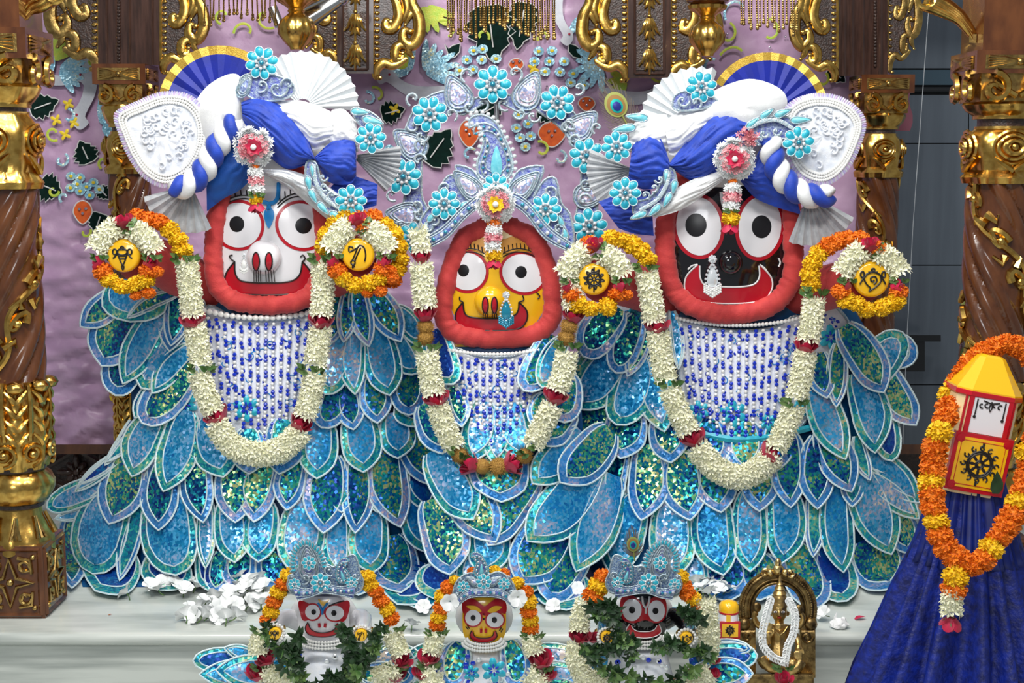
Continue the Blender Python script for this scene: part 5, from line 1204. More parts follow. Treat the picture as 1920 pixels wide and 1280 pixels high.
# ---- right turban
tR = thing('turban', at(1370, 390, .25), 'blue and white wrapped turban on the black faced figure', 'turban', 'wrapped turbans')
q = MB(); q.ball((1360, 290, -120), 1, 24, 14, (140, 108, 110)); build('turban_cap', q, WHITEC, tR, Y=YT, smooth='all')
fan(tR, 1440, 212, 20, 114, 8, 150, 9, BLUES, -25, 2.4, YT, GOLDC, .16, 'blue_pleated_fan')
fan(tR, 1310, 238, 15, 112, 72, 172, 10, ORGANZA, -30, 6, YT, None, .1, 'white_pleated_fan', scallop=3)
fan(tR, 1190, 318, 8, 90, 155, 232, 9, SILVERC, -20, 5, YT, name='silver_pleated_fan', scallop=1)
fan(tR, 1515, 362, 8, 98, 248, 332, 8, SILVERC, 10, 6, YT, name='silver_pleated_fan', scallop=1)
wrap(tR, [(1122, 378), (1160, 365), (1220, 355)], [(1160, 428), (1190, 438), (1226, 442)], BLUEC, 0, 12, 6, 4, YT)
wrap(tR, [(1405, 330), (1425, 280), (1455, 262), (1470, 290)], [(1385, 335), (1415, 370), (1455, 388), (1502, 402)], BLUEC, 8, 30, 6, 4, YT)
wrap(tR, [(1225, 392), (1270, 352), (1320, 328), (1362, 318)], [(1225, 408), (1275, 394), (1325, 362), (1360, 334)], WHITEC, 30, 14, 3, 3, YT)
puff(tR, [(1300, 210), (1325, 180), (1360, 160), (1405, 148), (1448, 158), (1474, 180), (1470, 215), (1430, 260), (1390, 270), (1340, 250)], WHITEC, 0, 45, YT)
wrap(tR, [(1345, 196), (1310, 202), (1270, 212), (1245, 228)], [(1330, 240), (1300, 270), (1275, 292), (1255, 290)], WHITEC, 10, 30, 6, 5, YT)
wrap(tR, [(1250, 215), (1215, 215), (1180, 238)], [(1262, 280), (1220, 292), (1178, 284)], WHITEC, 5, 26, 6, 4, YT)
wrap(tR, [(1406, 222), (1370, 200), (1330, 215), (1295, 255), (1255, 306)], [(1402, 262), (1375, 300), (1335, 335), (1295, 338), (1258, 314)], BLUEC, 22, 40, 8, 7, YT)
wrap(tR, [(1256, 305), (1240, 262), (1215, 245), (1185, 275)], [(1258, 314), (1250, 345), (1205, 355), (1178, 335)], BLUEC, 22, 30, 7, 6, YT, name='turban_bow')
rope(tR, [(1446, 262), (1448, 290), (1462, 325), (1490, 355), (1525, 368), (1560, 366)], 20, YT, 45, 3.2, -1)
palmfan(tR, [(1616, 234), (1600, 205), (1565, 186), (1520, 184), (1482, 202), (1472, 240), (1480, 290), (1505, 328), (1545, 340), (1580, 318), (1602, 280)], YT, 12)
jflower(tR, 1315, 163, 29, .165, .2); plate(tR, [(1265, 180), (1290, 170), (1330, 180), (1345, 192), (1310, 205), (1265, 205)], .172); curls(tR, [(1280, 188, 14, 0, 5), (1305, 192, 12, 1, -5)], .168)
jflower(tR, 1156, 275, 29, .16, .1); tleaf(tR, 1192, 238, 44, 10, PI-.15, .165); tleaf(tR, 1215, 222, 42, 10, PI+.1, .165)
jflower(tR, 1172, 362, 30, .145); plate(tR, [(1262, 318), (1246, 318), (1236, 350), (1215, 372), (1190, 380), (1190, 402), (1225, 402), (1252, 375), (1268, 345)], .157)
spray(tR, [(1254, 320), (1250, 345), (1232, 374), (1200, 394)], .152, [(1250, 318, 24, 6, 95), (1266, 338, 26, 8, 100), (1258, 362, 30, 8, 118), (1238, 384, 30, 8, 135), (1212, 398, 32, 8, 158)]); curls(tR, [(1236, 336, 9, 3, -5), (1226, 352, 9, 2, -5), (1210, 366, 9, 1, -5)], .152)
jflower(tR, 1497, 267, 30, .14, .1); plate(tR, [(1408, 245), (1430, 225), (1470, 218), (1495, 235), (1480, 258), (1440, 262), (1420, 272)], .152)
spray(tR, [(1402, 242), (1430, 228), (1460, 226), (1488, 242)], .148, [(1400, 240, 32, 8, -40), (1425, 222, 32, 8, -35), (1452, 218, 34, 9, -22), (1482, 226, 40, 9, -3)]); curls(tR, [(1432, 250, 9, 0, 5), (1456, 246, 10, 0, 5), (1425, 262, 8, 2, 5)], .146)
q = MB(); r_ = random.Random(5)
for i in range(60): floret(q, Vector((1405+r_.gauss(0, 7), 258+r_.gauss(0, 7), 6)), Vector((r_.gauss(0, 1), r_.gauss(0, 1), 1.2)), 6, r_)
tag(stuff(build('pale_flower_tuft', q, PINKP, Y=.13, smooth=False)), 'small tuft of pale pink buds above the right rosette', 'flower')
# ------------------------------------------------------------------ flower arch behind the middle figure
YA = .46
arch = thing('flower_arch', at(930, 470, YA), 'embroidered arch of turquoise jewel flowers behind the middle figure', 'arch')
q = MB(); q.tube([(930, 150, -12), (934, 330, -12)], 5, 10); q.tube([(934, 330, -12), (934, 500, -12)], 5, 10); build('support_rod', q, STEEL, arch, Y=YA)
for x, y, a in [(852, 168, 1), (990, 158, -1)]: pass
AF = [(924, 158, 35, 0), (1045, 192, 33, .3), (806, 214, 34, -.3), (756, 331, 34, -.6), (1105, 424, 34, .9), (1100, 292, 33, .6), (775, 446, 30, -.8)]
HL = [(872, 200, 74, 32, -2.0), (976, 196, 76, 32, -1.15), (796, 284, 74, 32, -2.45), (1066, 252, 72, 32, -.75), (792, 398, 70, 30, PI+.1), (1075, 362, 66, 28, -.1)]
for x, y, L, W, a in HL: heartleaf(arch, x, y+8, L, W, a, YA)
for pts in ([(760, 360), (740, 440), (760, 470), (800, 400), (790, 360), (800, 250), (860, 200), (840, 170), (780, 200), (745, 300)], [(1075, 210), (1110, 290), (1120, 400), (1100, 460), (1075, 440), (1090, 330), (1060, 250), (1000, 200), (1010, 175)], [(862, 200), (924, 175), (990, 190), (985, 215), (924, 190), (870, 215)]):
    plate(arch, pts, YA, EMBV, -4)
curls(arch, [(878, 140, 16, 2, 5), (965, 138, 16, 1, -5), (880, 200, 14, 0, 5), (905, 195, 14, 2, -5), (945, 195, 14, 1, 5), (975, 212, 14, 3, -5), (1000, 218, 14, 0, 5), (1085, 165, 14, 2, -5), (1070, 230, 14, 1, 5), (1062, 240, 15, 0, -5), (1080, 262, 14, 2, 5), (845, 215, 14, 1, -5), (775, 185, 15, 2, 5), (790, 255, 14, 0, 5), (775, 235, 13, 3, -5), (790, 270, 14, 2, 5), (785, 300, 14, 0, -5), (735, 365, 13, 1, 5), (780, 385, 14, 2, -5), (785, 402, 13, 0, 5), (1100, 345, 14, 1, 5), (1095, 375, 14, 0, -5), (1120, 240, 12, 2, 5), (1120, 330, 12, 0, 5), (750, 420, 12, 0, 5)], YA, 5, EMBS, 2.6)
for x, y, r, a in AF: jflower(arch, x, y, r, YA-.012, a)
# ------------------------------------------------------------------ crowns
def crown(label, cx, cy, k, Y, big, tilt=0, mir=1):
    t = thing('jewelled_crown', at(cx, cy+10, Y), label, 'crown', 'jewelled crowns')
    X = lambda x, y: (cx+mir*x*k, cy+y*k)
    return t, X
def band(t, top, bot, Y, r=2.4, gems=14, gr=4):
    A = resample(spline([(x, y, 6) for x, y in top], 8), 40); B = resample(spline([(x, y, 6) for x, y in bot], 8), 40)
    q = MB(); rows = [[tuple(a*(1-v)+b*v+Vector((0, 0, 4*math.sin(PI*v)))) for a, b in zip(A, B)] for v in (0, .25, .5, .75, 1)]; q.grid(rows); o = build('jewelled_band', q, EMBV, t, Y=Y, smooth='all')
    q = MB(); w = (A[20]-B[20]).length
    for v in (0, .22, .78, 1): q.tube([tuple(a*(1-v)+b*v+Vector((0, 0, 3))) for a, b in zip(A, B)], w*.06, 5)
    build('silver_edging', q, EMBS, o, Y=Y)
    q = MB()
    for i in range(gems):
        j = int((i+.5)/gems*39); c = A[j]*.5+B[j]*.5; q.k = i % 2; q.ball((c.x, c.y, c.z+5), gr, 7, 5)
    build('band_gems', q, [CRYS, TEALG], o, Y=Y)
YK = .155
cM = thing('jewelled_crown', at(930, 470, YK), 'large jewelled tiara with tall paisley on the yellow faced figure', 'crown', 'jewelled crowns')
plate(cM, [(786, 448), (790, 410), (812, 380), (835, 335), (852, 330), (866, 360), (858, 325), (855, 310), (885, 318), (905, 345), (930, 360), (955, 345), (975, 318), (1018, 312), (1010, 345), (1000, 370), (1020, 338), (1042, 335), (1052, 380), (1068, 400), (1076, 440), (1072, 470), (1040, 450), (1005, 402), (960, 378), (905, 378), (860, 405), (825, 440), (800, 462)], YK, EMBV, 0, 7, n=3)
band(cM, [(792, 448), (830, 425), (870, 385), (905, 362), (930, 372), (955, 360), (990, 378), (1030, 425), (1074, 458)], [(802, 466), (840, 445), (872, 410), (905, 386), (930, 396), (955, 384), (985, 402), (1022, 448), (1068, 472)], YK-.004, gems=24, gr=4)
heartleaf(cM, 902, 372, 72, 24, -2.35, YK-.002, 2); heartleaf(cM, 958, 372, 72, 24, -.75, YK-.002, 2)
def paisley(t, x, y, k, Y, mir=1, z=8, rot=0):
    ca, sa = math.cos(rot), math.sin(rot)
    f = lambda p: (x+mir*k*(p[0]*ca-p[1]*sa), y+k*(p[0]*sa+p[1]*ca))
    out = [(0, 60), (-28, 50), (-34, 25), (-24, -5), (-22, -30), (-34, -48), (-50, -44), (-46, -62), (-25, -68), (0, -55), (18, -25), (30, 5), (34, 35), (22, 55)]
    o = plate(t, [f(p) for p in out], Y, EMBV, z, 6, EMBS, 2.4*min(1, k+.2))
    q = MB()
    for s in (.84, .62): q.tube([(a, b, z+1) for a, b in [(f((p.x*s+2, p.y*s+5))) for p in spline([(a, b, 0) for a, b in out], 3, True)]], 1.8*min(1, k+.2), 4, True)
    build('silver_rows', q, EMBS, o, Y=Y)
    q = MB(); q.dome([f((3+10*math.sin(a)*(1-.45*math.cos(a)), 22-32*math.cos(a)*.95)) for a in [i*PI/12 for i in range(24)]], z+2, 4, 3); build('satin_drop', q, TURQL, o, Y=Y, smooth='all')
    q = MB(); P = resample(spline([(a, b, 0) for a, b in out], 4, True), 26)
    for i, p in enumerate(P):
        a = f((p.x*.74+2, p.y*.74+5)); q.k = i % 2; q.ball((a[0], a[1], z+3), 3.1*max(.6, k), 6, 4)
    build('gems', q, [CRYS, TEALG], o, Y=Y)
    q = MB()
    for p in resample(spline([(a, b, 0) for a, b in out], 4, True), 34):
        d = Vector((p.x, p.y-10, 0)).normalized(); a = f((p.x+d.x*6, p.y+d.y*6)); q.ball((a[0], a[1], z), 4.4*k, 6, 4)
    build('crystal_fringe', q, CRYS if k > .7 else TURQ, o, Y=Y)
paisley(cM, 928, 282, .98, YK+.012, 1, 6, .0)
jflower(cM, 833, 382, 30, YK-.01, small=True); jflower(cM, 1023, 392, 30, YK-.01, small=True); jflower(cM, 930, 350, 26, YK-.004, small=True)
curls(cM, [(835, 352, 14, 2, 5), (1030, 360, 16, 1, -5), (800, 425, 12, 0, 5), (815, 412, 11, 2, -5), (1048, 430, 12, 0, -5), (1060, 445, 11, 2, 5), (1020, 425, 11, 1, 5), (850, 400, 10, 2, 5), (1005, 395, 10, 0, 5)], YK, 5)
for x, y, L, W, a in [(795, 440, 24, 7, -80), (802, 415, 24, 7, -50), (1062, 450, 24, 7, -100), (1055, 425, 24, 7, -110), (860, 390, 26, 7, -30), (980, 385, 28, 7, 200)]: tleaf(cM, x, y, L, W, math.radians(a), YK, 5)
# ---- peacock feathers
def peacock(label, bx, by, tx, ty, k, Y):
    t = thing('peacock_feather', at(bx, by, Y), label, 'feather', 'peacock feathers')
    B, T = Vector((bx, by)), Vector((tx, ty)); d = (T-B).normalized(); n = Vector((-d.y, d.x)); a = math.atan2(d.y, d.x)
    q = MB(); q.tube([(B.x, B.y, 0), (T.x, T.y, 2)], 1.3, 5); build('quill', q, FEA2, t, Y=Y)
    for i in range(64):
        f = (i % 32)/31; s = 1 if i < 32 else -1; o_ = B.lerp(T, .25+.72*f); an = a+s*(1.15-1.0*f)+rnd.uniform(-.06, .06); L = (46+26*f)*k
        q = MB(); q.tube([(o_.x, o_.y, 0), (o_.x+math.cos(an)*L*.5, o_.y+math.sin(an)*L*.5, 2), (o_.x+math.cos(an-s*.15)*L, o_.y+math.sin(an-s*.15)*L, 0)], lambda g: .95*(1-.7*g)*max(.8, k), 4); build('feather_barb', q, FEA, t, Y=Y)
    c = T
    for nm, m, rx, ry, off, z in (('eye_rim', FEA2, 27, 23, 0, 3), ('eye_bronze', FEA5, 22, 18, -1, 4), ('eye_teal', FEA3, 15, 12.5, -3, 5), ('eye_blue', FEA4, 10, 8.5, -4, 6)):
        q = MB(); q.dome(ell(c.x+d.x*off*k, c.y+d.y*off*k, rx*k, ry*k, 24, rot=a), z, 1, 2); build(nm, q, m, t, Y=Y)
peacock('large peacock feather beside the left side of the right turban', 1195, 268, 1155, 196, .92, .25)
# ------------------------------------------------------------------ small figures on the lower step
YS = -.25
q = MB(); r_ = random.Random(21)
for i in range(15):
    a = r_.random()*6.3; e = r_.uniform(-.2, .9); leaf_q(q, (math.cos(a)*.12, math.sin(a)*.12, .1*r_.random()), (math.cos(a), math.sin(a), e), (0, 0, 1), r_.uniform(.5, .95), r_.uniform(.16, .26), .1)
BASIL = mesh_of('basil_sprig', q, LEAFD, 'all')
q = MB(); r_ = random.Random(22)
for i in range(9):
    a = r_.random()*6.3; e = r_.uniform(-.1, .9); leaf_q(q, (0, 0, .1*r_.random()), (math.cos(a), math.sin(a), e), (0, 0, 1), r_.uniform(.6, 1), r_.uniform(.18, .28), .1)
BASIL2 = mesh_of('green_sprig', q, LEAF, 'all')
def basil(label, paths, Y):
    t = thing('basil_garland', at(paths[0][0][0], paths[0][0][1]+90, Y), label, 'garland', 'leafy basil garlands')
    for pth in paths:
        P = spline([(x, y, 0) for x, y in pth], 5); q = MB(); q.tube([tuple(p) for p in P], 2, 5); build('stalk', q, STEM, t, Y=Y)
        R_ = resample(P, max(2, int(len(P)*.9)))
        for p in R_: inst('leaf_sprig', BASIL if rnd.random() < .72 else BASIL2, t, fr(p.x+rnd.uniform(-6, 6), p.y+rnd.uniform(-5, 5), Y-.004-rnd.random()*.008, rnd.random()*6.3, rnd.uniform(-.4, .4), rnd.uniform(-.4, .4), k=rnd.uniform(15, 24)))
def small(label, cx, cy, hx, hy, skin, eyes, mouth, eyepatch, lines, discs, arms=True, extra=()):
    t = thing('small_figure', at(cx, cy, YS)*1.0, label, 'statue', 'small painted figures on the lower step')
    t.location = at(cx, cy, YS); t.location.z = LOW; WM[t.name] = Matrix.Translation(t.location)
    zf = lambda x, y: 14*(1-min(1, ((x-cx)/(hx*1.2))**2+((y-cy)/(hy*1.3))**2))
    so = [(cx+hx*math.copysign(abs(math.cos(a))**.55, math.cos(a)), cy+hy*math.copysign(abs(math.sin(a))**.6, math.sin(a))) for a in [i*PI/20 for i in range(40)]]
    q = MB(); q.dome(so, 0, 0, 8, fn=lambda x, y, t_: zf(x, y)); n = len(so); q.grid([[(x, y, zf(x, y)) for x, y in so+so[:1]], [(x, y, -60) for x, y in so+so[:1]]]); build('head', q, skin, t, Y=YS, smooth='all')
    q = MB(); q.ball((cx, cy-8, -48), 1, 18, 10, (hx*1.32, hy*1.12, 44)); build('head_cloth', q, WHITEC, t, Y=YS, smooth='all')
    q = MB(); q.lathe([(hx*2.1, -220), (hx*1.7, -150), (hx*1.35, -80), (hx*1.1, -40), (hx*.8, -8)], 24); b = build('dress', q, BROC, t, M=fr(cx, cy+hy*.8, YS+.05), smooth='all')
    for m, out, z in eyepatch:
        S = spline([(x, y, 0) for x, y in out], 4, True); q = MB(); q.dome([(p.x, p.y) for p in S], z, 0, 5, fn=lambda x, y, t_: zf(x, y)); build('painted_patch', q, m, t, Y=YS)
    for ex, ey, a, b_, pr in eyes:
        q = MB(); q.dome(ell(ex, ey, a+3, b_+3, 24), 1.6, 0, 4, fn=lambda x, y, t_: zf(x, y)); e = build('eye', q, PRED, t, Y=YS)
        q = MB(); q.dome(ell(ex, ey, a, b_, 24), 2.4, .6, 4, fn=lambda x, y, t_: zf(x, y)); build('eye_white', q, PWHITE, e, Y=YS)
        q = MB(); q.dome(ell(ex+pr[0], ey, pr[1], pr[1]*1.1, 18), 3.6, .4, 3, fn=lambda x, y, t_: zf(x, y)); build('pupil', q, PUPIL, e, Y=YS)
    q = MB(); strip(q, mouth[0], mouth[1], zf, 2); mo = build('mouth', q, PRED, t, Y=YS)
    q = MB()
    for c in mouth: q.tube([(p.x, p.y, 2.6+zf(p.x, p.y)) for p in spline([(x, y, 0) for x, y in c], 5)], .9, 4)
    build('mouth_outline', q, LINEW if skin is PBLK else LINE, mo, Y=YS)
    for nm, m, L_, r in lines:
        q = MB()
        for l in L_: q.tube([(p.x, p.y, 3.4+zf(p.x, p.y)) for p in spline([(x, y, 0) for x, y in l], 4)], r, 4)
        build(nm, q, m, t, Y=YS)
    for (x, y, r, emb) in discs:
        s = 1 if x > cx else -1
        q = MB(); q.tube(spline([(cx+s*hx*.9, cy+6, -40), (cx+s*hx*1.5, cy-2, -30), (x+s*4, y-14, 20), (x, y, 74)], 5), lambda f: 19-6*f, 12); build('arm', q, skin, t, Y=YS, smooth='all')
        q = MB(); q.tube(ell(x+s*2, y-10, 20, 8, 20), 2.5, 5, True); build('gold_bangle', q, GOLD, t, Y=YS)
        q = MB(); q.lathe([(r, -6), (r, 2), (r*.9, 5), (.1, 6)], 24, ax='z'); d = build('hand_disc', q, PYEL, t, M=fr(x, y, YS-.082))
        q = MB()
        for l in emb: q.tube([(a*.42, b_*.42, 6.4) for a, b_ in l], .7, 4)
        build('painted_emblem', q, LINE, d, M=fr(x, y, YS-.082))
        for k in range(16): 
            pass
        q = MB()
        for k in range(18): q.ball((x+(r+5)*math.cos(k*PI/9), y+(r+5)*math.sin(k*PI/9), 82), 3.3, 6, 4)
        build('pearl_ring', q, PEARL, d, Y=YS)
    q = MB()
    for rr_, n in ((1, 20), (1.14, 22), (1.28, 24)):
        for k in range(n): a = PI*(k+.5)/n; q.ball((cx+hx*.78*rr_*math.cos(a), cy+hy*.78+hy*.28*rr_*math.sin(a)+(rr_-1)*30, 14), 3.2, 6, 4)
    build('pearl_necklace', q, PEARL, t, Y=YS)
    r2 = random.Random(int(cx))
    for k in range(14):
        x, y = cx+r2.uniform(-hx*1.2, hx*1.2), cy+hy+22+r2.random()*55; q = MB(); q.ball((x, y, 8), 5, 6, 5, (1, 1, .6)); build('blue_stone' if k % 2 else 'silver_bell', q, BLUEB if k % 2 else CRYS, b, Y=YS)
    return t
small('small white faced figure with a jewelled crown, in front at left', 607, 1160, 48, 42, PWHITE, [(586, 1147, 14, 14, (2, 4.6)), (628, 1149, 17, 14, (-2, 5))],
      ([(577, 1166), (572, 1178), (580, 1190), (605, 1194), (628, 1190), (638, 1180), (632, 1168)], [(578, 1168), (582, 1178), (592, 1184), (606, 1186), (620, 1183), (628, 1178), (630, 1170)]),
      [(PRED, [(562, 1125), (605, 1140), (652, 1125), (653, 1150), (640, 1166), (606, 1150), (572, 1164), (563, 1150)], 1), (PYEL, [(596, 1122), (606, 1128), (618, 1122), (606, 1136)], 2)],
      [('forehead_mark', PBLU, [[(596, 1130), (603, 1142), (604, 1152)], [(614, 1130), (606, 1142), (604, 1152)]], 2), ('nostril', PLIP, [[(598, 1168), (599, 1176)], [(610, 1168), (609, 1176)]], 2.6), ('eyebrow', LINE, [[(616, 1136), (630, 1130), (645, 1126)]], 1.2)],
      [(516, 1187, 12, pot), (677, 1190, 12, plough)])
small('small yellow faced figure with a jewelled crown, in front at centre', 908, 1163, 41, 43, PYEL, [(887, 1158, 15, 15, (0, 4.8)), (928, 1162, 16, 14, (-1, 5))],
      ([(884, 1182), (881, 1192), (888, 1201), (906, 1205), (924, 1201), (932, 1192), (929, 1182)], [(887, 1184), (889, 1191), (896, 1195), (906, 1196), (917, 1195), (924, 1191), (926, 1184)]),
      [(PRED, [(868, 1124), (888, 1122), (908, 1136), (930, 1122), (948, 1128), (948, 1150), (930, 1146), (908, 1154), (888, 1142), (869, 1150)], 1), (PYEL, [(874, 1136), (892, 1136), (903, 1146), (890, 1146)], 2), (PYEL, [(941, 1138), (926, 1136), (914, 1146), (926, 1148)], 2)],
      [('nostril', PLIP, [[(902, 1178), (902, 1186)], [(911, 1178), (911, 1186)]], 2.4), ('forehead_dot', LINE, [[(907, 1150), (907, 1152)], [(907, 1158), (907, 1162)]], 1.6), ('cheek_mark', LINE, [[(873, 1174), (878, 1180)], [(876, 1172), (880, 1178)], [(940, 1176), (936, 1182)], [(943, 1178), (939, 1185)]], 1)], [])
aflower(bpy.data.objects['small_figure.001'], YS-.06, 926, 1256, 24, 8); aflower(bpy.data.objects['small_figure.001'], YS-.05, 884, 1262, 16, 8)
small('small black faced figure with a jewelled crown, in front at right', 1206, 1157, 43, 44, PBLK, [(1185, 1143, 18, 21, (0, 6)), (1231, 1145, 16, 20, (-2, 5.6))],
      ([(1180, 1170), (1174, 1182), (1184, 1192), (1206, 1196), (1228, 1193), (1240, 1184), (1236, 1170)], [(1184, 1172), (1188, 1179), (1196, 1183), (1208, 1184), (1220, 1183), (1228, 1179), (1232, 1172)]),
      [(PRED, [(1164, 1122), (1185, 1116), (1200, 1128), (1206, 1150), (1214, 1128), (1230, 1118), (1248, 1124), (1248, 1155), (1230, 1168), (1210, 1162), (1186, 1168), (1166, 1158)], 1)],
      [('forehead_mark', LINEW, [[(1204, 1118), (1206, 1132), (1211, 1138), (1216, 1132), (1218, 1118)], [(1211, 1138), (1211, 1150)]], 2)], [(1138, 1194, 12, wheel), (1287, 1196, 12, conch)])
# ---- their crowns
def spikes(par, pts, Y, L=11, c=(0, 0)):
    R_ = resample(spline([(x, y, 0) for x, y in pts], 6), 20)
    for p in R_:
        d = Vector((p.x-c[0], p.y-c[1], 0)).normalized(); tleaf(par, p.x, p.y, L*1.3, 3.6, math.atan2(d.y, d.x), Y, 3, TURQ)
def smallcrown(label, mir, cx, Y):
    X = lambda x: cx+mir*(x-610)
    t = thing('jewelled_crown', at(cx, 1125, Y), label, 'crown', 'jewelled crowns')
    S = lambda L_: [(X(x), y) for x, y in L_]
    q = MB(); q.ball((cx, 1090, -45), 1, 18, 10, (54, 24, 40)); build('crown_lining', q, EMBV, t, Y=Y, smooth='all')
    plate(t, S([(540, 1098), (546, 1080), (562, 1060), (560, 1035), (575, 1020), (592, 1036), (600, 1055), (615, 1058), (628, 1062), (645, 1048), (664, 1040), (672, 1055), (676, 1075), (682, 1092), (668, 1112), (606, 1108), (556, 1115)]), Y, EMBC, 2, 6, EMBS, 2)
    band(t, S([(548, 1096), (575, 1104), (606, 1094), (640, 1100), (668, 1092)]), S([(558, 1124), (580, 1120), (606, 1112), (640, 1116), (664, 1122)]), Y-.004, gems=16, gr=3)
    o = [(556, 1068), (556, 1040), (574, 1022), (596, 1038), (604, 1062)]
    spikes(t, S(o), Y, 9, (X(580), 1062)); heartleaf(t, X(582), 1088, 66, 22, -PI/2-.1*mir, Y, 4, EMBV)
    jflower(t, X(580), 1055, 14, Y-.012, small=True); jflower(t, X(602), 1092, 19, Y-.014, small=True); jflower(t, X(660), 1092, 12, Y-.012, small=True); jflower(t, X(553), 1095, 12, Y-.012, small=True)
    paisley(t, X(642), 1072, .34, Y-.004, -mir, 6, .3); curls(t, [(X(618), 1068, 12, 1, 5*mir), (X(572), 1084, 12, 2, -5*mir), (X(668), 1080, 9, 0, 5*mir), (X(548), 1082, 8, 2, 5*mir)], Y, 8, EMBS, 1.8)
    return t
smallcrown('turquoise jewelled crown on the small white faced figure', 1, 609, YS-.045)
smallcrown('turquoise jewelled crown on the small black faced figure', -1, 1208, YS-.045)
Y = YS-.045
t = thing('jewelled_crown', at(908, 1130, Y), 'turquoise jewelled crown with one paisley on the small yellow faced figure', 'crown', 'jewelled crowns')
q = MB(); q.ball((908, 1100, -45), 1, 18, 10, (52, 20, 40)); build('crown_lining', q, EMBV, t, Y=Y, smooth='all')
plate(t, [(850, 1138), (852, 1100), (866, 1080), (885, 1074), (908, 1080), (935, 1072), (955, 1085), (966, 1105), (968, 1138), (940, 1115), (908, 1108), (875, 1116)], Y, EMBC, 2, 6, EMBS, 2)
band(t, [(850, 1128), (875, 1106), (908, 1104), (942, 1106), (967, 1126)], [(851, 1144), (877, 1122), (908, 1118), (940, 1122), (966, 1142)], Y-.004, gems=16, gr=3)
paisley(t, 902, 1060, .36, Y-.002, 1, 6); jflower(t, 907, 1090, 15, Y-.012, small=True); jflower(t, 869, 1100, 12, Y-.012, small=True); jflower(t, 945, 1094, 12, Y-.012, small=True)
heartleaf(t, 900, 1096, 28, 9, PI+.5, Y, 5); heartleaf(t, 914, 1096, 28, 9, -.5, Y, 5); curls(t, [(864, 1086, 8, 0, 5), (952, 1084, 8, 2, -5), (858, 1115, 7, 1, 5), (958, 1112, 7, 1, -5)], Y, 8, EMBS, 1.8)
for (x, y) in ((844, 1126), (970, 1118)): pass
peacock('small peacock feather on the crown of the small black faced figure', 1190, 1052, 1187, 1020, .52, YS-.03)
# ---- feathered robes of the small figures
def smallrobe(label, P, cx):
    t = thing('feathered_robe', at(cx, 1280, YS+.03), label, 'robe', 'feathered robes of the small figures'); t.location.z = LOW; WM[t.name] = Matrix.Translation(t.location)
    f = lambda x, y: YS+.03-.0003*(y-1220)
    for p in P: petal(t, f, *p)
smallrobe('blue sequined feather robe of the small white faced figure', [(470, 1240, 362, 1238, 24, 'D', 'r', -6), (480, 1232, 420, 1214, 14, 'B', 'p', -3), (520, 1295, 372, 1300, 34, 'D', 'r', -2), (500, 1262, 374, 1264, 28, 'B', 'p', 2), (520, 1250, 405, 1256, 32, 'B', 'p', 8), (700, 1240, 786, 1222, 22, 'B', 'p', 0), (690, 1262, 780, 1262, 26, 'A', 'r', 4), (700, 1290, 790, 1290, 30, 'B', 'p', 2)], 610)
smallrobe('blue sequined feather robe of the small yellow faced figure', [(850, 1232, 768, 1220, 24, 'B', 'p', 0), (840, 1262, 778, 1258, 26, 'D', 'r', 5), (860, 1290, 770, 1290, 26, 'B', 'r', 4), (960, 1232, 1092, 1224, 26, 'B', 'p', 0), (965, 1258, 1098, 1258, 28, 'B', 'p', 4), (960, 1290, 1095, 1290, 26, 'A', 'r', 4), (860, 1215, 848, 1290, 30, 'A', 'r', 6), (958, 1212, 968, 1290, 28, 'A', 'r', 6)], 908)
smallrobe('blue sequined feather robe of the small black faced figure', [(1130, 1240, 1070, 1230, 24, 'B', 'p', 0), (1310, 1240, 1420, 1228, 28, 'D', 'r', 0), (1330, 1215, 1408, 1216, 14, 'A', 'r', 0), (1310, 1270, 1412, 1262, 30, 'A', 'b', 6), (1310, 1295, 1410, 1296, 26, 'B', 'r', 4)], 1210)
# ---- their garlands
YV = YS-.03
def sg(label, items): garland(label, YV, items, k=.85, wr=17, group='garlands of the small figures')
sg('marigold and rose garland on the small white faced figure', [('y', 540, 1078), ('o', 531, 1094), ('y', 522, 1110), ('o', 514, 1128), ('y', 508, 1146), ('o', 502, 1162), ('l', 492, 1178), ('w', [(492, 1190), (484, 1208), (484, 1224)]), ('r', 500, 1236, 20), ('l', 492, 1248), ('r', 482, 1262, 0, 20), ('w', [(496, 1262), (520, 1272), (540, 1282)], 22),
    ('y', 688, 1080), ('y', 694, 1096), ('o', 704, 1108), ('o', 714, 1126), ('y', 726, 1142), ('o', 734, 1160), ('l', 738, 1176), ('w', [(736, 1188), (744, 1210), (752, 1226)]), ('r', 752, 1240, -20), ('l', 745, 1250), ('r', 742, 1266, 0, 18), ('w', [(700, 1272), (722, 1266), (742, 1258)], 22)])
sg('marigold and rose garland on the small yellow faced figure', [('o', 886, 1072, 0, 11), ('y', 928, 1070, 0, 12), ('o', 945, 1076, 0, 12), ('y', 853, 1088, 0, 12), ('o', 841, 1102), ('y', 830, 1118), ('o', 828, 1138), ('y', 823, 1156), ('o', 820, 1172), ('l', 818, 1184), ('w', [(816, 1192), (812, 1210), (810, 1222)]), ('r', 804, 1234, 0, 20), ('l', 804, 1246), ('r', 790, 1262, 0, 16), ('w', [(812, 1256), (806, 1268), (812, 1284)], 22),
    ('y', 968, 1094), ('o', 984, 1110), ('y', 992, 1128), ('o', 991, 1146), ('y', 994, 1162), ('o', 995, 1178), ('l', 998, 1190), ('w', [(996, 1196), (998, 1210), (1002, 1222)]), ('r', 1014, 1238, 0, 22), ('l', 1016, 1252), ('r', 1026, 1266, 0, 16), ('w', [(992, 1262), (1005, 1272), (1014, 1284)], 22)])
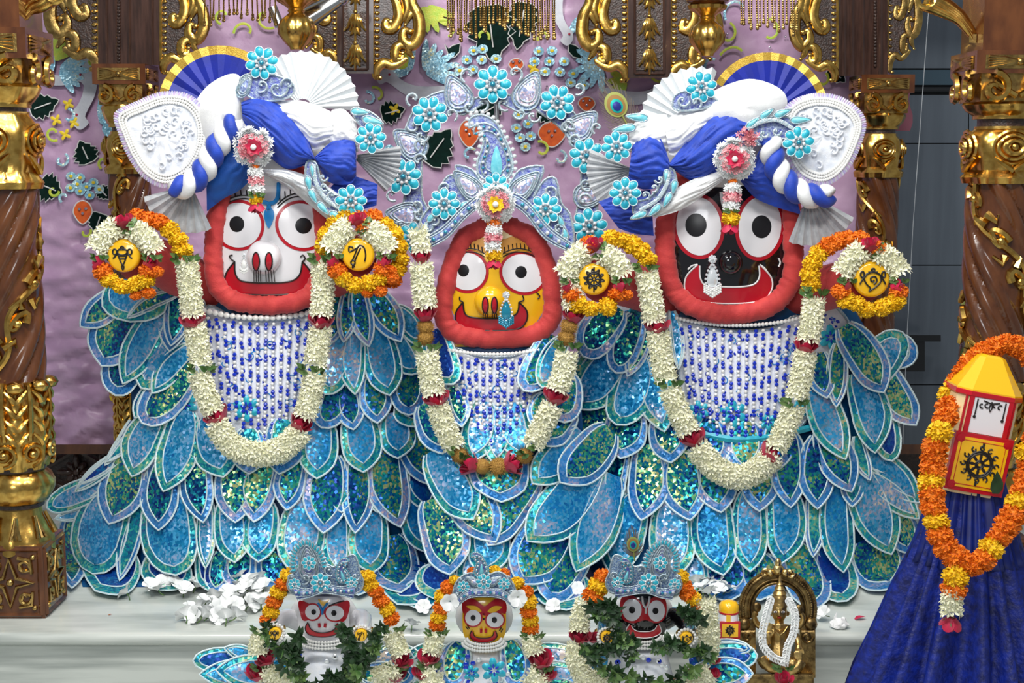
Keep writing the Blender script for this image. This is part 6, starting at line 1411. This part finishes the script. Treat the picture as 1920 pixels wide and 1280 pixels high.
sg('marigold and tuberose garland on the small black faced figure', [('o', 1130, 1080), ('y', 1122, 1098, 0, 20), ('o', 1112, 1116, 0, 22), ('w', [(1096, 1130), (1088, 1155), (1086, 1180)]), ('r', 1088, 1194, 0, 20), ('r', 1112, 1196, 0, 12), ('w', [(1082, 1210), (1080, 1235), (1090, 1260)], 19), ('w', [(1085, 1268), (1110, 1276), (1135, 1284)], 20), ('y', 1276, 1082), ('o', 1284, 1100), ('o', 1290, 1114), ('y', 1300, 1122), ('o', 1311, 1138), ('w', [(1322, 1125), (1326, 1160), (1330, 1200), (1326, 1230)], 20), ('r', 1340, 1238, 0, 10), ('w', [(1330, 1260), (1310, 1272), (1290, 1284)], 22), ('r', 1338, 1264, 0, 12)])
basil('dark basil leaf garland on the small white faced figure', [[(498, 1172), (510, 1205), (545, 1222), (560, 1260), (570, 1285)], [(560, 1190), (555, 1215), (540, 1250)], [(655, 1195), (645, 1180), (660, 1215), (650, 1260)], [(712, 1178), (705, 1205), (690, 1230), (670, 1262), (660, 1285)], [(600, 1280), (630, 1270), (660, 1284)]], YS-.075)
basil('dark basil leaf garland on the small black faced figure', [[(1115, 1135), (1125, 1150), (1145, 1135), (1155, 1160)], [(1098, 1215), (1120, 1222), (1150, 1210), (1185, 1205), (1180, 1235)], [(1230, 1215), (1260, 1205), (1290, 1222), (1325, 1220)], [(1275, 1140), (1290, 1150), (1310, 1160)], [(1110, 1235), (1150, 1260), (1200, 1275), (1250, 1278), (1300, 1250)], [(1150, 1180), (1165, 1205)]], YS-.075)
# ------------------------------------------------------------------ little post and brass idol
YP = -.20
t = thing('painted_post_idol', at(1366, 1210, YP), 'small cylindrical painted post with yellow cap beside the brass idol', 'idol'); t.location.z = LOW; WM[t.name] = Matrix.Translation(t.location)
q = MB(); q.lathe([(18, -190), (18, -20), (18, 62), (17, 64)], 24); M = fr(1365, 1205, YP); body = build('post_body', q, PWHITE, t, M=M)
q = MB(); q.lathe([(18.6, 62), (18.8, 66), (18.4, 74), (14, 80), (6, 83), (.1, 83.5)], 24); build('yellow_cap', q, PYEL, t, M=M)
q = MB(); q.lathe([(18.5, 59), (18.9, 60), (18.9, 62.5), (18.5, 63)], 24); q.lathe([(18.5, 24), (18.9, 24.5), (18.9, 27), (18.5, 27.5)], 24); build('red_band', q, PRED, t, M=M)
q = MB(); q.box((-3, 45, 16), (4, 15, 3)); q.box((0, -10, 16), (5, 26, 3)); build('yellow_stripe', q, PYEL, body, M=M)
q = MB(); q.box((0, 31, 17), (19, 16, 3)); pl = build('red_plate', q, PRED, t, M=M); q = MB(); q.box((0, 31, 19), (15, 12.5, 2)); build('yellow_plate', q, PYEL, pl, M=M)
q = MB()
for l in wheel: q.tube([(a*.45, 31+b*.45, 21.4) for a, b in l], .8, 4)
build('painted_emblem', q, LINE, pl, M=M)
YI = -.165
idol = thing('brass_idol', at(1460, 1280, YI), 'antique brass seated idol under a beaded arch, front right', 'idol'); idol.location.z = LOW; WM[idol.name] = Matrix.Translation(idol.location)
q = MB(); C0 = ell(1458, 1142, 60, 62, 40, PI*.9, PI*2.1, end=True)
P = [(1412, 1260)]+[(1402, 1200)]+C0+[(1514, 1200)]+[(1504, 1260)]
q.tube([(x, y, -14) for x, y in C0], 11, 10, flat=.7); q.tube([(x, y, -10) for x, y in ell(1458, 1142, 47, 49, 40, PI*.9, PI*2.1, end=True)], 3, 6); q.tube([(x, y, -8) for x, y in ell(1458, 1142, 54, 56, 40, PI*.9, PI*2.1, end=True)], 2, 6); build('arch_ring', q, BRASS, idol, Y=YI, smooth='all')
q = MB()
for x, y in ell(1458, 1142, 71, 73, 60, PI*.92, PI*2.08, end=True): q.ball((x, y, -12), 4, 6, 4)
for x, y in ell(1458, 1142, 64, 66, 54, PI*.92, PI*2.08, end=True): q.ball((x, y, -6), 2.4, 5, 4)
build('arch_beading', q, BRASS, idol, Y=YI)
q = MB(); q.ball((1459, 1068, -6), 12, 10, 7, (1, .9, .8)); q.ball((1459, 1055, -4), 8, 10, 7, (.8, 1.2, .8))
for s in (-1, 1): q.ball((1459+s*14, 1074, -6), 8, 8, 6); q.tube([(p[0], p[1], -6) for p in spiral(1459+s*24, 1074, 9, 2, 0, 6*s, 14)], 3, 6)
build('arch_crest', q, BRASSL, idol, Y=YI)
for s in (-1, 1):
    x = 1458+s*56; q = MB(); q.box((x, 1215, -14), (15, 55, 10)); q.ball((x+s*6, 1170, -8), 13, 8, 6); q.tube([(p[0], p[1], -2) for p in spiral(x, 1195, 11, 3, 0, 7*s, 18)], 3.5, 6); q.tube([(x-12, 1185, -4), (x+14, 1185, -4)], 4, 6); build('arch_pillar', q, BRASS, idol, Y=YI)
q = MB()
def limb(P, R): q.tube(spline([tuple(p) for p in P], 5), R, 10)
q.ball((1461, 1146, 4), 1, 16, 12, (15, 20, 15)); q.tube([(1461, 1160, 2), (1461, 1176, 2)], 9, 10)
limb([(1462, 1172, 2), (1462, 1190, 4), (1462, 1212, 4), (1463, 1235, 4)], lambda f: 24-10*math.sin(PI*f)**2+6*f)
limb([(1463, 1235, 6), (1438, 1244, 14), (1428, 1232, 18)], lambda f: 14-3*f); limb([(1428, 1234, 18), (1445, 1252, 24), (1470, 1256, 26)], lambda f: 11-3*f); limb([(1463, 1238, 6), (1490, 1246, 14), (1502, 1238, 18)], lambda f: 14-3*f); limb([(1502, 1240, 18), (1490, 1256, 24), (1460, 1262, 26)], lambda f: 11-3*f)
limb([(1442, 1178, 2), (1430, 1200, 8), (1440, 1206, 22)], lambda f: 8-2*f); limb([(1440, 1206, 22), (1440, 1195, 28), (1440, 1185, 30)], lambda f: 6+1.5*f)
for i in range(4): limb([(1434+i*4.2, 1184, 30), (1433.5+i*4.4, 1175, 31), (1433+i*4.6, 1166+abs(i-1.6)*2, 30)], 2.1)
limb([(1446, 1192, 31), (1450, 1186, 33), (1451, 1180, 33)], 2.1)
limb([(1482, 1178, 2), (1494, 1196, 6), (1498, 1212, 18)], lambda f: 8-2*f); limb([(1498, 1212, 18), (1497, 1220, 24)], 7)
for i in range(4): limb([(1490+i*4.2, 1222, 25), (1490+i*4.3, 1230, 26), (1490.5+i*4.2, 1237-abs(i-1.6)*2, 25)], 2.1)
limb([(1502, 1214, 24), (1507, 1219, 26), (1507, 1225, 25)], 2.1)
limb([(1442, 1176, -2), (1422, 1172, -4), (1414, 1156, 0), (1418, 1146, 2)], lambda f: 7-2*f); limb([(1482, 1176, -2), (1500, 1172, -4), (1506, 1158, 0), (1500, 1148, 2)], lambda f: 7-2*f)
for s in (-1, 1): q.ball((1461+s*15, 1150, -2), 5, 8, 6)
q.ball((1461, 1150, 18), 3.4, 8, 6, (1, 1.6, 1.2))
bd = build('body', q, BRASSL, idol, Y=YI, smooth='all'); rm = bd.modifiers.new('fuse', 'REMESH'); rm.mode = 'VOXEL'; rm.voxel_size = .0016; rm.use_smooth_shade = True
bd.data.materials[0] = BRASS2 = mat('warm brass', (.72, .49, .19), .3, .9, (.42, .27, .09), 90, .2, 300)
q = MB(); q.lathe([(15.5, 0), (16.5, 4), (15, 8), (14, 12), (15, 16), (12, 22), (13, 25), (9, 31), (10, 34), (6, 40), (6.5, 43), (3, 48), (3.5, 52), (.3, 60)], 20); build('tall_crown', q, BRASS2, idol, M=fr(1461, 1136, YI-.003))
for nm, m, L_ in (('idol_eye', PWHITE, [(1454, 1147), (1468, 1147)]), ('idol_pupil', PBLK, [(1454, 1147), (1468, 1147)])):
    for x, y in L_:
        q = MB(); q.ball((x, y, 17.5 if m is PWHITE else 18.6), 4 if m is PWHITE else 1.8, 8, 5, (1, .55, .4) if m is PWHITE else (1, 1, .5)); build(nm, q, m, idol, Y=YI)
q = MB(); q.ball((1461, 1158, 17.5), 4, 8, 5, (1, .4, .4)); build('lips', q, PRED, idol, Y=YI)
q = MB(); q.tube([(1448, 1175, 20), (1455, 1186, 26), (1462, 1192, 28), (1470, 1186, 26), (1477, 1175, 20)], 2, 6); q.tube([(1446, 1172, 16), (1462, 1182, 24), (1478, 1172, 16)], 1.6, 6); build('necklace', q, BRASSL, idol, Y=YI)
for x, y in ((1419, 1138), (1498, 1142)):
    q = MB(); q.ball((x, y, 4), 9, 10, 7, (1, 1.1, .7)); q.tube([(x, y+8, 2), (x, y+16, 2)], 3, 6); build('held_emblem', q, BRASS, idol, Y=YI)
q = MB(); q.box((1460, 1300, 0), (66, 36, 30)); q.tube([(1396, 1268, 26), (1524, 1268, 26)], 6, 8); build('throne', q, BRASS, idol, Y=YI)
t = thing('jasmine_garland', at(1466, 1260, YI-.04), 'thin white jasmine bud garland on the brass idol', 'garland')
for pth in ([(1447, 1118), (1438, 1150), (1430, 1185), (1432, 1210), (1448, 1230), (1468, 1240)], [(1476, 1120), (1490, 1150), (1488, 1185), (1478, 1210), (1472, 1240)]):
    q = MB(); P = resample(spline([(x, y, 0) for x, y in pth], 6), 26); r_ = random.Random(3)
    for i, p in enumerate(P):
        for s in (-1, 0, 1):
            d = (P[min(i+1, 25)]-P[max(0, i-1)]).normalized(); n = Vector((-d.y, d.x, 0)); e = p+d*9+n*s*7+Vector((0, 0, r_.uniform(0, 4))); q.tube([tuple(p), tuple((p+e)/2+n*s*2), tuple(e)], lambda f: 1.2+.9*math.sin(PI*f), 5)
    stuff(build('bud_string', q, JASM, t, Y=YI-.042))
flower('l', 1468, 1250, YI-.05, t, 22); flower('r', 1470, 1274, YI-.05, t, 16)
# ------------------------------------------------------------------ tower idol with blue skirt
YO = -.29
M = fr(1806, 897, YO, -.175, k=.93)
tw = thing('tower_idol', at(1840, 1280, YO), 'painted tower idol with yellow cap and wheel plate, in a blue skirt', 'idol'); tw.location.z = LOW; WM[tw.name] = Matrix.Translation(tw.location)
oc = [(-40, 60), (40, 60), (62, 38), (62, -38), (40, -60), (-40, -60), (-62, -38), (-62, 38)]
def prism(sec, q):
    rows = [[(x*s, h, z*s) for x, z in oc] for s, h in sec]; q.grid(rows, True); b = len(q.v)
    q.add(rows[0], [tuple(range(8))]); q.add(rows[-1], [tuple(range(8))[::-1]]); return q
build('tower_body', prism([(1, -20), (1, 182)], MB()), PCREAM, tw, M=M, smooth=False)
build('yellow_cap', prism([(1.06, 184), (1.06, 188), (.42, 252), (.30, 256)], MB()), PYEL, tw, M=M, smooth=False)
build('red_cornice', prism([(1.04, 174), (1.08, 176), (1.08, 184), (1.04, 186)], MB()), PRED, tw, M=M, smooth=False)
q = MB(); q.box((0, 140, 61), (38, 36, 1.5)); wp = build('white_panel', q, PWHITE, tw, M=M, smooth=False)
for s in (-1, 1):
    q = MB(); q.box((s*39, 140, 62), (4.5, 38, 2)); build('red_border', q, PRED, wp, M=M, smooth=False)
    q = MB(); q.box((s*48, 140, 56), (2, 38, 2)); build('red_line', q, PRED, wp, M=M, smooth=False)
q = MB()
for L_ in ([[(-28, 172), (-28, 140)], [(28, 172), (28, 140)], [(-16, 170), (0, 166), (16, 170)]]+[[(p[0], p[1]) for p in spiral(s*a, 164-a*.2, 6, 2, s, s*5, 12)] for s in (-1, 1) for a in (8, 18)]+[[(0, 170), (-3, 158), (0, 150), (3, 158), (0, 170)]]): q.tube([(a, b, 63.5) for a, b in L_], 1.5, 5)
for s in (-1, 1): q.ball((s*28, 136, 63), 3.4, 6, 4)
build('painted_scroll', q, LINE, wp, M=M)
q = MB(); q.box((0, 45, 62), (58, 58, 7)); pl = build('wheel_plate', q, PRED, tw, M=M, smooth=False)
q = MB(); q.box((0, 45, 69), (50, 50, 1.5)); build('yellow_field', q, PYEL, pl, M=M, smooth=False)
q = MB()
for L_ in [circ(0, 45, 26), circ(0, 45, 22), circ(0, 45, 8), circ(0, 45, 5)]: q.tube([(a, b, 71) for a, b in L_], 2, 5)
for i in range(8):
    a = i*PI/4; q.dome(ell(15*math.cos(a), 45+15*math.sin(a), 7, 3.2, 8, rot=a), 70.6, 1.2, 1)
for i in range(12):
    a = i*PI/6; q.tube([(p[0], p[1], 71) for p in spiral(32*math.cos(a), 45+32*math.sin(a), 6, 2, a, a+5, 10)], 1.8, 5)
q.tube([(0, 78, 71), (0, 88, 71)], 2.4, 5); q.tube([(0, 12, 71), (0, 2, 71)], 2.4, 5); build('painted_wheel', q, LINE, pl, M=M)
q = MB()
for L_ in ([(-44, 1), (44, 1), (44, 89), (-44, 89), (-44, 1)],): q.tube([(a, b, 70.8) for a, b in L_], .9, 4)
build('thin_line', q, PRED, pl, M=M)
for sx in (-1, 1):
    for sy in (-1, 1):
        q = MB(); q.dome(ell(sx*46, 45+sy*46, 9, 9, 12), 70.4, .8, 1); build('corner_spot', q, PRED, pl, M=M)
q = MB(); leaf_q(q, (42, -6, 74), (-.15, 1, 0), (0, 0, 1), 46, 13, .08); o = build('tulsi_leaf', q, LEAFD, M=M, smooth='all'); tag(o, 'single green leaf stuck on the wheel plate of the tower', 'leaf')
prof = [(62, 8), (58, -4), (66, -30), (82, -80), (104, -150), (132, -230), (160, -310), (182, -380), (196, -440)]
q = MB(); q.lathe([(r*1.0, h) for r, h in prof], 120, fn=lambda r, h, a, i: r*(1+(.05+.0002*max(0, -h))*math.sin(a*17+1.3*math.sin(a*5)+h*.006)*(.3+min(1, -h/160 if h < 0 else 0))))
sk = build('blue_skirt', q, BLUEV, tw, M=fr(1818, 900, YO) @ Matrix.Diagonal((1, 1, .82, 1)), smooth='all')
q = MB(); q.lathe([(66, 14), (60, 2), (70, -30), (84, -80), (98, -130), (106, -150)], 120, fn=lambda r, h, a, i: r*(1+.07*math.sin(a*26+2*math.sin(a*7)))); build('gathered_flounce', q, BLUEV2, tw, M=fr(1818, 900, YO) @ Matrix.Diagonal((1, 1, .84, 1)), smooth='all')
def mg(x, y, c, a=0, r=25): return (c, x, y, a, r if y > 720 else 21)
LS = [(1884, 644, 'o'), (1866, 650, 'o'), (1848, 656, 'o'), (1832, 666, 'o'), (1818, 680, 'o'), (1806, 697, 'o'), (1796, 714, 'o'), (1784, 738, 'y'), (1779, 762, 'o'), (1773, 784, 'o'), (1762, 812, 'y'), (1754, 836, 'o'), (1751, 858, 'o'), (1749, 880, 'o'), (1745, 904, 'y'), (1747, 928, 'o'), (1750, 952, 'o'), (1756, 978, 'y'), (1763, 1004, 'o'), (1773, 1026, 'o'), (1788, 1042, 'o'), (1806, 1054, 'o'), (1824, 1060, 'o'), (1842, 1050, 'o'), (1858, 1028, 'y'), (1874, 1006, 'o'), (1888, 986, 'o'), (1900, 966, 'o'), (1910, 942, 'y'), (1918, 918, 'o'), (1926, 896, 'o'), (1932, 872, 'o'), (1928, 846, 'y'), (1942, 820, 'o'), (1948, 790, 'o'), (1950, 760, 'y'), (1950, 725, 'o'), (1944, 695, 'o'), (1932, 672, 'o'), (1920, 658, 'o'), (1904, 648, 'o'), (1792, 1082, 'y'), (1788, 1104, 'o')]
gY = lambda x, y: YO+.02-.125*min(1, max(0, (y-742)/60))-min(.09, max(0, (y-860)*.0004))
garland('orange and yellow marigold garland on the tower idol', gY, [mg(*p) for p in LS]+[('w', [(1786, 1116), (1784, 1132), (1784, 1148)], 20), ('r', 1783, 1167, 180, 18)])
# ------------------------------------------------------------------ loose things on the marble
q = MB()
for k in range(6):
    a = k*PI/3; c, s = math.cos(a), math.sin(a); leaf_q(q, (.06*c, .06*s, .12), (c, s, .25+.2*(k % 2)), (0, 0, 1), .9, .44, .22, 5, 1)
q.k = 1; q.tube([(0, 0, .12), (.1, 0, -.25), (.3, .1, -.55)], .06, 5)
JM = mesh_of('jasmine_blossom', q, [JASM, LEAF], 'all')
def blossom(x, y, label, group=None, r=20, z=0, flat=None):
    Yb = floorY(y, .008); P = at(x, y, Yb); s = mpp(y, Yb)*r
    M = Matrix.Translation(P+Vector((0, 0, z+.004))) @ Matrix.Rotation(rnd.random()*6.3, 4, 'Z') @ Matrix.Rotation((rnd.uniform(.2, 1.1) if flat is None else flat), 4, 'X') @ Matrix.Rotation(rnd.random()*6.3, 4, 'Z') @ Matrix.Diagonal((s, s, s, 1))
    tag(inst('jasmine_flower', JM, None, M), label, 'flower', group)
blossom(240, 1117, 'single white jasmine blossom farthest left on the marble ledge', None, 19)
for x, y in [(283, 1105), (298, 1112), (306, 1100), (330, 1102), (345, 1112), (352, 1100), (366, 1106)]: blossom(x, y, 'white jasmine blossom at the hem of the left robe', 'jasmine blossoms at the left hem')
for x, y in [(358, 1150), (376, 1148), (396, 1142), (392, 1158), (412, 1158), (430, 1150), (424, 1165), (442, 1162), (350, 1160), (378, 1162), (432, 1132), (450, 1130), (465, 1140), (478, 1132), (490, 1138), (446, 1112), (462, 1106), (478, 1112), (492, 1104), (470, 1122), (430, 1118), (456, 1120), (500, 1120), (505, 1132), (440, 1142), (485, 1122), (402, 1128), (386, 1135), (368, 1158), (408, 1146)]: blossom(x, y, 'white jasmine blossom in the heap behind the small white faced figure', 'heaped jasmine blossoms', 21)
for i, (x, y) in enumerate([(470, 1098), (455, 1094), (486, 1098), (476, 1106), (462, 1112), (494, 1110)]): blossom(x, y+14, 'white jasmine blossom in the heap behind the small white faced figure', 'heaped jasmine blossoms', 22, .018)
for x, y, l in [(795, 1144, 'white jasmine blossom left of the small yellow figure'), (772, 1178, 'white jasmine blossom on the ledge edge left of the small yellow figure'), (1018, 1112, 'white jasmine blossom on the ledge right of the small yellow figure'), (1040, 1142, 'small white jasmine blossom on the ledge between the two right small figures'), (1082, 1110, 'white jasmine blossom near the small black figure crown'), (1546, 1156, 'flat white jasmine blossom right of the brass idol')]: blossom(x, y, l, None, 17)
for x, y in [(1318, 1118), (1335, 1112), (1350, 1108), (1330, 1128), (1345, 1124), (1310, 1108), (1360, 1118), (1325, 1105)]: blossom(x, y, 'white jasmine blossom behind the cylindrical post idol', 'jasmine blossoms behind the post', 21, .01)
q = MB(); r_ = random.Random(2); q.ball((0, 0, .5), 1, 12, 8, (1, .7, .6)); q.v = [(x*(1+.35*noise.noise(Vector((x*2, y*2, z*2)))), y*(1+.4*noise.noise(Vector((x*2.3, y*2, z*3)))), max(0, z*(1+.5*noise.noise(Vector((x*3, y, z*2)))))) for x, y, z in q.v]; q.tube([(-.4, 0, .6), (-.5, .1, 1.2), (-.35, .1, 1.8)], lambda f: .3*(1-f), 5)
Yb = floorY(1178); s = mpp(1178, Yb)*18
tag(build('crumpled_tissue', q, PAPER, M=Matrix.Translation(at(1575, 1178, Yb)) @ Matrix.Diagonal((s, s, s, 1)), smooth=False), 'crumpled white tissue on the marble ledge right of the brass idol', 'tissue')
q = MB(); leaf_q(q, (-.5, 0, .06), (1, .2, .05), (0, 0, 1), 1.1, .35, .15); Yb = floorY(1162); s = mpp(1162, Yb)*20
tag(build('rose_petal', q, ROSE, M=Matrix.Translation(at(1613, 1162, Yb)) @ Matrix.Diagonal((s, s, s, 1)), smooth='all'), 'single red rose petal on the marble ledge at right', 'petal')
q = MB(); leaf_q(q, (-.5, 0, .06), (1, .2, .05), (0, 0, 1), 1.1, .35, .15); Yb = floorY(1153); s = mpp(1153, Yb)*6
tag(build('marigold_petal', q, MARO, M=Matrix.Translation(at(206, 1153, Yb)) @ Matrix.Diagonal((s, s, s, 1)), smooth='all'), 'tiny orange petal on the marble ledge at left', 'petal')
for x, y in ((844, 1126), (971, 1118)):
    tag(inst('jasmine_flower', JM, None, fr(x, y, YS-.07, 1, k=20)), 'white jasmine blossom tucked at the %s of the small yellow figure crown' % ('left' if x < 900 else 'right'), 'flower')
